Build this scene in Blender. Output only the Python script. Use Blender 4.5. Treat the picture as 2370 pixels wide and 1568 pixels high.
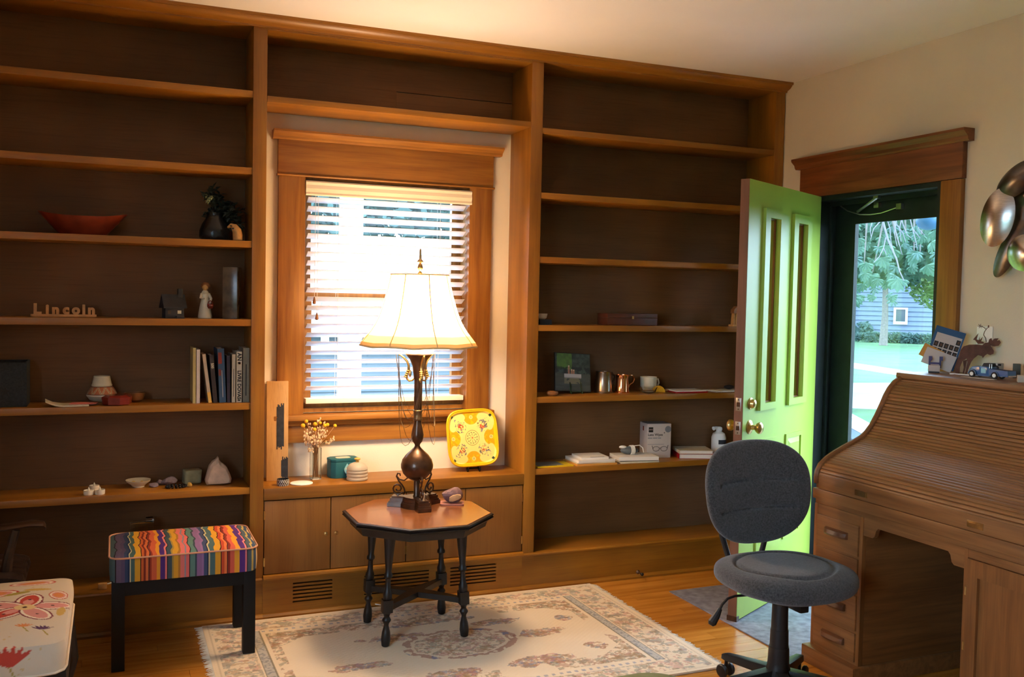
import bpy, bmesh, math, random
import numpy as np
from mathutils import Vector, Matrix, Euler

for _o in list(bpy.data.objects):
    bpy.data.objects.remove(_o, do_unlink=True)
SC = bpy.context.scene
COL = SC.collection
R = math.radians
PI = math.pi

# ------------------------------------------------------------------ camera
W_PX, H_PX, F_PX = 2370.0, 1568.0, 2202.33
CAM = Vector((-0.6328, -4.359, 1.4866))
YAW, PITCH, ROLL = R(22.8265), R(-2.50966), R(1.16705)
_f = Vector((math.sin(YAW) * math.cos(PITCH), math.cos(YAW) * math.cos(PITCH), math.sin(PITCH)))
_r = Vector((math.cos(YAW), -math.sin(YAW), 0))
_u = _r.cross(_f)
_r2 = _r * math.cos(ROLL) + _u * math.sin(ROLL)
_u2 = -_r * math.sin(ROLL) + _u * math.cos(ROLL)
cd = bpy.data.cameras.new('camera')
cam = bpy.data.objects.new('camera', cd)
COL.objects.link(cam)
cd.sensor_width = 36.0
cd.lens = F_PX / W_PX * 36.0
cd.clip_start, cd.clip_end = 0.05, 300
cam.matrix_world = Matrix(((_r2.x, _u2.x, -_f.x, CAM.x), (_r2.y, _u2.y, -_f.y, CAM.y), (_r2.z, _u2.z, -_f.z, CAM.z), (0, 0, 0, 1)))
SC.camera = cam

# photo pixel -> point on a plane of the room (distance comes from the plane it touches)
def ray(u, v):
    return _f + _r2 * ((u - W_PX / 2) / F_PX) + _u2 * ((H_PX / 2 - v) / F_PX)
def onX(u, v, x):
    d = ray(u, v); return CAM + d * ((x - CAM.x) / d.x)
def onY(u, v, y):
    d = ray(u, v); return CAM + d * ((y - CAM.y) / d.y)
def onZ(u, v, z):
    d = ray(u, v); return CAM + d * ((z - CAM.z) / d.z)

# ------------------------------------------------------------------ light and exposure
SKY = (0.54, 0.76, 1.0)
SKY_STRENGTH = 13.0
LAMP_W = 58.0
LAMP_COL = (1.0, 0.715, 0.46)
w = bpy.data.worlds.new('sky'); SC.world = w; w.use_nodes = True
bg = w.node_tree.nodes['Background']
bg.inputs[0].default_value = (*SKY, 1); bg.inputs[1].default_value = SKY_STRENGTH
SC.view_settings.view_transform = 'Standard'
SC.view_settings.look = 'None'
SC.view_settings.exposure = 0.25
SC.view_settings.gamma = 1.0
SC.view_settings.use_curve_mapping = False
SC.cycles.max_bounces = 8
SC.cycles.transmission_bounces = 6

# ------------------------------------------------------------------ materials
def C(r, g, b):
    return tuple(((c / 255) / 12.92 if c <= 10 else (((c / 255) + 0.055) / 1.055) ** 2.4) for c in (r, g, b))

class NT:
    def __init__(s, name):
        s.m = bpy.data.materials.new(name); s.m.use_nodes = True
        s.t = s.m.node_tree; s.n = s.t.nodes; s.l = s.t.links
        s.bsdf = s.n['Principled BSDF']; s.out = s.n['Material Output']
    def node(s, typ, **kw):
        n = s.n.new(typ)
        for k, v in kw.items(): setattr(n, k, v)
        return n
    def link(s, a, b): s.l.new(a, b)

def pmat(name, col, rough=0.5, metal=0.0, spec=0.5, var=0.0, vscale=8.0, bump=0.0, bscale=60.0, trans=0.0, ior=1.45,
         coat=0.0, sheen=0.0, emit=None, estr=0.0, stretch=None):
    """plain procedural material: colour with noise variation and a fine bump"""
    t = NT(name); b = t.bsdf
    b.inputs['Base Color'].default_value = (*col, 1)
    b.inputs['Roughness'].default_value = rough
    b.inputs['Metallic'].default_value = metal
    b.inputs['Specular IOR Level'].default_value = spec
    b.inputs['IOR'].default_value = ior
    b.inputs['Transmission Weight'].default_value = trans
    b.inputs['Coat Weight'].default_value = coat
    b.inputs['Sheen Weight'].default_value = sheen
    if emit:
        b.inputs['Emission Color'].default_value = (*emit, 1); b.inputs['Emission Strength'].default_value = estr
    tc = t.node('ShaderNodeTexCoord')
    src = tc.outputs['Object']
    if stretch:
        mp = t.node('ShaderNodeMapping'); mp.inputs['Scale'].default_value = stretch
        t.link(src, mp.inputs[0]); src = mp.outputs[0]
    if var > 0:
        no = t.node('ShaderNodeTexNoise'); no.inputs['Scale'].default_value = vscale; no.inputs['Detail'].default_value = 4
        t.link(src, no.inputs['Vector'])
        rp = t.node('ShaderNodeValToRGB')
        rp.color_ramp.elements[0].position = 0.3; rp.color_ramp.elements[1].position = 0.7
        rp.color_ramp.elements[0].color = (*[c * (1 - var) for c in col], 1)
        rp.color_ramp.elements[1].color = (*[min(1, c * (1 + var)) for c in col], 1)
        t.link(no.outputs['Fac'], rp.inputs[0]); t.link(rp.outputs[0], b.inputs['Base Color'])
    if bump > 0:
        n2 = t.node('ShaderNodeTexNoise'); n2.inputs['Scale'].default_value = bscale; n2.inputs['Detail'].default_value = 3
        t.link(src, n2.inputs['Vector'])
        bp = t.node('ShaderNodeBump'); bp.inputs['Strength'].default_value = bump; bp.inputs['Distance'].default_value = 0.004
        t.link(n2.outputs['Fac'], bp.inputs['Height']); t.link(bp.outputs[0], b.inputs['Normal'])
    return t.m

def wood(name, c1, c2, axis='x', rough=0.4, grain=1.0, coat=0.0, blotch=0.35, spec=0.5):
    """stained wood: long grain along one axis, pores, slow blotches"""
    t = NT(name); b = t.bsdf
    tc = t.node('ShaderNodeTexCoord')
    oi = t.node('ShaderNodeObjectInfo')
    vm = t.node('ShaderNodeVectorMath', operation='ADD')
    sc = t.node('ShaderNodeVectorMath', operation='SCALE'); sc.inputs['Scale'].default_value = 7.0
    cb = t.node('ShaderNodeCombineXYZ')
    for i in range(3): t.link(oi.outputs['Random'], cb.inputs[i])
    t.link(cb.outputs[0], sc.inputs[0]); t.link(tc.outputs['Object'], vm.inputs[0]); t.link(sc.outputs[0], vm.inputs[1])
    mp = t.node('ShaderNodeMapping')
    s = [14.0 * grain] * 3; s['xyz'.index(axis)] = 0.9 * grain
    mp.inputs['Scale'].default_value = s; t.link(vm.outputs[0], mp.inputs[0])
    n1 = t.node('ShaderNodeTexNoise'); n1.inputs['Scale'].default_value = 1.6; n1.inputs['Detail'].default_value = 6; n1.inputs['Distortion'].default_value = 0.6
    t.link(mp.outputs[0], n1.inputs['Vector'])
    mp2 = t.node('ShaderNodeMapping')
    s2 = [160.0] * 3; s2['xyz'.index(axis)] = 6.0
    mp2.inputs['Scale'].default_value = s2; t.link(vm.outputs[0], mp2.inputs[0])
    n2 = t.node('ShaderNodeTexNoise'); n2.inputs['Scale'].default_value = 1.0; n2.inputs['Detail'].default_value = 2
    t.link(mp2.outputs[0], n2.inputs['Vector'])
    n3 = t.node('ShaderNodeTexNoise'); n3.inputs['Scale'].default_value = 2.2; n3.inputs['Detail'].default_value = 2
    t.link(vm.outputs[0], n3.inputs['Vector'])
    rp = t.node('ShaderNodeValToRGB'); e = rp.color_ramp.elements
    e[0].position = 0.32; e[1].position = 0.68; e[0].color = (*c1, 1); e[1].color = (*c2, 1)
    t.link(n1.outputs['Fac'], rp.inputs[0])
    r2 = t.node('ShaderNodeValToRGB'); e = r2.color_ramp.elements
    e[0].position = 0.30; e[1].position = 0.5; e[0].color = (0.6, 0.55, 0.5, 1); e[1].color = (1, 1, 1, 1)
    t.link(n2.outputs['Fac'], r2.inputs[0])
    r3 = t.node('ShaderNodeValToRGB'); e = r3.color_ramp.elements
    e[0].position = 0.3; e[1].position = 0.7; k = 1 - blotch; e[0].color = (k, k, k, 1); e[1].color = (1, 1, 1, 1)
    t.link(n3.outputs['Fac'], r3.inputs[0])
    m1 = t.node('ShaderNodeMix', data_type='RGBA', blend_type='MULTIPLY'); m1.inputs['Factor'].default_value = 0.35
    t.link(rp.outputs[0], m1.inputs['A']); t.link(r2.outputs[0], m1.inputs['B'])
    m2 = t.node('ShaderNodeMix', data_type='RGBA', blend_type='MULTIPLY'); m2.inputs['Factor'].default_value = 1.0
    t.link(m1.outputs['Result'], m2.inputs['A']); t.link(r3.outputs[0], m2.inputs['B'])
    t.link(m2.outputs['Result'], b.inputs['Base Color'])
    b.inputs['Roughness'].default_value = rough; b.inputs['Coat Weight'].default_value = coat; b.inputs['Coat Roughness'].default_value = 0.2
    b.inputs['Specular IOR Level'].default_value = spec
    bp = t.node('ShaderNodeBump'); bp.inputs['Strength'].default_value = 0.12; bp.inputs['Distance'].default_value = 0.002
    t.link(n2.outputs['Fac'], bp.inputs['Height']); t.link(bp.outputs[0], b.inputs['Normal'])
    return t.m

def vcol(name, rough=0.6, spec=0.4, bump=0.0, bscale=300.0, sheen=0.0, coat=0.0):
    """print or weave whose colours are computed per point by the script (attribute Col)"""
    t = NT(name); b = t.bsdf
    a = t.node('ShaderNodeAttribute', attribute_name='Col')
    t.link(a.outputs['Color'], b.inputs['Base Color'])
    b.inputs['Roughness'].default_value = rough; b.inputs['Specular IOR Level'].default_value = spec
    b.inputs['Sheen Weight'].default_value = sheen; b.inputs['Coat Weight'].default_value = coat
    if bump:
        tc = t.node('ShaderNodeTexCoord'); n = t.node('ShaderNodeTexNoise'); n.inputs['Scale'].default_value = bscale
        t.link(tc.outputs['Object'], n.inputs['Vector'])
        bp = t.node('ShaderNodeBump'); bp.inputs['Strength'].default_value = bump; bp.inputs['Distance'].default_value = 0.004
        t.link(n.outputs['Fac'], bp.inputs['Height']); t.link(bp.outputs[0], b.inputs['Normal'])
    return t.m

def pane_mat(name, tint=(1, 1, 1), refl=0.05):
    """thin window glass: clear sheet with a fresnel reflection"""
    t = NT(name); t.n.remove(t.bsdf)
    tr = t.node('ShaderNodeBsdfTransparent'); tr.inputs[0].default_value = (*tint, 1)
    gl = t.node('ShaderNodeBsdfGlossy'); gl.inputs['Roughness'].default_value = 0.02
    lw = t.node('ShaderNodeLayerWeight'); lw.inputs[0].default_value = 0.5
    pw_ = t.node('ShaderNodeMath', operation='POWER'); pw_.inputs[1].default_value = 4.0
    ma = t.node('ShaderNodeMath', operation='MULTIPLY_ADD'); ma.inputs[1].default_value = 0.6; ma.inputs[2].default_value = refl
    t.link(lw.outputs['Facing'], pw_.inputs[0]); t.link(pw_.outputs[0], ma.inputs[0])
    mx = t.node('ShaderNodeMixShader')
    t.link(ma.outputs[0], mx.inputs[0]); t.link(tr.outputs[0], mx.inputs[1]); t.link(gl.outputs[0], mx.inputs[2])
    t.link(mx.outputs[0], t.out.inputs[0])
    return t.m

def translucent(name, col, tcol, fac=0.5, rough=0.8):
    """thin material that lets light through: blind slats, lamp shade silk, leaves"""
    t = NT(name)
    t.bsdf.inputs['Base Color'].default_value = (*col, 1); t.bsdf.inputs['Roughness'].default_value = rough
    tl = t.node('ShaderNodeBsdfTranslucent'); tl.inputs[0].default_value = (*tcol, 1)
    mx = t.node('ShaderNodeMixShader'); mx.inputs[0].default_value = fac
    t.link(t.bsdf.outputs[0], mx.inputs[1]); t.link(tl.outputs[0], mx.inputs[2]); t.link(mx.outputs[0], t.out.inputs[0])
    return t.m

WC1, WC2 = (0.32, 0.118, 0.012), (0.44, 0.182, 0.018)
MT = {
    'case_x': wood('case wood along x', WC1, WC2, 'x', 0.38, 0.7),
    'case_z': wood('case wood along z', WC1, WC2, 'z', 0.38, 0.7),
    'case_y': wood('case wood along y', WC1, WC2, 'y', 0.38, 0.7),
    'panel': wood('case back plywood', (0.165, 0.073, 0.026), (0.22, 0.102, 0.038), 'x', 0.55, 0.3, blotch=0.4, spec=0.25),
    'door_ply': wood('cabinet door plywood', (0.27, 0.110, 0.022), (0.38, 0.168, 0.038), 'z', 0.42, 0.4, blotch=0.25),
    'fir_x': wood('fir trim along x', (0.26, 0.092, 0.014), (0.42, 0.178, 0.028), 'x', 0.42, 1.3, blotch=0.25),
    'fir_z': wood('fir trim along z', (0.24, 0.084, 0.013), (0.40, 0.168, 0.026), 'z', 0.42, 1.3, blotch=0.25),
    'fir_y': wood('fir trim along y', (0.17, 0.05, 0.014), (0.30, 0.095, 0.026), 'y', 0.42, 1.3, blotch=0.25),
    'oak_y': wood('oak along y', (0.19, 0.072, 0.020), (0.30, 0.124, 0.038), 'y', 0.42, 1.6, blotch=0.2),
    'oak_z': wood('oak along z', (0.18, 0.063, 0.016), (0.29, 0.111, 0.029), 'z', 0.42, 1.6, blotch=0.2),
    'oak_x': wood('oak along x', (0.17, 0.060, 0.016), (0.27, 0.104, 0.028), 'x', 0.42, 1.6, blotch=0.2),
    'floor': wood('fir floorboard', (0.52, 0.185, 0.020), (0.72, 0.30, 0.045), 'x', 0.24, 1.0, blotch=0.2, coat=0.3),
    'mahog': wood('mahogany table top', (0.22, 0.075, 0.026), (0.36, 0.135, 0.05), 'x', 0.22, 1.2, coat=0.5, blotch=0.15),
    'ebony': pmat('ebonised wood', (0.014, 0.010, 0.009), 0.4, var=0.3, vscale=20),
    'black': pmat('black paint', (0.007, 0.006, 0.006), 0.6, spec=0.3),
    'plaster': pmat('cream wall plaster', C(236, 226, 206), 0.85, var=0.03, vscale=3, bump=0.12, bscale=220, spec=0.2),
    'wallpaint': pmat('taupe wall paint', C(218, 203, 178), 0.85, var=0.03, vscale=3, bump=0.15, bscale=240, spec=0.2),
    'ceil': pmat('ceiling paint', C(250, 243, 234), 0.9, var=0.02, vscale=3, spec=0.2),
    'dkgreen': pmat('dark green paint', (0.012, 0.020, 0.017), 0.5, var=0.2, vscale=20),
    'lime': pmat('lime green door paint', C(172, 198, 84), 0.38, var=0.05, vscale=6, bump=0.05, bscale=90),
    'door_edge': wood('bare door edge wood', (0.16, 0.062, 0.030), (0.22, 0.09, 0.045), 'z', 0.5, 1.0),
    'glass': pane_mat('window glass'),
    'dglass': pane_mat('double door glazing', (0.9, 0.95, 0.93), 0.22),
    'brass': pmat('aged brass', (0.60, 0.40, 0.16), 0.3, metal=1.0, var=0.2, vscale=40),
    'nickel': pmat('satin nickel', (0.55, 0.53, 0.48), 0.3, metal=1.0),
    'bronze': pmat('dark bronze lamp metal', (0.095, 0.048, 0.026), 0.32, metal=0.6, var=0.35, vscale=25, coat=0.3),
    'gold': pmat('gilt metal', (0.62, 0.44, 0.17), 0.35, metal=1.0),
    'white': pmat('white paint', C(238, 236, 230), 0.5),
    'chain': pmat('chain metal', (0.22, 0.15, 0.08), 0.4, metal=0.8),
    'chair_cloth': pmat('charcoal chair cloth', (0.054, 0.051, 0.051), 0.95, var=0.55, vscale=160, bump=0.5, bscale=420, sheen=0.3),
    'blkplastic': pmat('black plastic', (0.012, 0.012, 0.013), 0.4),
    'steel': pmat('brushed steel', (0.52, 0.50, 0.48), 0.24, metal=1.0, var=0.12, vscale=30, stretch=(1, 1, 8)),
    'paper': pmat('white paper', C(225, 220, 212), 0.8),
}

# ------------------------------------------------------------------ mesh tools
class MB:
    def __init__(s): s.v = []; s.f = []; s.c = None
    def add(s, verts, faces, M=None):
        o = len(s.v)
        s.v += [tuple(M @ Vector(p)) if M else tuple(p) for p in verts]
        s.f += [tuple(i + o for i in f) for f in faces]
        return s
    def box(s, x0, x1, y0, y1, z0, z1, M=None):
        v = [(x0, y0, z0), (x1, y0, z0), (x1, y1, z0), (x0, y1, z0), (x0, y0, z1), (x1, y0, z1), (x1, y1, z1), (x0, y1, z1)]
        return s.add(v, [(3, 2, 1, 0), (4, 5, 6, 7), (0, 1, 5, 4), (1, 2, 6, 5), (2, 3, 7, 6), (3, 0, 4, 7)], M)
    def prism(s, poly, a, b, axis='z', M=None):
        """polygon extruded along an axis; poly in the two other axes"""
        n = len(poly)
        def P(p, h):
            return {'z': (p[0], p[1], h), 'y': (p[0], h, p[1]), 'x': (h, p[0], p[1])}[axis]
        v = [P(p, a) for p in poly] + [P(p, b) for p in poly]
        f = [tuple(range(n)), tuple(range(2 * n - 1, n - 1, -1))] + [(i, i + n, (i + 1) % n + n, (i + 1) % n) for i in range(n)]
        return s.add(v, f, M)
    def lathe(s, prof, n=24, c=(0, 0, 0), cap=True, M=None, ang=None):
        v = []; f = []
        for r, z in prof:
            for k in range(n):
                a = 2 * PI * k / n + (ang or 0)
                v.append((c[0] + r * math.cos(a), c[1] + r * math.sin(a), c[2] + z))
        m = len(prof)
        for i in range(m - 1):
            for k in range(n):
                k2 = (k + 1) % n
                f.append((i * n + k, i * n + k2, (i + 1) * n + k2, (i + 1) * n + k))
        if cap:
            if prof[0][0] > 1e-5: f.append(tuple(range(n - 1, -1, -1)))
            if prof[-1][0] > 1e-5: f.append(tuple((m - 1) * n + k for k in range(n)))
        return s.add(v, f, M)
    def tube(s, pts, r, n=8, M=None, cap=True, closed=False):
        pts = [Vector(p) for p in pts]; m = len(pts)
        rr = [r] * m if not hasattr(r, '__len__') else list(r)
        v = []; f = []
        up = Vector((0, 0, 1)); prevx = None
        for i, p in enumerate(pts):
            if closed: d = pts[(i + 1) % m] - pts[i - 1]
            else: d = pts[min(i + 1, m - 1)] - pts[max(i - 1, 0)]
            if d.length < 1e-9: d = Vector((0, 0, 1))
            d.normalize()
            if prevx is None:
                x = d.cross(up)
                if x.length < 1e-3: x = d.cross(Vector((1, 0, 0)))
            else: x = prevx - d * prevx.dot(d)
            x.normalize(); y = d.cross(x); prevx = x
            for k in range(n):
                a = 2 * PI * k / n
                v.append(p + (x * math.cos(a) + y * math.sin(a)) * rr[i])
        for i in range(m if closed else m - 1):
            i2 = (i + 1) % m
            for k in range(n):
                k2 = (k + 1) % n
                f.append((i * n + k, i * n + k2, i2 * n + k2, i2 * n + k))
        if cap and not closed:
            f.append(tuple(range(n - 1, -1, -1))); f.append(tuple((m - 1) * n + k for k in range(n)))
        return s.add(v, f, M)
    def ball(s, c, r, nu=16, nv=10, M=None, fn=None):
        rx, ry, rz = (r, r, r) if not hasattr(r, '__len__') else r
        v = [(c[0], c[1], c[2] - rz)]; f = []
        for i in range(1, nv):
            t = PI * i / nv - PI / 2
            for k in range(nu):
                a = 2 * PI * k / nu
                v.append((c[0] + rx * math.cos(t) * math.cos(a), c[1] + ry * math.cos(t) * math.sin(a), c[2] + rz * math.sin(t)))
        v.append((c[0], c[1], c[2] + rz)); last = len(v) - 1
        for k in range(nu):
            f.append((0, 1 + (k + 1) % nu, 1 + k))
            f.append((last, last - nu + k, last - nu + (k + 1) % nu))
        for i in range(nv - 2):
            for k in range(nu):
                a = 1 + i * nu + k; b = 1 + i * nu + (k + 1) % nu
                f.append((a, b, b + nu, a + nu))
        if fn: v = [fn(Vector(p)) for p in v]
        return s.add(v, f, M)
    def grid(s, fn, nu, nv, M=None, wrapu=False):
        v = [fn(i / nu, j / nv) for j in range(nv + 1) for i in range(nu + (0 if wrapu else 1))]
        k = nu if wrapu else nu + 1; f = []
        for j in range(nv):
            for i in range(nu):
                i2 = (i + 1) % k if wrapu else i + 1
                f.append((j * k + i, j * k + i2, (j + 1) * k + i2, (j + 1) * k + i))
        return s.add(v, f, M)
    def cells(s, x0, x1, z0, z1, holes, y0, y1, axis='y'):
        """a slab with rectangular holes cut right through"""
        xs = sorted({x0, x1, *[h[0] for h in holes], *[h[1] for h in holes]}); zs = sorted({z0, z1, *[h[2] for h in holes], *[h[3] for h in holes]})
        for i in range(len(xs) - 1):
            for j in range(len(zs) - 1):
                cx, cz = (xs[i] + xs[i + 1]) / 2, (zs[j] + zs[j + 1]) / 2
                if any(h[0] < cx < h[1] and h[2] < cz < h[3] for h in holes): continue
                if axis == 'y': s.box(xs[i], xs[i + 1], y0, y1, zs[j], zs[j + 1])
                else: s.box(y0, y1, xs[i], xs[i + 1], zs[j], zs[j + 1])
        return s
    def text(s, body, size, M, depth=0.0005, align='CENTER', bold=0.0):
        cu = bpy.data.curves.new('t', 'FONT'); cu.body = body; cu.size = size; cu.extrude = depth; cu.align_x = align; cu.align_y = 'CENTER'
        cu.offset = bold; cu.resolution_u = 3
        ob = bpy.data.objects.new('t', cu); COL.objects.link(ob)
        dg = bpy.context.evaluated_depsgraph_get()
        me = bpy.data.meshes.new_from_object(ob.evaluated_get(dg))
        s.add([v.co for v in me.vertices], [tuple(p.vertices) for p in me.polygons], M)
        bpy.data.objects.remove(ob, do_unlink=True); bpy.data.meshes.remove(me); bpy.data.curves.remove(cu)
        return s

def mesh_of(name, mb, mat, smooth=False, bevel=0.0, seg=2, angle=35, weld=False):
    me = bpy.data.meshes.new(name)
    me.from_pydata(mb.v, [], mb.f)
    if bevel > 0 or weld or True:
        bm = bmesh.new(); bm.from_mesh(me)
        if weld: bmesh.ops.remove_doubles(bm, verts=bm.verts, dist=1e-5)
        bmesh.ops.recalc_face_normals(bm, faces=bm.faces)
        if bevel > 0:
            ed = [e for e in bm.edges if len(e.link_faces) == 2 and e.calc_face_angle(0) > R(30)]
            bmesh.ops.bevel(bm, geom=ed, offset=bevel, segments=seg, profile=0.6, affect='EDGES', clamp_overlap=True)
        bm.to_mesh(me); bm.free()
    if mat: me.materials.append(MT[mat] if isinstance(mat, str) else mat)
    if smooth or bevel > 0:
        for p in me.polygons: p.use_smooth = True
        me.set_sharp_from_angle(angle=R(angle))
    return me

def link(name, me, parent=None, loc=None, rot=None):
    o = bpy.data.objects.new(name, me); COL.objects.link(o)
    if parent: o.parent = parent
    if loc is not None: o.location = loc
    if rot is not None: o.rotation_euler = rot
    return o

def tag(o, label=None, cat=None, group=None, kind=None):
    for k, v in (('label', label), ('category', cat), ('group', group), ('kind', kind)):
        if v: o[k] = v
    return o

def thing(name, label, cat, loc=(0, 0, 0), rotz=0.0, group=None, kind=None):
    o = bpy.data.objects.new(name, None); COL.objects.link(o)
    o.empty_display_size = 0.05; o.location = loc; o.rotation_euler = (0, 0, rotz)
    return tag(o, label, cat, group, kind)

def part(name, mb, mat, parent, smooth=False, bevel=0.0, label=None, world=False, seg=2, angle=35, weld=False, kind=None):
    """one mesh under a thing; coordinates are the thing's own (world=True: room coordinates)"""
    if world:
        r = parent
        while r.parent: r = r.parent
        l = r.location
        mb.v = [(p[0] - l.x, p[1] - l.y, p[2] - l.z) for p in mb.v]
    return tag(link(name, mesh_of(name, mb, mat, smooth, bevel, seg, angle, weld), parent), label, kind=kind)

def solo(name, label, cat, mb, mat, loc=(0, 0, 0), rot=(0, 0, 0), smooth=False, bevel=0.0, group=None, kind=None, seg=2, angle=35, weld=False):
    o = link(name, mesh_of(name, mb, mat, smooth, bevel, seg, angle, weld), None, loc, rot)
    return tag(o, label, cat, group, kind)

def struct(name, mb, mat, label=None, parent=None, **kw):
    o = link(name, mesh_of(name, mb, mat, **kw), parent)
    if not parent: tag(o, label, None, kind='structure')
    return o

def paint(o, fn):
    """colour every point of a mesh from its own coordinates (a print, not light)"""
    me = o.data; n = len(me.vertices)
    co = np.empty(n * 3); me.vertices.foreach_get('co', co); co = co.reshape(-1, 3)
    col = np.ones((n, 4)); col[:, :3] = fn(co)
    at = me.color_attributes.new('Col', 'FLOAT_COLOR', 'POINT'); at.data.foreach_set('color', col.ravel().astype(np.float32))

def vnoise(x, y, seed=0):
    """value noise 0..1 on numpy arrays"""
    def h(i, j):
        k = np.sin(i * 127.1 + j * 311.7 + seed * 74.7) * 43758.5453
        return k - np.floor(k)
    i, j = np.floor(x), np.floor(y); fx, fy = x - i, y - j
    fx, fy = fx * fx * (3 - 2 * fx), fy * fy * (3 - 2 * fy)
    return (h(i, j) * (1 - fx) + h(i + 1, j) * fx) * (1 - fy) + (h(i, j + 1) * (1 - fx) + h(i + 1, j + 1) * fx) * fy
def fbm(x, y, seed=0, oct=3):
    s = 0; a = 0.5
    for k in range(oct): s = s + a * vnoise(x * 2 ** k, y * 2 ** k, seed + k * 9); a *= 0.5
    return s / (1 - 0.5 ** oct)
def mixc(col, c, m):
    m = np.clip(m, 0, 1)[:, None]; return col * (1 - m) + np.array(c)[None, :] * m
def rounded(w, h, r, n=6):
    p = []
    for cx, cy, a0 in ((w / 2 - r, h / 2 - r, 0), (-w / 2 + r, h / 2 - r, PI / 2), (-w / 2 + r, -h / 2 + r, PI), (w / 2 - r, -h / 2 + r, 1.5 * PI)):
        for k in range(n + 1):
            a = a0 + PI / 2 * k / n; p.append((cx + r * math.cos(a), cy + r * math.sin(a)))
    return p
def rock(mb, c, r, seed, cuts=10, n=3):
    """faceted stone: ball cut by random planes"""
    rnd = random.Random(seed)
    pl = []
    for _ in range(cuts):
        d = Vector((rnd.gauss(0, 1), rnd.gauss(0, 1), rnd.gauss(0, 1))).normalized(); pl.append((d, rnd.uniform(0.55, 0.9)))
    pl.append((Vector((0, 0, -1)), 0.8))
    def fn(p):
        q = Vector(((p.x - c[0]) / r[0], (p.y - c[1]) / r[1], (p.z - c[2]) / r[2]))
        for d, h in pl:
            k = q.dot(d)
            if k > h: q -= d * (k - h)
        return Vector((c[0] + q.x * r[0], c[1] + q.y * r[1], c[2] + q.z * r[2]))
    return mb.ball(c, r, 18, 12, fn=fn)
# ================================================================== room shell
XW, XO = 2.832, 2.985          # inner and outer face of the right wall
XL, YR, YB, ZC = -1.66, -6.2, 0.263, 2.70
WIN = (0.215, 1.06, 0.90, 2.04)   # window opening x0 x1 z0 z1
DOOR = (-1.127, -0.29, 0.0, 2.047)  # door opening y0 y1 z0 z1

fl = struct('floor', MB().box(XL, XO, YR, 0.45, -0.12, -0.02), 'floor', 'orange fir plank floor of the study')
rnd = random.Random(5)
pw = 0.083; y = 0.0; row = 0
while y > YR + 0.02:
    xs = [XL]; x = XL + rnd.uniform(0.5, 2.0)
    while x < XW - 0.5:
        xs.append(x); x += rnd.uniform(1.5, 2.6)
    xs.append(XW)
    yb = max(y - pw, YR)
    for a, b in zip(xs, xs[1:]):
        m = MB().box(a + 0.0006, b - 0.0006, yb + 0.0007, y - 0.0007, -0.021, 0.0 - rnd.uniform(0, 0.0006))
        link('plank', mesh_of('plank', m, 'floor'), fl)
    y -= pw; row += 1
m = MB().box(XL, XW, 0.0, 0.262, -0.02, -0.004); struct('floor_strip', m, 'floor', parent=fl)

struct('ceiling', MB().box(XL - 0.1, XO, YR - 0.1, 0.45, ZC, ZC + 0.1), 'ceil', 'off-white plaster ceiling')
struct('wall_back', MB().cells(XL - 0.1, XO, -0.1, ZC, [WIN], YB, 0.43), 'plaster', 'cream plaster wall around the window')
struct('wall_right', MB().cells(YR, YB, -0.02, ZC, [DOOR], XW, XO, axis='x'), 'wallpaint', 'taupe painted wall with the doorway')
struct('wall_left', MB().cells(YR, YB, -0.02, ZC, [(-4.5, -2.6, 0.75, 2.2)], XL - 0.1, XL, axis='x'), 'wallpaint', 'taupe wall with an added opening for fill daylight')
struct('wall_rear', MB().box(XL - 0.1, XO, YR - 0.1, YR, -0.02, ZC), 'wallpaint', 'taupe wall behind the viewer')
# added side window frame (left wall, unseen), lets fill daylight in
m = MB()
for a, b, c, d in ((-4.58, -4.48, 0.67, 2.28), (-2.62, -2.52, 0.67, 2.28), (-4.58, -2.52, 2.18, 2.28), (-4.58, -2.52, 0.67, 0.77), (-3.58, -3.52, 0.75, 2.2)):
    m.box(XL - 0.03, XL + 0.02, a, b, c, d)
w2 = struct('fill_window', m, 'fir_z', 'unseen fir framed window added in the left wall for fill daylight')
struct('pane', MB().box(XL - 0.06, XL - 0.055, -4.5, -2.6, 0.75, 2.2), 'glass', parent=w2)

# ================================================================== built-in bookcase
SH = 0.03
L_Z = [0.576, 0.958, 1.332, 1.681, 2.005, 2.343]      # undersides, left bay
R_Z = [0.586, 0.952, 1.317, 1.661, 1.982, 2.304]      # undersides, right bay
TOPB = 2.655
def bay(label, x0, x1, zs, stiles, base):
    t = thing('bookcase', label, 'bookcase', ((x0 + x1) / 2, 0.13, 0))
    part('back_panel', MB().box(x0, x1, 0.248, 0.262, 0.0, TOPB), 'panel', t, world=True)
    for z in zs:
        part('shelf', MB().box(x0, x1, 0.004, 0.248, z, z + SH), 'case_x', t, bevel=0.0025, world=True)
    part('bottom_shelf', MB().box(x0, x1, 0.0, 0.248, 0.165, 0.188), 'case_x', t, world=True)
    part('top_panel', MB().box(x0, x1, 0.0, 0.248, TOPB, TOPB + 0.02), 'case_x', t, world=True)
    for a, b in stiles:
        part('side_panel', MB().box(a, b, 0.0, 0.26, 0.19, TOPB + 0.02), 'case_z', t, bevel=0.002, world=True)
    a, b = base
    part('plinth', MB().box(a, b, 0.004, 0.02, 0.012, 0.176), 'case_x', t, world=True)
    part('plinth_cap', MB().prism([(-0.010, 0.176), (-0.012, 0.183), (-0.008, 0.190), (0.02, 0.190), (0.02, 0.176)], a, b, 'x'), 'case_x', t, world=True)
    part('shoe_moulding', MB().prism([(-0.012, 0.0), (-0.012, 0.010), (-0.004, 0.020), (0.004, 0.022), (0.004, 0.0)], a, b, 'x'), 'case_x', t, world=True)
    return t
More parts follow.
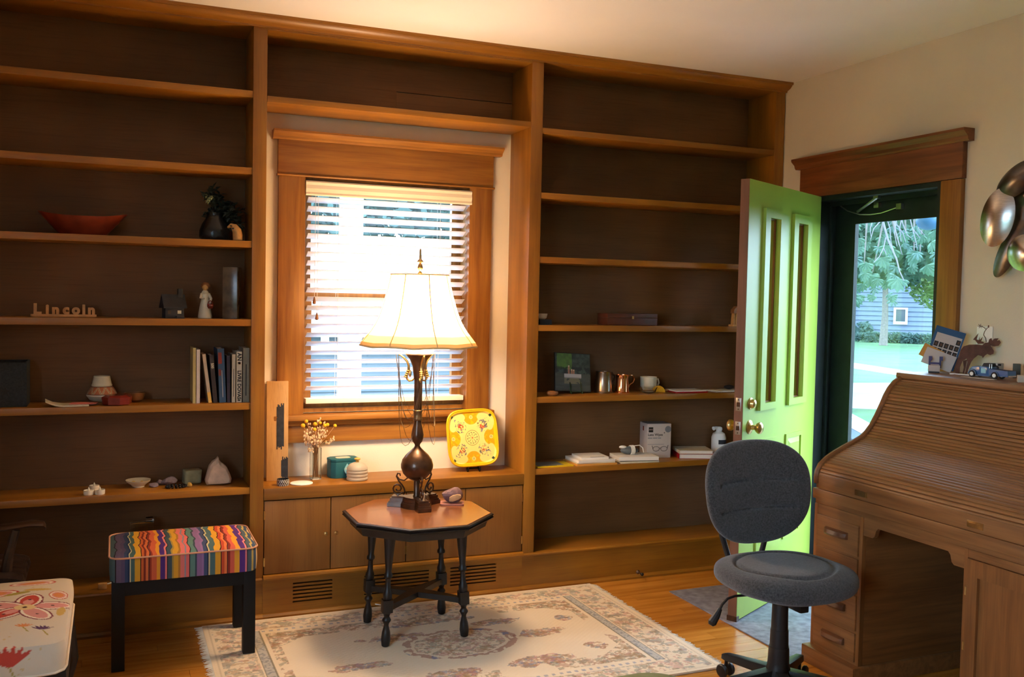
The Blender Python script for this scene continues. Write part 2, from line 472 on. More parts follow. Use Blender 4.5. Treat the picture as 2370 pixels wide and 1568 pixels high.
bay('dark wooden built-in bookcase bay left of the window', -1.54, -0.06, L_Z, [(-1.60, -1.54), (-0.06, 0.0)], (-1.60, 0.0))
bay('dark wooden built-in bookcase bay between window and green door', 1.345, 2.762, R_Z, [(1.282, 1.345), (2.762, 2.826)], (1.282, 2.826))

t = thing('built_in_cabinet', 'low built-in cabinet with plain plywood doors under the window', 'cabinet', (0.64, 0.13, 0))
part('body', MB().box(0.001, 1.281, 0.022, 0.26, 0.19, 0.541), 'case_x', t, world=True)
seam = [0.003, 0.307, 0.671, 0.972, 1.279]
for i in range(4):
    d = part('cabinet_door', MB().box(seam[i] + 0.0022, seam[i + 1] - 0.0022, 0.002, 0.021, 0.203, 0.538), 'door_ply', t, bevel=0.001, world=True)
    kx = seam[i + 1] - 0.026 if i % 2 == 0 else seam[i] + 0.022
    part('knob', MB().lathe([(0.0035, 0), (0.0035, 0.012), (0.009, 0.016), (0.009, 0.022), (0.0, 0.025)], 12, M=Matrix.Translation((kx, 0.002, 0.375)) @ Matrix.Rotation(R(90), 4, 'X')), 'brass', d, smooth=True, world=True)
    hx = seam[i] + 0.002 if i % 2 == 0 else seam[i + 1] - 0.002
    for hz in (0.26, 0.475):
        part('hinge', MB().box(hx - 0.003, hx + 0.003, -0.002, 0.003, hz - 0.02, hz + 0.02), 'brass', d, world=True)
slots = [(a, b, z, z + 0.0075) for a, b in ((0.136, 0.318), (0.47, 0.79), (0.90, 1.142)) for z in (0.060, 0.077, 0.094, 0.111, 0.128, 0.145)]
part('vent_panel', MB().cells(0.0, 1.282, 0.012, 0.176, slots, 0.002, 0.018), 'case_x', t, world=True)
part('vent_backing', MB().box(0.001, 1.281, 0.03, 0.04, 0.012, 0.176), 'black', t, world=True)
part('base_ledge', MB().prism([(-0.016, 0.178), (-0.019, 0.186), (-0.016, 0.196), (-0.006, 0.200), (0.022, 0.200), (0.022, 0.176), (-0.004, 0.176)], 0.0, 1.282, 'x'), 'case_x', t, world=True)
part('shoe_moulding', MB().prism([(-0.012, 0.0), (-0.012, 0.010), (-0.004, 0.020), (0.004, 0.022), (0.004, 0.0)], 0.0, 1.282, 'x'), 'case_x', t, world=True)
m = MB().tube([(0.655, -0.003, 0.365), (0.655, -0.02, 0.365)], 0.003, 8)
m.ball((0.655, -0.02, 0.350), (0.012, 0.003, 0.014), 12, 8)
part('key', m, 'brass', t, smooth=True, world=True, label='small brass key in the cabinet lock')

solo('worktop', 'thick wooden counter ledge below the window inside the bookcase niche', 'worktop',
     MB().box(0.001, 1.281, -0.003, 0.262, 0.543, 0.597), 'case_x', bevel=0.003)

t = thing('overhead_shelf', 'open wooden overhead shelf compartment spanning above the window', 'shelf', (0.64, 0.13, 2.33))
part('shelf_board', MB().box(0.001, 1.281, 0.0, 0.26, 2.33, 2.357), 'case_x', t, bevel=0.0025, world=True)
part('top_panel', MB().box(0.001, 1.281, 0.0, 0.26, TOPB - 0.01, TOPB + 0.02), 'case_x', t, world=True)
for a, b, c, d in ((0.001, 0.66, 2.357, 2.49), (0.66, 1.281, 2.357, 2.485), (0.001, 1.281, 2.488, 2.645)):
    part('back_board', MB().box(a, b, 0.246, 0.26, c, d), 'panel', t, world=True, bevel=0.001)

crown = [(0.0, 2.653), (-0.008, 2.653), (-0.008, 2.660), (-0.018, 2.664), (-0.034, 2.670), (-0.046, 2.680), (-0.050, 2.686), (-0.058, 2.686), (-0.060, 2.694), (-0.060, 2.6998), (0.0, 2.6998)]
struct('trim_1', MB().prism(crown, -1.60, 2.831, 'x'), 'case_x', 'stepped wooden crown moulding along the bookcase top', smooth=True, angle=25)
struct('trim_2', MB().box(-1.60, 2.831, 0.0, 0.26, 2.676, 2.6998), 'case_x', 'wooden bookcase frieze behind the crown moulding')

# ================================================================== window
wn = thing('window_1', 'double hung window with wide fir casing and crown cap', None, (0.64, 0.24, 0.9), kind='structure')
def wp(name, mb, mat, bevel=0.002, par=None): return part(name, mb, mat, par or wn, bevel=bevel, world=True)
wp('side_casing', MB().box(0.092, 0.218, 0.236, 0.2628, 0.90, 2.04), 'fir_z')
wp('side_casing', MB().box(1.052, 1.175, 0.236, 0.2628, 0.90, 2.04), 'fir_z')
wp('header_casing', MB().box(0.088, 1.179, 0.234, 0.2628, 2.046, 2.212), 'fir_x')
wp('header_bead', MB().prism([(0.228, 2.038), (0.224, 2.043), (0.228, 2.048), (0.2625, 2.048), (0.2625, 2.038)], 0.084, 1.184, 'x'), 'fir_x', 0)
wp('cap_moulding', MB().prism([(0.230, 2.208), (0.222, 2.214), (0.220, 2.222), (0.205, 2.232), (0.195, 2.240), (0.195, 2.250), (0.2625, 2.250), (0.2625, 2.208)], 0.062, 1.222, 'x'), 'fir_x', 0)
wp('sill_board', MB().box(0.072, 1.195, 0.195, 0.30, 0.872, 0.900), 'fir_x', 0.006)
wp('sill_moulding', MB().prism([(0.212, 0.872), (0.214, 0.862), (0.224, 0.856), (0.226, 0.846), (0.240, 0.842), (0.2625, 0.842), (0.2625, 0.872)], 0.085, 1.182, 'x'), 'fir_x', 0)
wp('apron', MB().box(0.095, 1.172, 0.240, 0.2628, 0.762, 0.842), 'fir_x')
j = MB().box(0.2152, 0.222, 0.2628, 0.43, 0.90, 2.039).box(1.053, 1.0598, 0.2628, 0.43, 0.90, 2.039).box(0.222, 1.053, 0.2628, 0.43, 2.03, 2.039).box(0.222, 1.053, 0.30, 0.43, 0.901, 0.92)
wp('jamb', j, 'fir_z', 0)
def sash(z0, z1, y0, y1, name):
    m = MB().cells(0.223, 1.052, z0, z1, [(0.271, 1.004, z0 + 0.05, z1 - 0.04)], y0, y1)
    s = wp(name, m, 'fir_z', 0)
    part('pane', MB().box(0.271, 1.004, (y0 + y1) / 2 - 0.002, (y0 + y1) / 2 + 0.002, z0 + 0.05, z1 - 0.04), 'glass', s, world=True)
sash(0.921, 1.49, 0.335, 0.368, 'lower_sash')
sash(1.452, 2.029, 0.372, 0.405, 'upper_sash')

# ------------------------------------------------------------------ venetian blind
MT['slat'] = translucent('white faux wood slat', C(236, 234, 238), C(235, 236, 245), 0.28)
MT['blind'] = pmat('cream blind rail', C(240, 226, 204), 0.45)
bl = thing('window_blind', 'white venetian blind half open inside the wooden window', 'blind', (0.64, 0.28, 0.94))
part('valance', MB().prism([(0.230, 1.952), (0.226, 1.958), (0.230, 1.968), (0.226, 1.985), (0.230, 2.002), (0.226, 2.015), (0.232, 2.022), (0.245, 2.022), (0.245, 1.952)], 0.2185, 1.061, 'x'), 'blind', bl, world=True)
part('headrail', MB().box(0.226, 1.05, 0.268, 0.312, 1.985, 2.025), 'blind', bl, world=True)
sm = mesh_of('slat', MB().box(-0.403, 0.404, -0.025, 0.025, -0.0014, 0.0014), 'slat', bevel=0.0008, seg=1)
for i in range(22):
    link('slat', sm, bl, (0.0, 0.008, 1.936 - i * 0.0436 - 0.94), (R(-27), 0, 0))
part('bottom_rail', MB().box(0.234, 1.046, 0.262, 0.314, 0.947, 0.972), 'blind', bl, bevel=0.003, world=True)
for x in (0.385, 0.905):
    m = MB()
    for yy in (0.264, 0.312): m.tube([(x, yy, 0.96), (x, yy, 1.99)], 0.0009, 5)
    part('ladder_cord', m, 'white', bl, world=True)
for x, zb in ((0.268, 1.462), (0.281, 1.385)):
    c = part('pull_cord', MB().tube([(x, 0.252, zb), (x + 0.002, 0.254, 1.96)], 0.001, 5), 'white', bl, world=True)
    part('tassel', MB().lathe([(0.002, 0.036), (0.004, 0.030), (0.008, 0.010), (0.0085, 0.004), (0.004, 0.0)], 12, c=(x, 0.252, zb - 0.03)), 'oak_z', c, smooth=True, world=True)

# ================================================================== doorway
tr = thing('trim_3', 'dark fir door casing with stepped cap on the right wall', None, (2.81, -0.7, 0), kind='structure')
cx0, cx1 = 2.806, 2.8318
def tp(name, mb, mat, bevel=0.002): return part(name, mb, mat, tr, bevel=bevel, world=True)
tp('side_casing', MB().box(cx0, cx1, -1.240, -1.127, 0.0, 2.047), 'fir_z')
tp('side_casing', MB().box(cx0, cx1, -0.290, -0.176, 0.0, 2.047), 'fir_z')
tp('header_casing', MB().box(cx0 - 0.002, cx1, -1.244, -0.172, 2.049, 2.212), 'fir_y')
tp('cap_moulding', MB().prism([(2.800, 2.208), (2.794, 2.216), (2.790, 2.230), (2.776, 2.242), (2.768, 2.250), (2.768, 2.262), (2.8318, 2.262), (2.8318, 2.208)], -1.278, -0.138, 'y'), 'fir_y', 0)
jm = MB().box(XW - 0.02, XO, -1.1268, -1.105, 0.0, 2.046).box(XW - 0.02, XO, -0.312, -0.2902, 0.0, 2.046).box(XW - 0.02, XO, -1.105, -0.312, 2.024, 2.046).box(XW + 0.06, XW + 0.075, -1.105, -0.312, 2.0, 2.024).box(XW + 0.06, XW + 0.075, -0.33, -0.312, 0, 2.0).box(XW + 0.06, XW + 0.075, -1.105, -1.088, 0, 2.0)
part('jamb', jm, 'dkgreen', tr, world=True)
part('threshold', MB().prism([(2.80, 0.0), (2.82, 0.016), (2.98, 0.016), (3.0, 0.0)], -1.126, -0.292, 'y'), 'oak_y', tr, world=True)
struct('baseboard_right', MB().box(2.812, XW - 0.0005, -6.19, -1.242, 0.0, 0.15), 'fir_y', 'dark fir baseboard on the right wall')

# green entry door, open into the room
HX, HY = 2.800, -0.352
dvx, dvy = -0.8767, -0.4810
dr = thing('door_1', 'open lime green entry door with two narrow windows', None, (HX, HY, 0), math.atan2(dvy, dvx), kind='structure')
# local: x along the door from hinge, +y = face that turns to the viewer, z up
TH = 0.044
lights = [(0.205, 0.330, 1.005, 1.885), (0.547, 0.672, 1.005, 1.885)]
part('leaf', MB().cells(0.0, 0.878, 0.012, 2.044, lights, -TH, 0.0), 'lime', dr)
for a, b, c, d in lights:
    g = part('glazing', MB().box(a, b, -TH / 2 - 0.002, -TH / 2 + 0.002, c, d), 'dglass', dr)
    for y0, y1 in ((0.0, 0.016), (-TH - 0.016, -TH)):
        f = MB().cells(a - 0.052, b + 0.052, c - 0.030, d + 0.040, [(a + 0.002, b - 0.002, c + 0.002, d - 0.002)], y0, y1)
        part('light_frame', f, 'lime', dr, bevel=0.0)
    part('glazing_bead', MB().cells(a, b, c, d, [(a + 0.007, b - 0.007, c + 0.007, d - 0.007)], -TH / 2 + 0.002, -TH / 2 + 0.012), 'oak_z', g)
for a, b in ((0.170, 0.385), (0.492, 0.707)):
    for y0, s in ((0.0, 1), (-TH, -1)):
        m = MB().cells(a, b, 0.30, 0.83, [(a + 0.022, b - 0.022, 0.322, 0.808)], min(y0, y0 + s * 0.009), max(y0, y0 + s * 0.009))
        pf = part('raised_panel', m, 'lime', dr)
        xa, xb, za, zb, k = a + 0.05, b - 0.05, 0.35, 0.78, s * 0.010
        v = [(a + 0.024, y0, 0.324), (b - 0.024, y0, 0.324), (b - 0.024, y0, 0.806), (a + 0.024, y0, 0.806), (xa, y0 + k, za), (xb, y0 + k, za), (xb, y0 + k, zb), (xa, y0 + k, zb)]
        part('panel_field', MB().add(v, [(4, 5, 6, 7), (0, 1, 5, 4), (1, 2, 6, 5), (2, 3, 7, 6), (3, 0, 4, 7)]), 'lime', pf)
part('edge_strip', MB().box(0.8785, 0.8805, -TH + 0.001, -0.001, 0.012, 2.044), 'door_edge', dr)
part('weatherstrip', MB().box(0.0, 0.876, -TH + 0.006, -0.004, 0.002, 0.012), 'black', dr)
part('edge_shoe', MB().box(0.86, 0.884, -TH - 0.003, 0.003, 0.006, 0.030), 'bronze', dr)
Mx = Matrix.Rotation(R(-90), 4, 'X')   # lathe z -> local +y
b_ = part('deadbolt', MB().lathe([(0.028, 0), (0.028, 0.004), (0.022, 0.008), (0.019, 0.022), (0.012, 0.026), (0, 0.027)], 20, M=Matrix.Translation((0.800, 0, 1.014)) @ Mx), 'brass', dr, smooth=True)
part('knob', MB().lathe([(0.033, 0), (0.033, 0.004), (0.026, 0.009), (0.012, 0.014), (0.011, 0.030), (0.020, 0.036), (0.027, 0.046), (0.027, 0.056), (0.018, 0.063), (0, 0.065)], 24, M=Matrix.Translation((0.805, 0, 0.905)) @ Mx), 'brass', dr, smooth=True)
part('inner_knob', MB().lathe([(0.033, 0), (0.033, 0.004), (0.026, 0.009), (0.012, 0.014), (0.011, 0.030), (0.020, 0.036), (0.027, 0.046), (0.027, 0.056), (0.018, 0.063), (0, 0.065)], 24, M=Matrix.Translation((0.805, -TH, 0.905)) @ Matrix.Rotation(R(90), 4, 'X')), 'brass', dr, smooth=True)
for z in (1.014, 0.905):
    lp = part('latch_plate', MB().box(0.8806, 0.8818, -TH + 0.009, -0.009, z - 0.03, z + 0.03), 'nickel', dr, bevel=0.0004)
    m = MB().box(0.8818, 0.8835, -TH / 2 - 0.008, -TH / 2 + 0.008, z - 0.010, z + 0.010)
    for s in (-0.022, 0.022): m.ball((0.882, -TH / 2, z + s), 0.003, 8, 6)
    part('latch_bolt', m, 'bronze', lp)
for z in (0.2, 1.05, 1.85):
    part('hinge', MB().lathe([(0.006, -0.05), (0.006, 0.05)], 10, c=(-0.004, -TH / 2, z)), 'brass', dr, smooth=True)

# storm door on the outside of the wall
sd = thing('door_2', 'dark green storm door with one large glass', None, (2.955, -0.7, 0), kind='structure')
part('frame', MB().cells(-1.104, -0.313, 0.02, 2.022, [(-1.00, -0.462, 0.15, 1.905)], 2.935, 2.957, axis='x'), 'dkgreen', sd, world=True)
part('pane', MB().box(2.944, 2.948, -1.00, -0.462, 0.15, 1.905), 'glass', sd, world=True)
part('glass_bead', MB().cells(-1.01, -0.452, 0.14, 1.915, [(-0.996, -0.466, 0.154, 1.901)], 2.930, 2.936, axis='x'), 'dkgreen', sd, world=True)
cl = onX(1935, 470, 2.90); c2 = onX(1990, 497, 2.92); c3 = onX(2040, 493, 2.925); c4 = onX(2082, 478, 2.928)
part('safety_chain', MB().tube([cl, (cl + c2) / 2 + Vector((0, 0, -0.012)), c2, (c2 + c3) / 2 + Vector((0, 0, -0.004)), c3, c4], 0.0035, 6), 'nickel', sd, smooth=True, world=True, label='drooping metal safety chain')
c5 = onX(1985, 490, 2.915); c6 = onX(2030, 457, 2.87)
part('closer_arm', MB().tube([c5, c6], 0.008, 8), 'nickel', sd, smooth=True, world=True)
m = MB()
for u, v, x in ((2030, 453, 2.865), (2031, 475, 2.925), (2083, 478, 2.926)):
    q = onX(u, v, x); m.box(q.x - 0.010, q.x + 0.010, q.y - 0.016, q.y + 0.016, q.z - 0.014, q.z + 0.014)
part('closer_bracket', m, 'nickel', sd, world=True)

# light switch on the wall behind the metal moose
q = onX(2280, 788, XW)
t = thing('switch_plate', 'ivory light switch plate on the wall behind the moose', 'switch plate', (XW, q.y, q.z))
part('plate', MB().box(-0.006, -0.0003, -0.040, 0.040, -0.060, 0.060), 'white', t, bevel=0.002)
part('toggle', MB().box(-0.016, -0.005, -0.005, 0.005, -0.004, 0.014), 'white', t, bevel=0.001)
# ================================================================== rug
RX0, RX1, RY0, RY1 = -0.265, 1.655, -1.205, -0.030
rg = thing('area_rug', 'cream floral area rug with fringed ends beneath the octagonal table', 'rug', ((RX0 + RX1) / 2, (RY0 + RY1) / 2, 0))
rw, rh = RX1 - RX0, RY1 - RY0
MT['rug'] = vcol('woven rug wool', 0.95, 0.1, bump=0.4, bscale=420, sheen=0.2)
NX, NY = 560, 344
m = MB().grid(lambda a, b: ((a - 0.5) * rw, (b - 0.5) * rh, 0.0085 + 0.0008 * math.sin(a * 431) * math.sin(b * 311)), NX, NY)
e = 0.0003
edge = [((-rw / 2, -rh / 2), (rw / 2, -rh / 2)), ((rw / 2, -rh / 2), (rw / 2, rh / 2)), ((rw / 2, rh / 2), (-rw / 2, rh / 2)), ((-rw / 2, rh / 2), (-rw / 2, -rh / 2))]
for (ax, ay), (bx, by) in edge:
    m.add([(ax, ay, e), (bx, by, e), (bx, by, 0.0085), (ax, ay, 0.0085)], [(0, 1, 2, 3)])
pile = part('pile', m, 'rug', rg, smooth=True)
def rugfn(co):
    x, y = co[:, 0], co[:, 1]
    n = len(x)
    col = np.tile(np.array(C(236, 216, 184)), (n, 1))
    fb = fbm(x * 6, y * 6, 3)
    col *= (0.94 + 0.12 * fb)[:, None]
    ex, ey = rw / 2 - np.abs(x), rh / 2 - np.abs(y)
    rust, blue, green, gold, rose, grey = C(164, 96, 62), C(98, 112, 150), C(118, 118, 92), C(172, 128, 70), C(196, 128, 112), C(160, 156, 146)
    pal = [rust, green, gold, blue, rose, green]
    def cells(mask, sc, thr, seed, cs):
        nonlocal col
        for k, c in enumerate(cs):
            v = vnoise(x * sc + k * 17.3, y * sc * 1.25 + k * 9.1, seed + k) * 0.62 + vnoise(x * sc * 2.6 + 5, y * sc * 2.6 + k, seed + 31 + k) * 0.38
            col = mixc(col, c, (v > thr) * mask * 0.50)
    border = ((ex > 0.035) & (ex < 0.175)) | ((ey > 0.035) & (ey < 0.135))
    inner_ex, inner_ey = ex - 0.245, ey - 0.19
    cells(border & (ex > 0.03) & (ey > 0.03), 34, 0.63, 2, [rose, gold, green, grey])
    # guard band: grey blue strip at the short ends, dashes along the long sides
    band = (ex > 0.185) & (ex < 0.225) & (ey > 0.145)
    col = mixc(col, C(178, 176, 168), band * 0.8)
    speck = vnoise(x * 120, y * 120, 8)
    col = mixc(col, C(120, 120, 126), (band & (speck > 0.62)) * 0.6)
    line = ((np.abs(ex - 0.185) < 0.003) | (np.abs(ex - 0.225) < 0.003)) & (ey > 0.145)
    col = mixc(col, C(132, 120, 92), line * 0.9)
    dash = (ey > 0.150) & (ey < 0.166) & (ex > 0.23) & (np.sin(x * 190) > 0.15)
    col = mixc(col, blue, dash * 0.55)
    # flower garlands inside the band
    gar = (inner_ex > 0) & (inner_ey > 0) & ((inner_ey < 0.085) | (inner_ex < 0.04)) & (fbm(x * 4, y * 4, 5) > 0.34)
    cells(gar, 40, 0.60, 11, [rust, gold, green])
    corner = (inner_ex > 0) & (inner_ey > 0) & ((inner_ex + inner_ey * 1.3) < 0.26)
    cells(corner, 40, 0.58, 41, [rust, green, gold])
    # bouquets
    for bx, by, bw, bh, sd in ((-0.44, -0.10, 0.15, 0.045, 1), (0.42, 0.02, 0.15, 0.05, 2), (-0.10, -0.30, 0.15, 0.06, 3), (0.30, -0.28, 0.16, 0.055, 4), (-0.22, 0.17, 0.15, 0.045, 5), (0.27, 0.21, 0.14, 0.04, 6),
                               (0.0, 0.30, 0.2, 0.03, 7), (-0.60, -0.22, 0.06, 0.03, 8), (0.60, 0.16, 0.05, 0.04, 9), (0.58, -0.20, 0.06, 0.05, 10)):
        w_ = ((x - bx) / bw) ** 2 + ((y - by) / bh) ** 2
        mk = w_ + (fbm(x * 22, y * 22, sd) - 0.5) * 1.6 < 0.8
        cells(mk, 46, 0.56, 60 + sd * 7, [rust, green, blue, rose, gold])
    # oval medallion
    q = np.sqrt(((x - 0.04) / 0.255) ** 2 + ((y - 0.015) / 0.165) ** 2) + (fbm(x * 30, y * 30, 77) - 0.5) * 0.12
    ring = (q > 0.86) & (q < 1.0)
    col = mixc(col, rust, (ring & (vnoise(x * 40, y * 40, 4) > 0.35)) * 0.7)
    col = mixc(col, blue, (ring & (vnoise(x * 18, y * 18, 14) > 0.68)) * 0.7)
    cells(q < 0.80, 44, 0.60, 90, [rust, green, rose, gold])
    # selvedge lines
    col = mixc(col, C(205, 182, 146), ((np.abs(ex - 0.022) < 0.004) | (np.abs(ex - 0.17) < 0.0025) | (np.abs(ey - 0.022) < 0.003)) * 0.6)
    return col
paint(pile, rugfn)
MT['fringe'] = pmat('rug fringe cotton', C(232, 220, 198), 0.9)
for s in (-1, 1):
    m = MB(); rr_ = random.Random(11 + s)
    yy = -rh / 2 + 0.004
    while yy < rh / 2 - 0.004:
        L = rr_.uniform(0.016, 0.034); dy = rr_.uniform(-0.012, 0.012)
        m.tube([(s * rw / 2, yy, 0.006), (s * (rw / 2 + L * 0.5), yy + dy * 0.4, 0.004), (s * (rw / 2 + L), yy + dy, 0.0025)], [0.0022, 0.0018, 0.001], 4)
        yy += rr_.uniform(0.004, 0.007)
    part('fringe', m, 'fringe', rg, kind='stuff')

# ================================================================== door mat
MT['mat'] = pmat('grey brown door mat', (0.22, 0.225, 0.28), 0.5, var=0.35, vscale=28, bump=0.25, bscale=260)
solo('door_mat', 'grey brown flat door mat under the open green door', 'mat', MB().box(1.985, 2.79, -1.235, -0.27, 0.0006, 0.006), 'mat', bevel=0.0015)

# ================================================================== octagonal table
TX, TY, TZ = 0.610, -0.382, 0.535
tb = thing('side_table', 'octagonal mahogany side table with ebonised turned legs on the rug', 'table', (TX, TY, 0))
def octa(ap): return [(ap / math.cos(PI / 8) * math.cos(PI / 8 + k * PI / 4), ap / math.cos(PI / 8) * math.sin(PI / 8 + k * PI / 4)) for k in range(8)]
def octlathe(prof):
    m = MB(); return m.lathe([(r / math.cos(PI / 8), z) for r, z in prof], 8, ang=PI / 8)
part('top_board', octlathe([(0.296, TZ - 0.010), (0.296, TZ - 0.0005), (0.294, TZ)]), 'mahog', tb)
part('edge_moulding', octlathe([(0.285, TZ - 0.026), (0.304, TZ - 0.024), (0.309, TZ - 0.018), (0.303, TZ - 0.014), (0.308, TZ - 0.009), (0.306, TZ - 0.004), (0.297, TZ - 0.0015), (0.2955, TZ - 0.012), (0.285, TZ - 0.026)]), 'ebony', tb)
part('apron', octlathe([(0.262, TZ - 0.062), (0.275, TZ - 0.060), (0.285, TZ - 0.024)]), 'ebony', tb)
legp = [(0.012, 0.0), (0.017, 0.004), (0.0205, 0.03), (0.0175, 0.06), (0.010, 0.088), (0.011, 0.096), (0.0185, 0.108), (0.0185, 0.113), (0.011, 0.124), (0.014, 0.136), (0.021, 0.142),
        (0.021, 0.146)]
legp2 = [(0.016, 0.196), (0.019, 0.202), (0.0195, 0.222), (0.013, 0.240), (0.011, 0.275), (0.0115, 0.286), (0.018, 0.292), (0.018, 0.302), (0.0125, 0.312), (0.0145, 0.335), (0.026, 0.468), (0.027, 0.476)]
ends = []
for sx in (-1, 1):
    for sy in (-1, 1):
        bx, by = sx * 0.176 - 0.006, sy * 0.155
        m = MB().lathe(legp, 16).lathe(legp2, 16).prism(rounded(0.044, 0.044, 0.006, 2), 0.144, 0.197, 'z')
        sh = Matrix.Identity(4); sh[0][2] = -sx * 0.035; sh[1][2] = -sy * 0.03; sh.translation = (bx, by, 0.0095)
        m.v = [tuple(sh @ Vector(p)) for p in m.v]
        part('leg', m, 'ebony', tb, smooth=True)
        ends.append((bx - sx * 0.006, by - sy * 0.005))
for i, j in ((0, 3), (1, 2)):
    (ax, ay), (bx, by) = ends[i], ends[j]
    m = MB(); d = Vector((bx - ax, by - ay, 0)); L = d.length; d.normalize(); nn = Vector((-d.y, d.x, 0))
    v = []; f = []
    N = 14
    for k in range(N + 1):
        tt = k / N; wd = 0.013 + 0.014 * math.sin(PI * tt) ** 2; up = 0.006 * math.sin(PI * tt)
        p = Vector((ax, ay, 0.168 + up)) + d * (L * tt)
        v += [p + nn * wd + Vector((0, 0, 0.012)), p - nn * wd + Vector((0, 0, 0.012)), p - nn * wd - Vector((0, 0, 0.012)), p + nn * wd - Vector((0, 0, 0.012))]
    for k in range(N):
        for q in range(4): f.append((k * 4 + q, k * 4 + (q + 1) % 4, k * 4 + 4 + (q + 1) % 4, k * 4 + 4 + q))
    part('stretcher', m.add(v, f), 'ebony', tb)

# ================================================================== table lamp
LX, LY = 0.630, -0.290
lp = thing('table_lamp', 'tall bronze lamp with lit cream bell shade on the octagonal table', 'lamp', (LX, LY, TZ))
AR = [R(150), R(268), R(28)]
def tri_base(rc, rs, z0, z1, ch):
    """three-cornered plinth, hollow sides and cut corners"""
    poly = []
    for k in range(3):
        a = AR[0] + k * R(120)
        for t_ in (-1, 1):
            poly.append((rc * math.cos(a) - t_ * ch * math.sin(a), rc * math.sin(a) + t_ * ch * math.cos(a)))
        b = a + R(60)
        for q in (-0.6, -0.3, 0, 0.3, 0.6):
            rr_ = rs + (rc * 0.62 - rs) * (abs(q) ** 1.6) * 0.9
            c = b + q * R(62); poly.append((rr_ * math.cos(c), rr_ * math.sin(c)))
    return poly
m = MB()
for rc, rs, z0, z1, ch in ((0.128, 0.066, 0.001, 0.018, 0.030), (0.122, 0.062, 0.018, 0.026, 0.027), (0.116, 0.057, 0.026, 0.040, 0.025), (0.110, 0.053, 0.040, 0.047, 0.022)):
    m.prism(tri_base(rc, rs, z0, z1, ch), z0, z1)
part('base', m, 'bronze', lp)
part('stem', MB().lathe([(0.018, 0.045), (0.0135, 0.055), (0.0135, 0.135)], 16), 'bronze', lp, smooth=True)
part('body', MB().lathe([(0.014, 0.118), (0.030, 0.124), (0.046, 0.134), (0.062, 0.152), (0.072, 0.178), (0.0725, 0.192), (0.066, 0.214), (0.050, 0.236), (0.030, 0.254), (0.016, 0.268), (0.0115, 0.276), (0.013, 0.284), (0.022, 0.296), (0.0275, 0.312), (0.0285, 0.326), (0.024, 0.350), (0.018, 0.374), (0.0165, 0.392)], 32), 'bronze', lp, smooth=True)
part('collar', MB().lathe([(0.018, 0.390), (0.0205, 0.394), (0.0205, 0.399), (0.0185, 0.402), (0.0185, 0.426), (0.0205, 0.429), (0.0205, 0.435), (0.018, 0.438)], 24), 'chain', lp, smooth=True)
part('column', MB().lathe([(0.0175, 0.436), (0.0185, 0.44), (0.0185, 0.575)], 24), 'bronze', lp, smooth=True)
part('cup', MB().lathe([(0.018, 0.570), (0.021, 0.580), (0.023, 0.600), (0.028, 0.635), (0.040, 0.664), (0.056, 0.681), (0.060, 0.686), (0.058, 0.690), (0.03, 0.688), (0.0, 0.688)], 32), 'bronze', lp, smooth=True)
for a in AR:
    ca, sa = math.cos(a), math.sin(a)
    def q(r, z): return (r * ca, r * sa, z)
    ar = part('upper_arm', MB().tube([q(0.018, 0.580), q(0.028, 0.569), q(0.042, 0.567), q(0.052, 0.576), q(0.055, 0.592), q(0.050, 0.606), q(0.045, 0.618), q(0.045, 0.634), q(0.052, 0.652), q(0.066, 0.668), q(0.082, 0.680), q(0.092, 0.684)],
                                     [0.003, 0.004, 0.005, 0.005, 0.005, 0.006, 0.006, 0.0055, 0.005, 0.0045, 0.004, 0.004], 8), 'gold', lp, smooth=True)
    m = MB()
    for k in range(4):
        m.ball(q(0.046 + 0.004 * k, 0.612 - 0.009 * k), (0.010, 0.010, 0.0045), 8, 6)
    m.ball(q(0.038, 0.600), (0.007, 0.007, 0.016), 8, 6)
    part('leaf_ornament', m, 'gold', ar, smooth=True)
    # lower scroll
    pts = [q(0.040, 0.130), q(0.058, 0.116), q(0.080, 0.120), q(0.093, 0.134), q(0.088, 0.147), q(0.078, 0.146), q(0.076, 0.136)]
    lo = part('lower_scroll', MB().tube(pts, [0.003, 0.0035, 0.004, 0.0045, 0.004, 0.004, 0.003], 8), 'bronze', lp, smooth=True)
    s = [q(0.093, 0.134), q(0.082, 0.112), q(0.068, 0.096), q(0.058, 0.080), q(0.054, 0.066), q(0.060, 0.053)]
    cx, cz, r0 = 0.086, 0.070, 0.028
    for k in range(15):
        th = R(215 + k * 36); rr_ = r0 * (1 - k / 19)
        s.append(q(cx + rr_ * math.cos(th), cz + 0.008 + rr_ * math.sin(th)))
    part('scroll_spiral', MB().tube(s, 0.004, 8), 'bronze', lo, smooth=True)
    part('scroll_foot', MB().lathe([(0.005, 0.046), (0.004, 0.052)], 8, c=q(0.086, 0)), 'bronze', lo)
# hanging chains between the arms
def sag(p, q_, drop, n=14):
    p, q_ = Vector(p), Vector(q_)
    return [p.lerp(q_, k / n) - Vector((0, 0, drop * 4 * (k / n) * (1 - k / n))) for k in range(n + 1)]
tips = [Vector((0.092 * math.cos(a), 0.092 * math.sin(a), 0.684)) for a in AR]
for i in range(3):
    for drop, off in ((0.40, 0.0), (0.285, 0.004), (0.315, -0.004)):
        a, b = tips[i], tips[(i + 1) % 3]
        ps = sag(a, b, drop)
        ps = [Vector((p.x, p.y, p.z)) + Vector((p.x, p.y, 0)).normalized() * (0.030 * math.sin(PI * k / 14) if drop > 0.3 else 0.012) + Vector((0, 0, off)) for k, p in enumerate(ps)]
        part('chain', MB().tube(ps, 0.0011, 5), 'chain', lp, smooth=True)
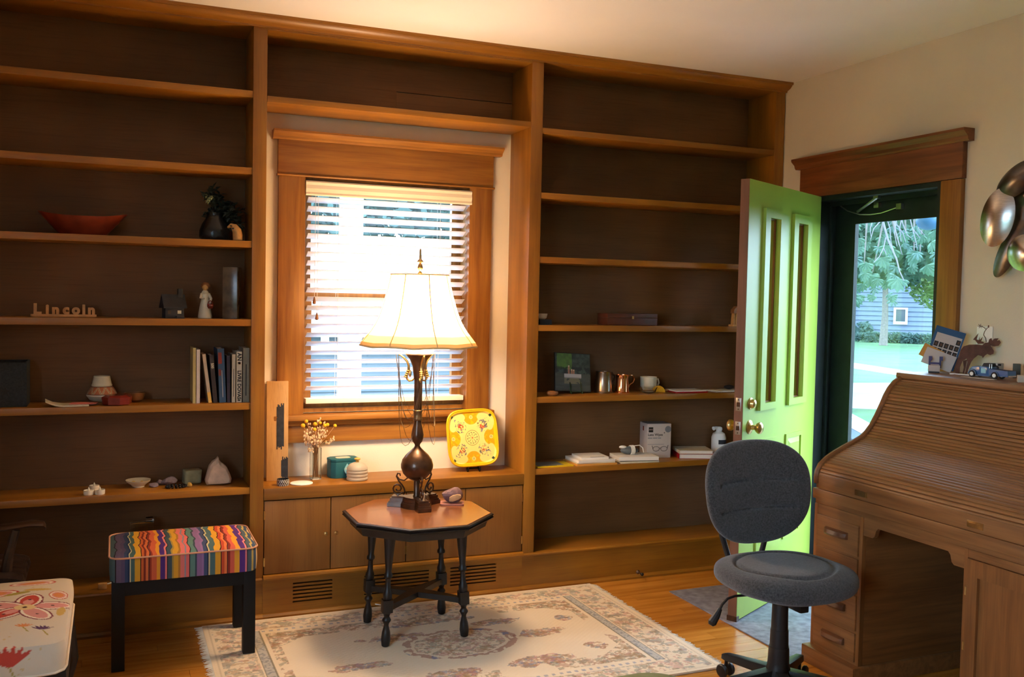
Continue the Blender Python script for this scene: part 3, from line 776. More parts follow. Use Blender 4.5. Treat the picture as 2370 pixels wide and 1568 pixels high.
# shade
MT['shade'] = translucent('cream silk shade', C(250, 236, 208), (0.86, 0.70, 0.46), 0.74)
Z0, Z1 = 0.728, 1.040
sp = [(0.0, 0.262), (0.05, 0.255), (0.10, 0.243), (0.2, 0.217), (0.3, 0.197), (0.4, 0.182), (0.5, 0.1705), (0.6, 0.161), (0.7, 0.152), (0.8, 0.144), (0.9, 0.137), (1.0, 0.130)]
def shade(a, b):
    th = 2 * PI * a; k = b * (len(sp) - 1); i = min(int(k), len(sp) - 2); fr = k - i
    tt = sp[i][0] * (1 - fr) + sp[i + 1][0] * fr; r = sp[i][1] * (1 - fr) + sp[i + 1][1] * fr
    lobe = abs(math.cos(4 * th)); r *= 0.98 + 0.02 * lobe
    z = Z0 + (Z1 - Z0) * tt - 0.005 * (1 - lobe) * (1 - tt) ** 6
    return (r * math.cos(th), r * math.sin(th), z)
sh = part('lamp_shade', MB().grid(shade, 96, 33, wrapu=True), 'shade', lp, smooth=True)
def fade_band(a, b):
    p = shade(a, b * 0.20); return (p[0] * 1.006, p[1] * 1.006, p[2])
MT['fade_band'] = translucent('lower glow fade layer', C(250, 232, 196), (0.34, 0.27, 0.15), 0.6)  # added band, imitates the glow fading towards the lower rim
part('fade_band', MB().grid(lambda a, b: fade_band(a, b * 0.5), 96, 6, wrapu=True), 'fade_band', sh, smooth=True)
MT['fade_band2'] = translucent('inner glow fade layer', C(250, 236, 208), (0.62, 0.52, 0.34), 0.7)  # added inner layer that dims the lower glow further
part('inner_fade_band', MB().grid(lambda a, b: tuple(Vector(fade_band(a, b * 1.15)) * 0.988 + Vector((0, 0, fade_band(a, b * 1.15)[2] * 0.012))), 96, 6, wrapu=True), 'fade_band2', sh, smooth=True)
MT['milk'] = translucent('opal glass', C(250, 246, 236), (0.85, 0.80, 0.70), 0.5, 0.3)
part('diffuser_bowl', MB().lathe([(0.0, 0.6905), (0.030, 0.691), (0.056, 0.693), (0.066, 0.702), (0.070, 0.716)], 40, cap=False), 'milk', lp, smooth=True)
MT['seam'] = pmat('shade seam braid', C(236, 206, 150), 0.8)
for k in range(8):
    pts = [Vector(shade(k / 8, b / 30)) * 1.0 for b in range(31)]
    pts = [Vector((p.x * 1.004, p.y * 1.004, p.z)) for p in pts]
    part('seam', MB().tube(pts, 0.0026, 5), 'seam', sh, smooth=True)
for b, rr_ in ((0.0, 0.0042), (1.0, 0.003)):
    part('trim_band', MB().tube([shade(a / 96, b) for a in range(96)], rr_, 6, closed=True), 'seam', sh, smooth=True)
m = MB()
for k in range(3):
    a = 2 * PI * k / 3; m.tube([(0, 0, 1.03), (0.126 * math.cos(a), 0.126 * math.sin(a), 1.036)], 0.002, 6)
m.tube([(0, 0, 0.688), (0, 0, 0.76)], 0.010, 10); m.tube([(0, 0, 0.76), (0, 0, 1.05)], 0.0035, 8)
part('harp', m, 'brass', lp, smooth=True)
part('finial', MB().lathe([(0.004, 1.040), (0.010, 1.044), (0.010, 1.050), (0.004, 1.056), (0.011, 1.066), (0.0125, 1.074), (0.008, 1.086), (0.004, 1.092), (0.015, 1.098), (0.012, 1.104), (0.0055, 1.110), (0.004, 1.150), (0.002, 1.156), (0, 1.157)], 16), 'brass', lp, smooth=True)
MT['bulb'] = pmat('warm bulb glass', (1, 0.9, 0.7), 0.4, emit=(1.0, 0.74, 0.42), estr=30.0)
for k in range(2):
    a = R(20) + k * PI
    part('bulb', MB().ball((0.055 * math.cos(a), 0.055 * math.sin(a), 0.850), (0.026, 0.026, 0.036), 16, 10), 'bulb', lp, smooth=True)
for k in range(2):
    a = R(20) + k * PI
    ld = bpy.data.lights.new('bulb_light', 'POINT'); ld.energy = LAMP_W / 2; ld.color = LAMP_COL; ld.shadow_soft_size = 0.12
    lo = bpy.data.objects.new('bulb_light', ld); COL.objects.link(lo); lo.parent = lp
    lo.location = (0.055 * math.cos(a + PI / 2), 0.055 * math.sin(a + PI / 2), 0.855)
m = MB().tube([onZ(u, v, 0.014) for u, v in ((786, 1408), (800, 1402), (830, 1399), (860, 1398), (885, 1402))], 0.003, 6)
solo('lamp_cord', 'thin white electrical cord lying on the rug behind the table', 'cord', m, 'white', smooth=True)

# ================================================================== striped stool
st = thing('upholstered_stool', 'black wooden stool with rainbow striped cushion before the left bookcase', 'stool', (-0.362, -0.245, 0))
for sx in (-1, 1):
    for sy in (-1, 1):
        z0 = 0.0105 if (sx > 0) else 0.0005
        m = MB().box(sx * 0.247 - 0.024, sx * 0.247 + 0.024, sy * 0.163 - 0.024, sy * 0.163 + 0.024, z0, 0.36)
        part('leg', m, 'black', st, bevel=0.002)
for sy in (-1, 1): part('rail', MB().box(-0.225, 0.225, sy * 0.176 - 0.010, sy * 0.176 + 0.010, 0.297, 0.36), 'black', st)
for sx in (-1, 1): part('rail', MB().box(sx * 0.262 - 0.009, sx * 0.262 + 0.009, -0.145, 0.145, 0.297, 0.36), 'black', st)
def stripes():
    """wavy striped weave: constant colour ramp across x, waved along y on the top"""
    t = NT('striped upholstery'); b = t.bsdf
    tc = t.node('ShaderNodeTexCoord'); sp_ = t.node('ShaderNodeSeparateXYZ'); t.link(tc.outputs['Object'], sp_.inputs[0])
    def mth(op, a, b_=None, c=None):
        n = t.node('ShaderNodeMath', operation=op)
        for i, v in enumerate((a, b_, c)):
            if v is None: continue
            if isinstance(v, (int, float)): n.inputs[i].default_value = v
            else: t.link(v, n.inputs[i])
        return n.outputs[0]
    x, y_, z_ = sp_.outputs
    top = mth('GREATER_THAN', z_, 0.4485)
    w1 = mth('MULTIPLY', mth('SINE', mth('ADD', mth('MULTIPLY', y_, 46.0), mth('MULTIPLY', x, 38.0))), 0.0036)
    w2 = mth('MULTIPLY', mth('SINE', mth('ADD', mth('MULTIPLY', y_, 97.0), mth('MULTIPLY', x, 120.0))), 0.0016)
    u = mth('MULTIPLY_ADD', mth('ADD', x, mth('MULTIPLY', mth('ADD', w1, w2), top)), 1 / 0.566, 0.5)
    half = mth('GREATER_THAN', u, 0.5)
    def ramp(cols, src):
        rp = t.node('ShaderNodeValToRGB'); rp.color_ramp.interpolation = 'CONSTANT'; el = rp.color_ramp.elements
        tot = sum(w for w, c in cols); acc = 0.0
        for i, (w, c) in enumerate(cols):
            e_ = el[i] if i < 2 else el.new(0.999)
            e_.position = acc / tot; e_.color = (*C(*c), 1); acc += w
        t.link(src, rp.inputs[0]); return rp.outputs[0]
    dk = (40, 30, 36)
    A = [(3, (74, 96, 98)), (.5, dk), (2.2, (96, 82, 104)), (1.6, (86, 72, 100)), (1.4, (52, 66, 96)), (.8, (34, 50, 80)), (.5, (206, 196, 150)), (1.8, (70, 96, 92)), (2.4, (208, 154, 44)), (.5, dk), (1.1, (196, 96, 46)), (.9, (120, 44, 34)), (1.2, (206, 108, 60)), (.4, dk), (1.0, (140, 52, 36)),
         (2.4, (204, 96, 62)), (1.6, (222, 150, 44)), (2.2, (78, 44, 116)), (.8, (224, 126, 120)), (.4, dk), (2.0, (66, 84, 92)), (.8, (168, 140, 70)), (2.0, (212, 156, 46)), (1.0, (176, 120, 50)), (2.0, (222, 118, 112)), (.7, (140, 140, 150))]
    B = [(1.4, (222, 110, 104)), (.4, dk), (2.2, (96, 132, 122)), (.8, (60, 74, 84)), (2.2, (140, 104, 148)), (1.0, (150, 112, 160)), (1.6, (66, 78, 112)), (.5, (30, 40, 66)), (.7, (206, 190, 140)), (2.4, (78, 106, 108)), (2.4, (218, 158, 46)), (.5, dk), (1.2, (196, 76, 44)), (1.2, (226, 124, 72)), (.5, (60, 34, 34)), (1.0, (140, 50, 40)),
         (2.0, (214, 96, 76)), (2.4, (226, 158, 50)), (2.6, (86, 46, 124)), (.8, (226, 128, 134)), (.4, dk), (1.8, (78, 94, 104)), (1.0, (186, 160, 90)), (1.4, (60, 80, 108)), (1.4, (208, 176, 130))]
    ca = ramp(A, mth('MULTIPLY', u, 2.0)); cb = ramp(B, mth('MULTIPLY_ADD', u, 2.0, -1.0))
    mx = t.node('ShaderNodeMix', data_type='RGBA'); t.link(half, mx.inputs['Factor']); t.link(ca, mx.inputs['A']); t.link(cb, mx.inputs['B'])
    t.link(mx.outputs['Result'], b.inputs['Base Color']); b.inputs['Roughness'].default_value = 0.8; b.inputs['Specular IOR Level'].default_value = 0.25
    return t.m
MT['stripe'] = stripes()
SW, SD = 0.276, 0.204
def cushion(hw, hd, z0, z1, crown_, rad, nu=200, nv=16):
    """upholstered block: straight sides, soft crown"""
    m = MB()
    rp = rounded(2 * hw, 2 * hd, rad, 8)
    # resample perimeter
    P_ = [Vector((*p, 0)) for p in rp]; P_.append(P_[0])
    Ls = [0]
    for a, b in zip(P_, P_[1:]): Ls.append(Ls[-1] + (b - a).length)
    per = []
    for k in range(nu):
        s = Ls[-1] * k / nu
        for i in range(len(Ls) - 1):
            if Ls[i] <= s <= Ls[i + 1]:
                per.append(P_[i].lerp(P_[i + 1], (s - Ls[i]) / max(1e-9, Ls[i + 1] - Ls[i]))); break
    rings = []
    ns = 24 if nv > 50 else 6
    for k in range(ns): rings.append((1.0 + 0.012 * math.sin(PI * k / (ns - 1)), z0 + (z1 - z0) * k / (ns - 1)))
    for k in range(1, nv): 
        s = 1 - k / nv; rings.append((s, z1 + crown_ * (1 - s ** 3.0) ** 0.8))
    v = []; f = []
    for s, z in rings: v += [(p.x * s, p.y * s, z) for p in per]
    v.append((0, 0, z1 + crown_)); n = len(per)
    for i in range(len(rings) - 1):
        for k in range(n): f.append((i * n + k, i * n + (k + 1) % n, (i + 1) * n + (k + 1) % n, (i + 1) * n + k))
    for k in range(n): f.append(((len(rings) - 1) * n + k, (len(rings) - 1) * n + (k + 1) % n, len(v) - 1))
    f.append(tuple(range(n - 1, -1, -1)))
    return m.add(v, f), per
m, per = cushion(SW, SD, 0.355, 0.448, 0.026, 0.045, 160, 16)
cu = part('cushion', m, 'stripe', st, smooth=True, angle=60)
pts = [(p.x * 1.012, p.y * 1.012, 0.449) for p in per[::2]]
part('piping', MB().tube(pts, 0.0035, 6, closed=True), pmat('pale pink piping', C(206, 150, 120), 0.8), st, smooth=True)
# ================================================================== floral ottoman (bottom left)
OX0, OX1, OY0, OY1 = -1.50, -0.765, -1.215, -0.500
ot = thing('floral_ottoman', 'cream floral print ottoman cushion on a dark wood frame, front left', 'ottoman', ((OX0 + OX1) / 2, (OY0 + OY1) / 2, 0))
ow, od = (OX1 - OX0) / 2, (OY1 - OY0) / 2
MT['floral'] = vcol('floral printed cotton', 0.85, 0.2, bump=0.12, bscale=500)
m, _p = cushion(ow, od, 0.315, 0.408, 0.022, 0.05, 520, 110)
oc = part('cushion', m, 'floral', ot, smooth=True, angle=60)
def floralfn(co):
    x, y, z = co[:, 0], co[:, 1], co[:, 2]
    # top is printed in plan; sides continue the print downwards
    yy = np.where((z < 0.4) & (y < -od * 0.9), y - (0.41 - z), y); x = np.where((z < 0.4) & (x > ow * 0.9), x + (0.41 - z), x); n = len(x)
    col = np.tile(np.array(C(216, 200, 176)), (n, 1))
    def ell(cx, cy, rx, ry, a, c, m=1.0):
        nonlocal col
        dx, dy = x - cx, yy - cy; ca, sa = math.cos(a), math.sin(a)
        q = ((dx * ca + dy * sa) / rx) ** 2 + ((-dx * sa + dy * ca) / ry) ** 2
        col = mixc(col, c, (q < 1) * m); return q
    red, dred, wht, gold, org, pur, olive, pink, brown = C(196, 74, 58), C(130, 50, 60), C(240, 226, 206), C(206, 168, 92), C(220, 140, 84), C(96, 60, 92), C(170, 150, 70), C(220, 150, 140), C(70, 40, 36)
    def flower(cx, cy, s, rot=0.0, npet=5):
        for k in range(npet):
            a = rot + 2 * PI * k / npet
            px, py = cx + math.cos(a) * 0.055 * s, cy + math.sin(a) * 0.055 * s
            ell(px, py, 0.056 * s, 0.032 * s, a, dred); ell(px, py, 0.051 * s, 0.0275 * s, a, wht); ell(px, py, 0.044 * s, 0.021 * s, a, red if k % 2 else pink)
            ell(cx + math.cos(a) * 0.040 * s, cy + math.sin(a) * 0.040 * s, 0.024 * s, 0.012 * s, a, pink)
            ell(cx + math.cos(a) * 0.062 * s, cy + math.sin(a) * 0.062 * s, 0.004 * s, 0.004 * s, 0, brown)
        ell(cx, cy, 0.024 * s, 0.022 * s, 0, C(226, 196, 140)); ell(cx, cy, 0.006 * s, 0.006 * s, 0, brown)
    flower(0.235, -0.015, 1.35, 0.2); flower(-0.20, 0.02, 1.1, 0.7); flower(-0.02, -0.26, 1.2, 0.3); flower(-0.28, -0.26, 1.1, 0.1)
    for cx, cy, rx, ry in ((0.12, 0.155, 0.085, 0.045), (0.24, 0.275, 0.075, 0.035), (0.33, 0.12, 0.03, 0.05), (-0.18, 0.26, 0.09, 0.05), (-0.04, -0.08, 0.05, 0.03)):
        ell(cx, cy, rx, ry, 0.1, red); ell(cx, cy, rx * 0.9, ry * 0.88, 0.1, wht); ell(cx, cy, rx * 0.75, ry * 0.7, 0.1, pink); ell(cx, cy, rx * 0.55, ry * 0.5, 0.1, org)
    for cx, cy, a, c in ((0.20, 0.145, 0.5, olive), (0.26, 0.185, 0.1, gold), (0.02, 0.31, 0.3, olive), (0.345, -0.06, 1.5, gold), (-0.32, 0.14, 0.9, olive)):
        ell(cx, cy, 0.045, 0.013, a, c)
    for cx, cy, s, c in ((0.145, -0.165, 1.0, org), (0.245, -0.215, 0.7, org), (0.30, -0.245, 0.8, pur), (-0.12, -0.15, 1.1, org), (0.08, -0.40, 1.0, pur), (0.22, -0.42, 1.5, red)):
        for k in range(6):
            a = R(40 + k * 20); ell(cx + math.cos(a) * 0.026 * s, cy + math.sin(a) * 0.026 * s, 0.024 * s, 0.005 * s, a, c)
        dx = np.abs(x - cx - (yy - cy) * -0.4); col = mixc(col, olive, ((dx < 0.0025) & (yy < cy) & (yy > cy - 0.06 * s)) * 1.0)
    for k in range(7):     # striped fan at the left
        a = R(-10 + k * 16); ell(0.0 + math.cos(a) * 0.09, -0.29 + math.sin(a) * 0.09, 0.085, 0.008, a, brown if k % 2 else org)
    sp_ = vnoise(x * 70, yy * 70, 9); col = mixc(col, gold, ((sp_ > 0.93) & (fbm(x * 5, yy * 5, 2) > 0.55)) * 0.7)
    return col
paint(oc, floralfn)
part('welt', MB().tube([(p.x * 1.012, p.y * 1.012, 0.318) for p in _p[::6]], 0.004, 6, closed=True), pmat('cream welt cord', C(226, 208, 184), 0.8), ot, smooth=True)
part('frame', MB().box(-ow + 0.012, ow + 0.006, -od + 0.015, od - 0.01, 0.235, 0.314), 'ebony', ot, bevel=0.006)
for sx in (-1, 1):
    for sy in (-1, 1):
        part('leg', MB().tube([(sx * (ow - 0.02), sy * (od - 0.05), 0.235), (sx * (ow - 0.005), sy * (od - 0.045), 0.12), (sx * (ow - 0.03), sy * (od - 0.05), 0.0005)], [0.030, 0.026, 0.020], 10), 'ebony', ot, smooth=True)

# ================================================================== armchair at the far left
ac = thing('armchair', 'dark wooden armchair with pleated brown leather seat at the far left', 'chair', (-1.28, -0.42, 0))
MT['dkwood'] = wood('dark stained chair wood', (0.035, 0.015, 0.008), (0.075, 0.030, 0.014), 'x', 0.4)
MT['leather'] = pmat('dark brown leather', (0.030, 0.017, 0.014), 0.35, var=0.3, vscale=30, bump=0.2, bscale=120)
for sy in (0.04, -0.0):
    pass
def arm(y0):
    pts = [(-0.26, y0, 0.585), (-0.05, y0, 0.578), (0.15, y0, 0.566), (0.28, y0 + 0.01, 0.570), (0.36, y0 + 0.02, 0.576), (0.405, y0 + 0.03, 0.568), (0.412, y0 + 0.03, 0.556)]
    v = []; f = []; N = len(pts)
    wds = [0.028, 0.030, 0.034, 0.042, 0.042, 0.028, 0.012]
    for p, w_ in zip(pts, wds):
        for a in range(10):
            c = 2 * PI * a / 10; v.append((p[0], p[1] + w_ * math.cos(c), p[2] + 0.012 * math.sin(c)))
    for i in range(N - 1):
        for a in range(10): f.append((i * 10 + a, i * 10 + (a + 1) % 10, i * 10 + 10 + (a + 1) % 10, i * 10 + 10 + a))
    f += [tuple(range(10)), tuple(range(N * 10 - 1, N * 10 - 11, -1))]
    part('arm', MB().add(v, f), 'dkwood', ac, smooth=True)
    part('arm_post', MB().tube([(0.27, y0, 0.36), (0.285, y0, 0.46), (0.31, y0, 0.56)], [0.024, 0.018, 0.016], 10), 'dkwood', ac, smooth=True)
arm(0.10)
def pleat(a, b):
    x = -0.24 + 0.58 * a; ang = b * 2 * PI
    return (0, 0, 0)
m = MB()
v = []; f = []
NU, NV = 40, 20
for i in range(NU + 1):
    yy = 0.0 + 0.36 * i / NU
    pl = 0.006 * abs(math.sin(i / NU * PI * 4))
    for k in range(NV):
        a = 2 * PI * k / NV
        v.append((0.045 + (0.295 + pl) * abs(math.cos(a)) ** 0.35 * (1 if math.cos(a) > 0 else -1), yy, 0.370 + (0.036 + pl) * abs(math.sin(a)) ** 0.6 * (1 if math.sin(a) > 0 else -1)))
for i in range(NU):
    for k in range(NV): f.append((i * NV + k, i * NV + (k + 1) % NV, i * NV + NV + (k + 1) % NV, i * NV + NV + k))
f += [tuple(range(NV)), tuple(range((NU + 1) * NV - 1, NU * NV - 1, -1))]
part('seat', m.add(v, f), 'leather', ac, smooth=True)
part('seat_frame', MB().box(-0.25, 0.31, 0.0, 0.36, 0.27, 0.334), 'dkwood', ac, bevel=0.005)
for x in (-0.22, 0.28):
    for yy in (0.03, 0.33):
        part('leg', MB().tube([(x, yy, 0.27), (x + (0.02 if x > 0 else -0.03), yy, 0.0005)], [0.022, 0.015], 10), 'dkwood', ac, smooth=True)
for yy in (0.03, 0.105, 0.18, 0.255, 0.33):
    part('back_slat', MB().box(-0.285, -0.265, yy - 0.014, yy + 0.014, 0.33, 0.95), 'dkwood', ac, bevel=0.003)
part('top_rail', MB().box(-0.295, -0.26, 0.0, 0.36, 0.95, 1.03), 'dkwood', ac, bevel=0.006)

# ================================================================== green footstool at the bottom edge
MT['sage'] = pmat('sage green upholstery', C(150, 152, 104), 0.9, var=0.08, vscale=60, bump=0.2, bscale=300)
gp = thing('green_footstool', 'sage green upholstered footstool at the bottom edge of the view', 'footstool', (0.600, -2.225, 0))
m, _p = cushion(0.30, 0.235, 0.22, 0.392, 0.042, 0.12, 120, 14); part('cushion', m, 'sage', gp, smooth=True, angle=70)
for sx in (-1, 1):
    for sy in (-1, 1): part('leg', MB().lathe([(0.013, 0.0005), (0.02, 0.2)], 12, c=(sx * 0.2, sy * 0.14, 0)).lathe([(0.03, 0.2), (0.03, 0.222)], 12, c=(sx * 0.2, sy * 0.14, 0)), 'ebony', gp, smooth=True)

# ================================================================== office chair
oc_ = thing('office_chair', 'charcoal cloth swivel office chair in front of the desk', 'chair', (1.672, -1.520, 0))
part('hub', MB().lathe([(0.050, 0.075), (0.050, 0.10), (0.042, 0.125), (0.040, 0.14)], 20), 'blkplastic', oc_, smooth=True)
part('column', MB().lathe([(0.040, 0.13), (0.0375, 0.20), (0.0345, 0.20), (0.033, 0.265), (0.031, 0.265), (0.0295, 0.36), (0.022, 0.36), (0.022, 0.40)], 24), 'blkplastic', oc_, smooth=True, angle=30)
for k in range(5):
    a = R(104 + 72 * k); ca, sa = math.cos(a), math.sin(a)
    M_ = Matrix.Rotation(a, 4, 'Z')
    v = [(0.03, -0.026, 0.080), (0.03, 0.026, 0.080), (0.03, 0.022, 0.118), (0.03, -0.022, 0.118), (0.245, -0.018, 0.070), (0.245, 0.018, 0.070), (0.245, 0.015, 0.095), (0.245, -0.015, 0.095), (0.265, -0.012, 0.070), (0.265, 0.012, 0.070), (0.265, 0.010, 0.088), (0.265, -0.010, 0.088)]
    fc = [(3, 2, 1, 0), (0, 1, 5, 4), (1, 2, 6, 5), (2, 3, 7, 6), (3, 0, 4, 7), (4, 5, 9, 8), (5, 6, 10, 9), (6, 7, 11, 10), (7, 4, 8, 11), (8, 9, 10, 11)]
    lg = part('base_leg', MB().add(v, fc, M_), 'blkplastic', oc_, bevel=0.003)
    cm = MB()
    for s in (-1, 1):
        cm.lathe([(0.004, 0), (0.022, 0.001), (0.026, 0.006), (0.026, 0.014), (0.022, 0.018), (0.004, 0.019)], 18, M=M_ @ Matrix.Translation((0.250, s * 0.012 - (0.019 if s < 0 else 0), 0.0272)) @ Matrix.Rotation(R(-90), 4, 'X'))
    cm.tube([(0.248 * ca, 0.248 * sa, 0.03), (0.248 * ca, 0.248 * sa, 0.085)], 0.007, 8)
    part('caster', cm, 'blkplastic', lg, smooth=True)
part('mechanism', MB().box(-0.075, 0.075, -0.10, 0.13, 0.385, 0.418).box(0.045, 0.085, -0.06, 0.02, 0.335, 0.385), 'blkplastic', oc_, bevel=0.006)
lv = part('lever', MB().tube([(-0.06, 0.03, 0.395), (-0.17, 0.05, 0.392), (-0.20, 0.052, 0.385), (-0.222, 0.054, 0.365), (-0.232, 0.055, 0.345)], 0.005, 8), 'blkplastic', oc_, smooth=True)
part('grip', MB().tube([(-0.230, 0.055, 0.350), (-0.244, 0.056, 0.325), (-0.262, 0.057, 0.300), (-0.268, 0.057, 0.292)], [0.009, 0.014, 0.017, 0.010], 10), 'blkplastic', lv, smooth=True)
def soft(hw, hd, th, e_=3.2):
    """superellipse pad: (a, b) -> point, b goes under-edge-top"""
    def fn(a, b):
        th_ = 2 * PI * a; c, s = math.cos(th_), math.sin(th_)
        sx = abs(c) ** (2 / e_) * (1 if c > 0 else -1); sy = abs(s) ** (2 / e_) * (1 if s > 0 else -1)
        t_ = PI * (b - 0.5); rr_ = max(0.0, math.cos(t_)) ** 0.45; zz = math.sin(t_)
        zz = abs(zz) ** 0.75 * (1 if zz > 0 else -1)
        return sx * hw * rr_, sy * hd * rr_, zz * th
    return fn
fn = soft(0.250, 0.225, 0.050, 2.7)
def seatfn(a, b):
    x, y_, z_ = fn(a, b)
    rim = (abs(x) / 0.262) ** 2 + (abs(y_) / 0.235) ** 2
    if z_ > 0: z_ += -0.010 * max(0, 1 - rim * 1.6) - 0.012 * math.exp(-((rim - 0.50) / 0.05) ** 2)
    z_ -= 0.030 * max(0, (-y_ - 0.10) / 0.14) ** 2      # waterfall front
    x *= 1 + 0.10 * (-y_ / 0.235) * 0.5
    return (x + 0.012, y_ + 0.0, 0.468 + z_)
part('seat', MB().grid(seatfn, 96, 70, wrapu=True), 'chair_cloth', oc_, smooth=True, weld=True, angle=80)
fb = soft(0.246, 0.203, 0.034, 2.5)
Mb = Matrix.Translation((0.040, 0.235, 0.737)) @ Matrix.Rotation(R(-9), 4, 'X') @ Matrix.Rotation(R(90), 4, 'X')
def backfn(a, b):
    x, z_, y_ = fb(a, b)
    x *= 1 + 0.10 * (z_ / 0.205) * 0.4
    for lz in (0.045, -0.065):
        y_ *= 1 - 0.42 * math.exp(-((z_ - lz + 0.012 * (x / 0.2) ** 2) / 0.006) ** 2) * (abs(x) < 0.19)
    return tuple(Mb @ Vector((x, z_, y_ - 0.03 * (x / 0.21) ** 2 * -1)))
part('backrest', MB().grid(backfn, 96, 150, wrapu=True), 'chair_cloth', oc_, smooth=True, weld=True, angle=80)
for s in (-1, 1):
    part('back_support', MB().tube([(0.03 + s * 0.035, 0.10, 0.398), (0.03 + s * 0.05, 0.20, 0.405), (0.03 + s * 0.075, 0.262, 0.46), (0.035 + s * 0.110, 0.275, 0.56), (0.035 + s * 0.120, 0.270, 0.66)], 0.0115, 10), 'blkplastic', oc_, smooth=True)

# ================================================================== rolltop desk
DX0, DX1, DY0, DY1 = 2.050, 2.800, -2.330, -1.250
dk = thing('rolltop_desk', 'oak rolltop desk with closed tambour against the right wall', 'desk', (2.42, -1.79, 0))
def dp(name, mb, mat, par=None, bevel=0.002, **k): return part(name, mb, mat, par or dk, bevel=bevel, world=True, **k)
LP, RP = (-1.528, -1.252), (-2.328, -2.003)
dp('writing_slab', MB().box(2.040, DX1, DY0 - 0.01, DY1 + 0.004, 0.682, 0.726), 'oak_y', bevel=0.006)
dp('slab_moulding', MB().box(2.052, DX1, DY0, DY1 - 0.002, 0.662, 0.682), 'oak_y')
for (a, b), nm in ((LP, 'l'), (RP, 'r')):
    dp('pedestal_side', MB().box(DX0 + 0.02, DX1 - 0.02, b - 0.022, b, 0.072, 0.662), 'oak_x')
    dp('pedestal_side', MB().box(DX0 + 0.02, DX1 - 0.02, a, a + 0.022, 0.072, 0.662), 'oak_x')
    dp('plinth', MB().box(2.014, DX1 - 0.005, a - 0.012, b + 0.012, 0.0005, 0.072), 'oak_y', bevel=0.006)
    dp('pedestal_back', MB().box(DX1 - 0.03, DX1 - 0.02, a + 0.022, b - 0.022, 0.072, 0.662), 'oak_z', bevel=0)
MT['shadedpull'] = wood('shadow toned pull wood', (0.10, 0.036, 0.014), (0.17, 0.065, 0.024), 'y', 0.4)  # same oak as the drawers, darkened to carry the pulls' shadow
MT['shadedinner'] = wood('shade toned inner boards', (0.055, 0.024, 0.012), (0.085, 0.038, 0.018), 'z', 0.6)  # knee-hole shade is put into this board colour
# left pedestal: frame rails and drawers
a, b = LP
dp('face_stile', MB().box(DX0 - 0.001, DX0 + 0.02, b - 0.018, b, 0.072, 0.662), 'oak_z')
dp('face_stile', MB().box(DX0 - 0.001, DX0 + 0.02, a, a + 0.018, 0.072, 0.662), 'oak_z')
dz = [(0.082, 0.196), (0.206, 0.345), (0.355, 0.490), (0.500, 0.622)]
for z0, z1 in dz:
    d = dp('drawer', MB().box(DX0 - 0.006, DX0 + 0.25, a + 0.020, b - 0.020, z0, z1), 'oak_y', bevel=0.004)
    yc, zc = (a + b) / 2, (z0 + z1) / 2 + 0.006
    prof = [(-0.064, 0.0), (-0.062, -0.012), (-0.050, -0.020), (-0.030, -0.024), (0.0, -0.026), (0.030, -0.024), (0.050, -0.020), (0.062, -0.012), (0.064, 0.0)]
    m = MB(); v = []; f = []
    for py, px in prof:
        v += [(DX0 - 0.005, yc + py, zc + 0.016), (DX0 - 0.006 + px * 0.75, yc + py, zc + 0.010), (DX0 - 0.006 + px, yc + py, zc - 0.004), (DX0 - 0.006 + px * 0.8, yc + py, zc - 0.012), (DX0 - 0.005, yc + py, zc - 0.006)]
    for i in range(len(prof) - 1):
        for k in range(5): f.append((i * 5 + k, i * 5 + (k + 1) % 5, i * 5 + 5 + (k + 1) % 5, i * 5 + 5 + k))
    dp('drawer_pull', m.add(v, f), 'shadedpull', d, bevel=0, smooth=True)
for z0, z1 in ((0.622, 0.662), (0.490, 0.500), (0.345, 0.355), (0.196, 0.206), (0.072, 0.082)):
    dp('face_rail', MB().box(DX0, DX0 + 0.02, a + 0.018, b - 0.018, z0, z1), 'oak_y', bevel=0)
# right pedestal: framed panel door
a, b = RP
dp('face_stile', MB().box(DX0 - 0.001, DX0 + 0.02, b - 0.016, b, 0.072, 0.662), 'oak_z')
dp('face_stile', MB().box(DX0 - 0.001, DX0 + 0.02, a, a + 0.016, 0.072, 0.662), 'oak_z')
dp('face_rail', MB().box(DX0, DX0 + 0.02, a + 0.016, b - 0.016, 0.634, 0.662), 'oak_y', bevel=0)
d = dp('cabinet_door', MB().cells(a + 0.018, b - 0.018, 0.076, 0.632, [(a + 0.068, b - 0.062, 0.13, 0.575)], DX0 - 0.008, DX0 + 0.012, axis='x'), 'oak_z', bevel=0)
dp('door_panel', MB().box(DX0 + 0.004, DX0 + 0.010, a + 0.066, b - 0.060, 0.128, 0.577), 'oak_z', d, bevel=0)
for z in (0.18, 0.33, 0.52): dp('hinge', MB().lathe([(0.004, -0.014), (0.004, 0.014)], 8, c=(DX0 - 0.007, b - 0.016, z)), 'brass', d, bevel=0, smooth=True)
# knee hole: shaped apron, modesty panel with shade in its colour
kp = [(-1.528, 0.662), (-1.528, 0.590), (-1.575, 0.590), (-1.585, 0.598), (-1.592, 0.622), (-1.602, 0.632), (-1.930, 0.632), (-1.940, 0.622), (-1.947, 0.598), (-1.957, 0.590), (-2.003, 0.590), (-2.003, 0.662)]
dp('knee_apron', MB().prism([(p[0], p[1]) for p in kp], DX0 + 0.004, DX0 + 0.022, 'x'), 'oak_y', bevel=0)
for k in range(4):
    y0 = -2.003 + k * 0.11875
    dp('modesty_board', MB().box(2.60, 2.612, y0 + 0.001, y0 + 0.1178, 0.06, 0.662), 'shadedinner', bevel=0.002)
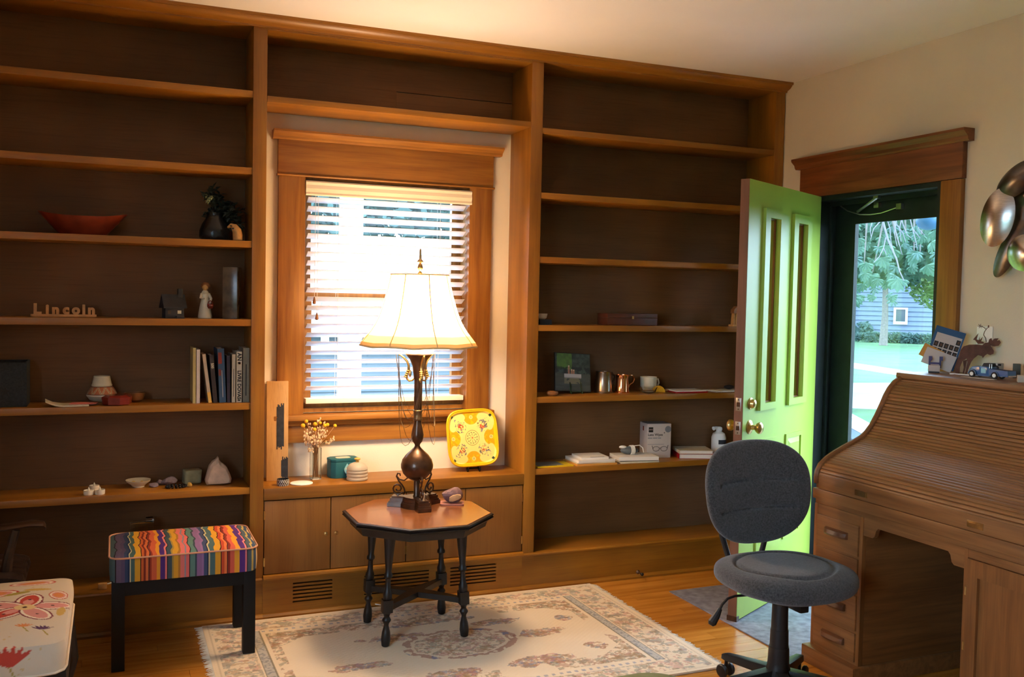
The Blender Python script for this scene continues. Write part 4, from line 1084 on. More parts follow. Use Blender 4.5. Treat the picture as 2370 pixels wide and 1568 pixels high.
# S-shaped roll
S = [(2.052, 0.742), (2.050, 0.765), (2.054, 0.790), (2.068, 0.815), (2.097, 0.838), (2.140, 0.860), (2.186, 0.880), (2.235, 0.899), (2.277, 0.918), (2.306, 0.939), (2.334, 0.970), (2.360, 1.010), (2.389, 1.062), (2.405, 1.094), (2.425, 1.124), (2.448, 1.147), (2.475, 1.163), (2.500, 1.170)]
def samp(ts):
    P_ = [Vector((p[0], 0, p[1])) for p in S]; L = [0]
    for p, q in zip(P_, P_[1:]): L.append(L[-1] + (q - p).length)
    out = []
    for t_ in ts:
        s = t_ * L[-1]
        for i in range(len(L) - 1):
            if L[i] <= s + 1e-9 and s <= L[i + 1] + 1e-9:
                f_ = (s - L[i]) / (L[i + 1] - L[i])
                tang = lambda j: (P_[min(j + 1, len(P_) - 1)] - P_[max(j - 1, 0)]).normalized()
                out.append((P_[i].lerp(P_[i + 1], f_), tang(i).lerp(tang(i + 1), f_).normalized())); break
    return out, L[-1]
# side walls of the roll, with bead along the curve
for y0, y1, yb in ((DY1 - 0.022, DY1, DY1 - 0.010), (DY0, DY0 + 0.022, DY0 + 0.012)):
    poly = [(DX1, 0.726), (DX1, 1.165), (2.50, 1.172)] + [(p[0] + 0.004, p[1]) for p in S[::-1]] + [(2.056, 0.726)]
    dp('roll_side', MB().prism(poly, y0, y1, 'y'), 'oak_x', bevel=0)
    pts = [(p[0], yb, p[1] + 0.004) for p in S]
    dp('side_bead', MB().tube(pts, 0.0145, 10), 'oak_x', bevel=0, smooth=True)
dp('desk_back', MB().box(DX1 - 0.012, DX1 - 0.002, DY0 + 0.022, DY1 - 0.022, 0.726, 1.165), 'oak_z', bevel=0)
dp('top_board', MB().box(2.474, DX1 + 0.004, DY0 - 0.014, DY1 + 0.012, 1.172, 1.197), 'oak_y', bevel=0.006)
dp('top_moulding', MB().box(2.490, DX1, DY0 - 0.004, DY1 + 0.002, 1.158, 1.173), 'oak_y', bevel=0.004)
# handle rail at the foot of the tambour, with two sunk finger pulls
rail = dp('roll_rail', MB().box(2.044, 2.062, DY0 + 0.024, DY1 - 0.024, 0.727, 0.784), 'oak_y', bevel=0.003)
for yc in (-1.517, -2.046):
    dp('finger_pull', MB().box(2.0415, 2.0445, yc - 0.032, yc + 0.032, 0.740, 0.762).box(2.0405, 2.0425, yc - 0.026, yc + 0.026, 0.745, 0.757), 'brass', rail, bevel=0.0005)
NS = 40
(sm_, Ls) = samp([0.052 + 0.948 * (k + 0.5) / NS for k in range(NS)])
sl = Ls * 0.948 / NS
ylen = (DY1 - 0.024) - (DY0 + 0.024)
prof = [(-sl * 0.48, -0.007), (-sl * 0.48, 0.001), (-sl * 0.36, 0.0042), (-sl * 0.12, 0.0052), (sl * 0.12, 0.0052), (sl * 0.36, 0.0042), (sl * 0.48, 0.001), (sl * 0.48, -0.007)]
slat_me = mesh_of('tambour_slat', MB().prism(prof, -ylen / 2, ylen / 2, 'y'), 'oak_y', smooth=True, angle=30)
for p, tg in sm_:
    ang = math.atan2(tg.z, tg.x)
    link('tambour_slat', slat_me, dk, (p.x - 2.42, (DY0 + DY1) / 2 + 1.79, p.z), (0, -ang, 0))

# ================================================================== metal sculpture on the right wall
qs = onX(2322, 505, 2.79)
sc_ = thing('wall_sculpture', 'polished metal leaf sculpture hanging on the right wall', 'sculpture', (2.81, qs.y, qs.z))
def disc(y0, z0, ry, rz, rot, x0, dish, name='metal_petal', mat='steel', tiltz=0.0):
    def fnd(a, b):
        th_ = 2 * PI * a; r_ = b
        p = Vector((-dish * (1 - r_ * r_), ry * r_ * math.cos(th_), rz * r_ * math.sin(th_)))
        p = Matrix.Rotation(R(rot), 3, 'X') @ p; p = Matrix.Rotation(R(tiltz), 3, 'Z') @ p
        return (x0 + p.x, y0 + p.y, z0 + p.z)
    m = MB().grid(fnd, 40, 10, wrapu=True)
    n0 = len(m.v); m.v += [(v[0] + 0.003, v[1], v[2]) for v in m.v[:n0]]; m.f += [tuple(i + n0 for i in f[::-1]) for f in m.f]
    part(name, m, mat, sc_, smooth=True)
MT['dksteel'] = pmat('darkened steel', (0.16, 0.14, 0.13), 0.3, metal=1.0, var=0.3, vscale=20)
disc(0.0, 0.0, 0.070, 0.122, 10, -0.055, 0.02, tiltz=12)
disc(-0.075, 0.150, 0.110, 0.058, -32, -0.04, 0.03, mat='dksteel')
disc(-0.10, 0.005, 0.10, 0.115, 0, -0.015, -0.012, mat='dksteel')
disc(-0.13, -0.150, 0.085, 0.075, 10, -0.045, 0.025)
disc(-0.035, -0.130, 0.045, 0.130, 28, -0.022, 0.012, mat='dksteel')
disc(-0.22, 0.02, 0.075, 0.125, -12, -0.055, 0.02)
disc(-0.20, 0.16, 0.07, 0.06, 30, -0.03, 0.02)
part('mount', MB().box(-0.02, 0.0205, -0.14, -0.06, -0.04, 0.04), 'dksteel', sc_)
# ================================================================== small things
LT = [z + SH + 0.0004 for z in L_Z]      # shelf tops, left bay, bottom to top
RT = [z + SH + 0.0004 for z in R_Z]
CT, TT, DT = 0.5974, TZ + 0.0004, 1.1974
def X(u, y): return onY(u, 800, y).x          # room x of a photo column on a depth
def Hpx(v0, v1, u, y): return onY(u, v0, y).z - onY(u, v1, y).z
def pl(name, col, rough=0.5, **k):
    MT[name] = pmat(name, col, rough, **k); return name
pl('redbowl', (0.20, 0.028, 0.012), 0.35, var=0.4, vscale=12); pl('blackglaze', (0.010, 0.011, 0.014), 0.25); pl('tan', C(190, 140, 80), 0.6, var=0.2, vscale=40)
pl('ltwood', (0.58, 0.30, 0.12), 0.6, var=0.2, vscale=30); pl('slate', (0.020, 0.021, 0.026), 0.6, var=0.4, vscale=40); pl('brownglaze', (0.10, 0.07, 0.045), 0.2, var=0.5, vscale=22)
pl('creamglaze', C(206, 196, 170), 0.45, var=0.08, vscale=30); pl('navybin', (0.022, 0.027, 0.034), 0.85, var=0.3, vscale=120, bump=0.3, bscale=300)
pl('pinkpaper', C(224, 130, 118), 0.7); pl('redlac', (0.19, 0.022, 0.014), 0.15, var=0.2, vscale=20); pl('bowlwood', (0.22, 0.085, 0.026), 0.4, var=0.3, vscale=30)
pl('wax', C(236, 226, 206), 0.5); pl('amethyst', C(136, 116, 120), 0.5, var=0.3, vscale=50); pl('quartz', C(206, 176, 150), 0.5, var=0.15, vscale=30); pl('greenstone', C(140, 136, 104), 0.5, var=0.2, vscale=30)
pl('hematite', (0.012, 0.011, 0.013), 0.08); pl('yellowstone', C(206, 164, 80), 0.5); pl('teal', C(26, 92, 100), 0.6, var=0.1, vscale=30); pl('darkline', (0.02, 0.02, 0.022), 0.6)
pl('ink', (0.012, 0.011, 0.012), 0.6); pl('greyprint', C(150, 148, 150), 0.6)
MT['clear'] = pmat('clear glass', (0.95, 0.98, 0.96), 0.02, trans=1.0, ior=1.45)
MT['frosted'] = pmat('frosted glass', C(226, 212, 190), 0.35, trans=0.45, ior=1.3)
MT['copper'] = pmat('polished copper', (0.72, 0.30, 0.14), 0.16, metal=1.0); MT['pewter'] = pmat('dull pewter', (0.32, 0.24, 0.18), 0.28, metal=1.0)

# ---- left bay, shelf with the red bowl
def boat(a, b):
    th = 2 * PI * a; c, s = math.cos(th), math.sin(th)
    if b <= 0.5: k = b / 0.5; inn = 0
    else: k = 1 - (b - 0.5) / 0.5; inn = 1
    hx, hy = 0.090 + 0.088 * k, 0.045 + 0.048 * k
    if inn: hx, hy = hx * 0.94, hy * 0.90
    z = (0.078 + 0.020 * abs(c) ** 3) * k + (0.008 * (1 - k) if inn else 0)
    e_ = 1.5; return (hx * abs(c) ** (2 / 1.7) * (1 if c > 0 else -1), hy * abs(s) ** (2 / 2.0) * (1 if s > 0 else -1), z)
m = MB().grid(boat, 48, 24, wrapu=True); m.f.append(tuple(range(47, -1, -1))); m.f.append(tuple(24 * 48 + k for k in range(48)))
solo('wooden_bowl', 'boat shaped red stained wooden bowl alone on the upper left shelf', 'bowl', m, 'redbowl', (X(192, 0.12), 0.12, LT[3]), smooth=True)
# ---- vase with dark leaves
vx = X(495, 0.13)
t = thing('leaf_vase', 'black bulbous vase with dark leafy sprays beside the left bookcase stile', 'vase', (vx, 0.13, LT[3]))
part('vase', MB().lathe([(0.060, 0), (0.067, 0.018), (0.066, 0.045), (0.055, 0.075), (0.040, 0.098), (0.034, 0.115), (0.037, 0.126), (0.032, 0.126), (0.030, 0.10), (0, 0.098)], 28), 'blackglaze', t, smooth=True)
rn = random.Random(8); m = MB(); st_ = MB()
MT['dkleaf'] = pmat('dark leaf', (0.02, 0.034, 0.024), 0.5, var=0.5, vscale=60); MT['paleflower'] = pmat('pale green petals', C(170, 180, 130), 0.7)
def leaf(mb, p, d, L, w_, up=Vector((0, 0, 1))):
    d = d.normalized(); s = d.cross(up)
    if s.length < 1e-3: s = Vector((1, 0, 0))
    s.normalize(); n_ = s.cross(d)
    mb.add([p, p + d * L * 0.35 + s * w_ + n_ * 0.003, p + d * L + n_ * -0.004, p + d * L * 0.35 - s * w_ + n_ * 0.003, p + d * L * 0.5 + n_ * 0.006], [(0, 1, 4), (1, 2, 4), (2, 3, 4), (3, 0, 4)])
for k in range(26):
    ax, az = rn.uniform(-0.055, 0.125), rn.uniform(0.10, 0.235)
    if ax > 0.06: az = rn.uniform(0.04, 0.17)
    tip = Vector((ax, rn.uniform(-0.07, 0.06), az)); b0 = Vector((rn.uniform(-0.015, 0.015), 0, 0.11))
    st_.tube([b0, b0.lerp(tip, 0.5) + Vector((0, 0, 0.03)), tip], 0.0012, 4)
    for j in range(11):
        f_ = 0.35 + 0.65 * j / 10; p = b0.lerp(tip, f_) + Vector((0, 0, 0.10 * f_ * (1 - f_)))
        leaf(m, p, Vector((rn.uniform(-1, 1), rn.uniform(-1, 0.6), rn.uniform(-0.5, 1))), rn.uniform(0.022, 0.04), rn.uniform(0.009, 0.014))
part('stems', st_, 'dkleaf', t, kind='stuff'); part('foliage', m, 'dkleaf', t, kind='stuff')
for px_, py_, pz_ in ((-0.045, -0.05, 0.195), (-0.030, -0.055, 0.180), (-0.022, -0.06, 0.188), (-0.036, -0.05, 0.170)):
    m = MB()
    for k in range(5): leaf(m, Vector((px_, py_, pz_)), Vector((math.cos(k * 1.26), -0.4, math.sin(k * 1.26))), 0.012, 0.006)
    part('flower', m, 'paleflower', t)
q0 = onY(545, 560, 0.02); pts = [Vector((0.010, 0, 0.002)), Vector((0.010, 0, 0.024)), Vector((0.006, 0, 0.044)), Vector((-0.006, 0, 0.060)), Vector((-0.020, 0, 0.066)), Vector((-0.034, 0, 0.056))]
m = MB().tube(pts, [0.021, 0.022, 0.020, 0.016, 0.010, 0.004], 14)
t = thing('hook_figurine', 'small tan curved figurine with dark spots in front of the leafy vase', 'figurine', (X(543, 0.035), 0.035, LT[3]))
part('body', m, 'tan', t, smooth=True)
part('spots', MB().ball((-0.012, -0.014, 0.052), (0.006, 0.003, 0.004), 8, 6).ball((-0.020, -0.010, 0.064), (0.006, 0.003, 0.003), 8, 6), 'ink', t, smooth=True)

# ---- shelf with LINCOLN sign, house, figurine, slab vase
t = thing('name_sign', 'cut out wooden letters forming a name on the left shelf', 'sign', (X(148, 0.15), 0.15, LT[2]))
part('base', MB().box(-0.128, 0.128, -0.010, 0.010, 0.0, 0.010), 'ltwood', t, bevel=0.001)
xs = [-0.103, -0.064, -0.032, 0.008, 0.047, 0.078, 0.108]
for ch, x_ in zip('LıncoIn', xs):
    pass
for ch, x_, sz in zip(('L', 'i', 'n', 'c', 'o', 'l', 'n'), xs, (0.060, 0.056, 0.056, 0.056, 0.056, 0.056, 0.056)):
    mm = MB().text(ch, sz, Matrix.Rotation(R(90), 4, 'X'), depth=0.008, bold=0.003)
    zmin = min(v[2] for v in mm.v); mm.v = [(v[0] + x_, v[1], v[2] - zmin + 0.009) for v in mm.v]
    part('letter', mm, 'ltwood', t)
t = thing('model_house', 'tiny dark model house with chimney on the left shelf', 'figurine', (X(400, 0.10), 0.10, LT[2]), R(12))
part('walls', MB().box(-0.040, 0.040, -0.028, 0.028, 0, 0.050), 'slate', t, bevel=0.001)
part('roof', MB().prism([(-0.040, 0.044), (-0.040, 0.050), (0.0, 0.105), (0.040, 0.050), (0.040, 0.044)], -0.050, 0.050, 'x'), 'slate', t)
part('chimney', MB().box(0.020, 0.040, -0.010, 0.010, 0.070, 0.130), 'slate', t, bevel=0.001)
part('window', MB().box(-0.030, -0.018, -0.0295, -0.028, 0.018, 0.034), 'brownglaze', t); part('window', MB().box(0.012, 0.028, -0.0295, -0.028, 0.020, 0.034), 'creamglaze', t)
part('porch', MB().box(0.004, 0.036, -0.048, -0.028, 0.0, 0.010), 'slate', t)
t = thing('girl_figurine', 'small cream robed figurine holding a basket, between house and slab vase', 'figurine', (X(474, 0.13), 0.13, LT[2]))
part('robe', MB().lathe([(0.030, 0), (0.031, 0.008), (0.024, 0.05), (0.016, 0.09), (0.019, 0.108), (0.012, 0.122), (0.006, 0.128)], 20), 'creamglaze', t, smooth=True)
part('head', MB().ball((0, -0.002, 0.140), (0.015, 0.015, 0.017), 14, 10), 'tan', t, smooth=True)
part('hair', MB().ball((0.002, 0.004, 0.146), (0.022, 0.019, 0.017), 14, 10), 'bowlwood', t, smooth=True)
part('arm', MB().tube([(0.014, -0.006, 0.110), (0.024, -0.016, 0.088), (0.018, -0.026, 0.068)], [0.007, 0.006, 0.004], 8).tube([(-0.014, -0.006, 0.110), (-0.020, -0.014, 0.092), (-0.006, -0.026, 0.088)], [0.007, 0.006, 0.004], 8), 'creamglaze', t, smooth=True)
part('basket', MB().lathe([(0.009, 0), (0.014, 0.010), (0.013, 0.018), (0.010, 0.020)], 14, c=(0.020, -0.028, 0.044)).tube([(0.008, -0.028, 0.06), (0.012, -0.028, 0.074), (0.020, -0.028, 0.08), (0.028, -0.028, 0.074), (0.032, -0.028, 0.06)], 0.002, 6), 'redlac', t, smooth=True)
q_ = X(537, 0.07)
t = thing('slab_vase', 'tall rectangular brown glazed slab vase next to the stile', 'vase', (q_, 0.09, LT[2]), R(-22))
part('body', MB().cells(-0.034, 0.034, 0, 0.232, [], -0.030, 0.030), 'brownglaze', t, bevel=0.004)
part('mouth', MB().box(-0.026, 0.026, -0.022, 0.022, 0.2315, 0.2328), 'ink', t)

# ---- shelf with bin, pottery and books
q0, q1 = X(62, 0.06), X(-6, 0.06)
bz = Hpx(850, 943, 30, 0.05)
t = thing('storage_bin', 'dark fabric cube bin with a star cut-out at the left edge', 'bin', ((q0 - 0.10), 0.14, LT[1]))
part('walls', MB().cells(-0.10, 0.10, 0, 0.185, [], -0.090, -0.084).cells(-0.10, 0.10, 0, 0.185, [], 0.084, 0.09).box(-0.10, -0.094, -0.084, 0.084, 0, 0.185).box(0.094, 0.10, -0.084, 0.084, 0, 0.185).box(-0.094, 0.094, -0.084, 0.084, 0, 0.004), 'navybin', t)
star = [(0.022 * (1 if k % 2 == 0 else 0.4) * math.sin(k * PI / 5), 0.075 + 0.022 * (1 if k % 2 == 0 else 0.4) * math.cos(k * PI / 5)) for k in range(10)]
part('star', MB().prism([(p[0] + 0.022, p[1] - 0.01) for p in star], -0.0915, -0.0895, 'y'), 'ink', t)
def sheet(name, label, cat, mat, w_, d_, h_, loc, rz, curl=0.0):
    N = 12
    def f(a, b):
        x_, y_ = (a - 0.5) * w_, (b - 0.5) * d_
        return (x_, y_, h_ + curl * max(0, -(a - 0.45)) ** 2 * 8)
    m = MB().grid(f, N, 4); n0 = len(m.v); m.v += [(v[0], v[1], max(0.0, v[2] - h_)) for v in m.v[:n0]]; m.f += [tuple(i + n0 for i in f_[::-1]) for f_ in m.f]
    k = N + 1
    per = [i for i in range(k)] + [k * j + N for j in range(1, 5)] + [4 * k + i for i in range(N - 1, -1, -1)] + [k * j for j in range(3, 0, -1)]
    for a, b in zip(per, per[1:] + per[:1]): m.f.append((a, b, b + n0, a + n0))
    return solo(name, label, cat, m, mat, loc, (0, 0, rz), smooth=False)
sheet('paper_envelope', 'curled cream paper envelope lying on the left shelf', 'envelope', 'creamglaze', 0.165, 0.10, 0.006, (X(155, 0.065), 0.062, LT[1]), R(4), curl=0.013)
sheet('pink_card', 'pink paper card lying on the curled envelope', 'card', 'pinkpaper', 0.105, 0.070, 0.002, (X(194, 0.07), 0.075, LT[1] + 0.0064), R(-8))
t = thing('pottery_vase', 'round clay pot with cream neck and red patterned shoulder', 'pot', (X(236, 0.18), 0.182, LT[1]))
part('foot_bowl', MB().lathe([(0.030, 0), (0.050, 0.010), (0.063, 0.028), (0.0625, 0.034)], 32), 'creamglaze', t, smooth=True)
MT['potband'] = vcol('painted pottery band', 0.5)
bd = part('painted_band', MB().grid(lambda a, b: ((0.0625 - 0.021 * b ** 1.4) * math.cos(2 * PI * a), (0.0625 - 0.021 * b ** 1.4) * math.sin(2 * PI * a), 0.034 + 0.036 * b), 160, 20, wrapu=True), 'potband', t, smooth=True)
def potfn(co):
    a = np.arctan2(co[:, 1], co[:, 0]); z = (co[:, 2] - 0.034) / 0.036
    col = np.tile(np.array(C(176, 104, 66)), (len(a), 1))
    zz = np.abs(((a * 5 / PI) % 1.0) - 0.5) * 2
    col = mixc(col, C(214, 190, 150), (np.abs(z - zz) < 0.22) * 0.9); col = mixc(col, C(60, 36, 36), (np.abs(z - zz) < 0.07) * 0.9)
    return mixc(col, C(90, 52, 44), ((z < 0.08) | (z > 0.93)) * 1.0)
paint(bd, potfn)
part('neck', MB().lathe([(0.042, 0.070), (0.0425, 0.076), (0.040, 0.080), (0.034, 0.110), (0.0335, 0.114), (0.029, 0.112), (0.034, 0.078)], 32, cap=False), 'creamglaze', t, smooth=True)
t = thing('lacquer_box', 'shiny red octagonal lacquer box before the clay pot', 'box', (X(271, 0.06), 0.062, LT[1]), R(10))
part('box', MB().lathe([(0.052, 0), (0.060, 0.004), (0.060, 0.022)], 8), 'redlac', t); part('lid', MB().lathe([(0.062, 0.0225), (0.062, 0.034), (0.045, 0.042), (0, 0.042)], 8), 'redlac', t)
solo('turned_bowl', 'small turned wooden bowl right of the red lacquer box', 'bowl', MB().lathe([(0.022, 0), (0.036, 0.010), (0.044, 0.034), (0.045, 0.042), (0.041, 0.042), (0.033, 0.014), (0, 0.009)], 28), 'bowlwood', (X(312, 0.15), 0.155, LT[1]), smooth=True)
# books: (photo left, right at spine foot, top row, colour, lean, label, spine writing)
BK = [(449, 456.5, 811, C(176, 160, 104), 0, 'thin gold and white hardback, leftmost of the upright books', None),
      (457.5, 466, 815, C(196, 184, 176), 0, 'plain off-white paperback second from left among the upright books', None),
      (486, 494, 825, C(176, 158, 140), -7.5, 'grey paperback with orange foot leaning left in the row', 'stripe'),
      (497, 507, 828, C(52, 42, 40), -5.0, 'dark book with 500 on its spine leaning left', '500'),
      (511, 527, 813, C(44, 70, 100), -2.5, 'thick glossy blue book in the middle of the row', 'blue'),
      (529, 537, 829, C(44, 38, 56), -1, 'slim dark purple book right of the blue book', None),
      (539.5, 548, 826, C(176, 168, 152), 0, 'slim pale grey paperback with black spine line', 'line'),
      (550, 563, 820, C(206, 194, 170), 0, 'cream book with large black letters up its spine', 'big'),
      (565, 580, 811, C(130, 126, 110), 0, 'tall grey green hardback touching the wooden stile', 'line')]
BY = 0.035
for k, (u0, u1, v, c, lean, lb, deco) in enumerate(BK):
    x0, x1 = X(u0, BY) - 0.004, X(u1, BY) - 0.004; h = onY((u0 + u1) / 2, v, BY).z - LT[1] + 0.010; wv = max(0.010, x1 - x0 - 0.001)
    h = min(h, 0.275)
    t = thing('book', lb, 'book', (x0, BY, LT[1]), 0, 'books standing on the left shelf')
    Ml = Matrix.Rotation(R(lean), 4, 'Y')
    d_ = 0.165
    mt = pl('cover%d' % k, c, 0.4, var=0.06, vscale=40)
    part('cover', MB().box(0, wv, 0, 0.003, 0, h, Ml).box(0, 0.0016, 0.003, d_, 0, h, Ml).box(wv - 0.0016, wv, 0.003, d_, 0, h, Ml), mt, t)
    part('pages', MB().box(0.0016, wv - 0.0016, 0.003, d_ - 0.004, 0.003, h - 0.003, Ml), 'paper', t)
    Sp = Ml @ Matrix.Translation((wv / 2, -0.0004, h / 2)) @ Matrix.Rotation(R(90), 4, 'X') @ Matrix.Rotation(R(-90), 4, 'Z')
    if deco == '500': part('spine_title', MB().text('500', 0.016, Sp @ Matrix.Translation((-h * 0.28, 0, 0)), 0.0002, bold=0.0004), 'creamglaze', t)
    if deco == 'stripe': part('spine_foot', MB().box(0.0, wv, -0.0006, 0.0, 0.0, h * 0.22, Ml), 'yellowstone', t)
    if deco == 'blue':
        part('spine_picture', MB().box(0.002, wv * 0.6, -0.0005, 0, h * 0.72, h * 0.93, Ml).box(0.002, wv * 0.4, -0.0005, 0, h * 0.5, h * 0.62, Ml), 'redbowl', t); part('spine_title', MB().box(wv * 0.5, wv * 0.6, -0.0005, 0, h * 0.1, h * 0.6, Ml), 'greyprint', t)
    if deco == 'line': part('spine_title', MB().box(wv * 0.42, wv * 0.58, -0.0005, 0, h * 0.12, h * 0.70, Ml), 'slate', t)
    if deco == 'big':
        part('spine_title', MB().text('AN', 0.0250, Sp @ Matrix.Translation((-h * 0.40, 0, 0)), 0.0002, bold=0.0008).text('LIVRE DOVAS', 0.0215, Sp @ Matrix.Translation((h * 0.155, 0, 0)), 0.0002, bold=0.0008), 'ink', t); part('publisher_mark', MB().box(wv * 0.25, wv * 0.75, -0.0006, 0, h * 0.03, h * 0.055, Ml), 'ink', t)
        part('spine_emblem', MB().lathe([(0.006, -0.0006), (0.006, 0)], 12, M=Ml @ Matrix.Translation((wv / 2, 0, h * 0.775)) @ Matrix.Rotation(R(90), 4, 'X')), 'pinkpaper', t)

# ---- shelf with stones
for u, v, lb in ((205.5, 1146, 'white tealight candle, left one of the three'), (231.5, 1145, 'white tealight candle, right one of the three'), (218.5, 1139, 'white tealight candle standing behind the other two')):
    p = onZ(u, v, LT[0]); y_ = min(max(p.y, 0.045), 0.10) + (0.045 if v < 1140 else 0)
    t = thing('tealight', lb, 'candle', (X(u, y_), y_, LT[0]), 0, 'tealights on the left shelf')
    part('cup', MB().lathe([(0.0195, 0), (0.0205, 0.004), (0.0205, 0.020), (0.0185, 0.020), (0.018, 0.017), (0, 0.0165)], 24), 'wax', t, smooth=True)
    part('flame_tip', MB().lathe([(0.003, 0.0165), (0.0045, 0.021), (0.003, 0.028), (0, 0.034)], 10), 'wax', t, smooth=True)
t = thing('shell_dish', 'small glazed footed dish on the stone shelf', 'dish', (X(321, 0.165), 0.165, LT[0]))
part('dish', MB().lathe([(0.026, 0), (0.026, 0.004), (0.034, 0.012), (0.050, 0.024), (0.053, 0.031), (0.048, 0.030), (0.03, 0.014), (0, 0.011)], 28), 'creamglaze', t, smooth=True)
part('trinkets', MB().ball((0.015, -0.01, 0.020), (0.008, 0.006, 0.008), 8, 6).ball((-0.02, 0.005, 0.020), (0.009, 0.007, 0.006), 8, 6), 'yellowstone', t, smooth=True)
def stone(label, mat, u, v, y_, r, seed, cuts=9, z=None, name='stone', rz=0, cat='stone'):
    z0 = LT[0] if z is None else z
    m = rock(MB(), (0, 0, r[2] * 0.80), r, seed, cuts); zz = min(p[2] for p in m.v); m.v = [(p[0], p[1], p[2] - zz) for p in m.v]
    return solo(name, label, cat, m, mat, (X(u, y_), y_, z0), (0, 0, rz), smooth=True, angle=18)
stone('tiny purple grey stone chip right of the glazed dish', 'amethyst', 357, 0, 0.13, (0.022, 0.015, 0.012), 3)
stone('flat mauve amethyst stone in the middle of the stone shelf', 'amethyst', 393, 0, 0.17, (0.036, 0.026, 0.021), 4)
stone('mauve grey pebble touching the flat amethyst stone', 'amethyst', 372, 0, 0.185, (0.018, 0.015, 0.014), 14)
stone('small yellow pebble right of the black bracelet', 'yellowstone', 441, 0, 0.095, (0.0125, 0.011, 0.013), 5)
solo('stone', 'greenish grey square stone near the pale crystal', 'stone', MB().prism(rounded(0.076, 0.062, 0.012, 3), 0.0, 0.062, 'z', Matrix(((1, 0, 0.06, 0), (0, 1, 0, 0), (0, 0, 1, 0), (0, 0, 0, 1)))), 'greenstone', (X(445, 0.185), 0.185, LT[0]), (0, 0, R(12)), bevel=0.014, seg=4)
t = thing('bead_bracelet', 'bracelet of shiny black beads lying on the stone shelf', 'bracelet', (X(409, 0.09), 0.09, LT[0]))
for k in range(16):
    a = 2 * PI * k / 16; part('bead', MB().ball((0.040 * math.cos(a), 0.022 * math.sin(a), 0.0068), 0.0068, 10, 8), 'hematite', t, smooth=True)
prof = [(-0.052, 0.0), (-0.058, 0.018), (-0.050, 0.050), (-0.040, 0.085), (-0.026, 0.104), (-0.012, 0.112), (-0.001, 0.126), (0.002, 0.112), (0.012, 0.098), (0.024, 0.090), (0.036, 0.078), (0.050, 0.048), (0.058, 0.026), (0.053, 0.006), (0.040, 0.0), (0.0, 0.0)]
m = MB(); n = len(prof)
v = [(x_, -0.020 - 0.006 * math.sin(i * 2.1), z_) for i, (x_, z_) in enumerate(prof)] + [(x_ * 0.82, -0.036, 0.006 + z_ * 0.78) for x_, z_ in prof] + [(x_, 0.022, z_) for x_, z_ in prof]
f = [tuple(range(n, 2 * n)), tuple(range(3 * n - 1, 2 * n - 1, -1))] + [(i, (i + 1) % n, n + (i + 1) % n, n + i) for i in range(n)] + [(2 * n + i, 2 * n + (i + 1) % n, (i + 1) % n, i) for i in range(n)]
solo('quartz_crystal', 'large pale pink quartz rock with pointed top beside the stile', 'stone', m.add(v, f), 'quartz', (X(507, 0.13), 0.13, LT[0]), bevel=0.003)
# ---- below: clear glass, plug
p = onY(330, 1198, 0.14)
t = thing('crystal_holder', 'clear cut glass candle holder on the bottom shelf behind the stool', 'candle holder', (p.x, 0.14, 0.1885))
part('stand', MB().lathe([(0.040, 0), (0.042, 0.006), (0.014, 0.020), (0.012, 0.10), (0.030, 0.135)], 12), 'clear', t)
part('block', MB().box(-0.052, 0.045, -0.03, 0.03, 0.136, p.z - 0.1885 - 0.02).box(0.012, 0.048, -0.025, 0.025, p.z - 0.1885 - 0.02, p.z - 0.1885), 'clear', t, bevel=0.004)
p = onY(238, 1335, 0.05)
t = thing('wall_plug', 'beige plug with short cord on the bottom shelf beside the stool', 'plug', (X(238, 0.06), 0.06, 0.1885))
part('body', MB().box(-0.018, 0.018, -0.012, 0.012, 0, 0.026), 'tan', t, bevel=0.004); part('cord', MB().tube([(0.020, 0, 0.020), (0.045, 0.0, 0.026), (0.075, 0.005, 0.012), (0.12, 0.01, 0.004)], 0.003, 6), 'white', t, smooth=True)

# ================================================================== niche counter
t = thing('painted_plank', 'tall wooden plank painted with two grey strokes leaning in the niche corner', 'plank', (X(645, 0.16), 0.165, CT), R(-6))
MT['plankwood'] = wood('pale plank', (0.50, 0.27, 0.09), (0.62, 0.36, 0.13), 'z', 0.5, 0.6, blotch=0.1)
Mp = Matrix.Rotation(R(-6), 4, 'X')
part('board', MB().box(-0.050, 0.050, 0.0, 0.032, 0, 0.470, Mp), 'plankwood', t, bevel=0.002)
def stroke(x0, x1, z0, z1, sd):
    rr_ = random.Random(sd); m = MB(); N = 24
    for k in range(7):
        xa = x0 + (x1 - x0) * k / 7; xb = x0 + (x1 - x0) * (k + 1) / 7 + 0.0004
        m.box(xa, xb, -0.0010, -0.0001, z0 + rr_.uniform(0, 0.02), z1 - rr_.uniform(0, 0.02), Mp)
    return m
part('paint_stroke', stroke(-0.004, 0.030, 0.145, 0.365, 1), 'slate', t); part('paint_stroke', stroke(0.018, 0.049, 0.0, 0.115, 2), 'slate', t)
t = thing('napkin_ring', 'black and white beaded ring at the left of the counter', 'ring', (X(658, 0.055), 0.055, CT))
MT['beads'] = vcol('black white beadwork', 0.3)
m = MB().grid(lambda a, b: ((0.0265 + 0.002 * math.sin(PI * b)) * math.cos(2 * PI * a), (0.0265 + 0.002 * math.sin(PI * b)) * math.sin(2 * PI * a), 0.030 * b), 96, 18, wrapu=True)
o = part('band', m, 'beads', t, smooth=True); paint(o, lambda co: np.where((((np.floor(np.arctan2(co[:, 1], co[:, 0]) * 9) + np.floor(co[:, 2] / 0.0055)) % 3) == 0)[:, None], np.array(C(230, 222, 206))[None], np.array((0.015, 0.014, 0.014))[None]))
part('lining', MB().grid(lambda a, b: (0.0255 * math.cos(2 * PI * a), 0.0255 * math.sin(2 * PI * a), 0.0005 + 0.029 * b), 48, 2, wrapu=True), 'ink', t)
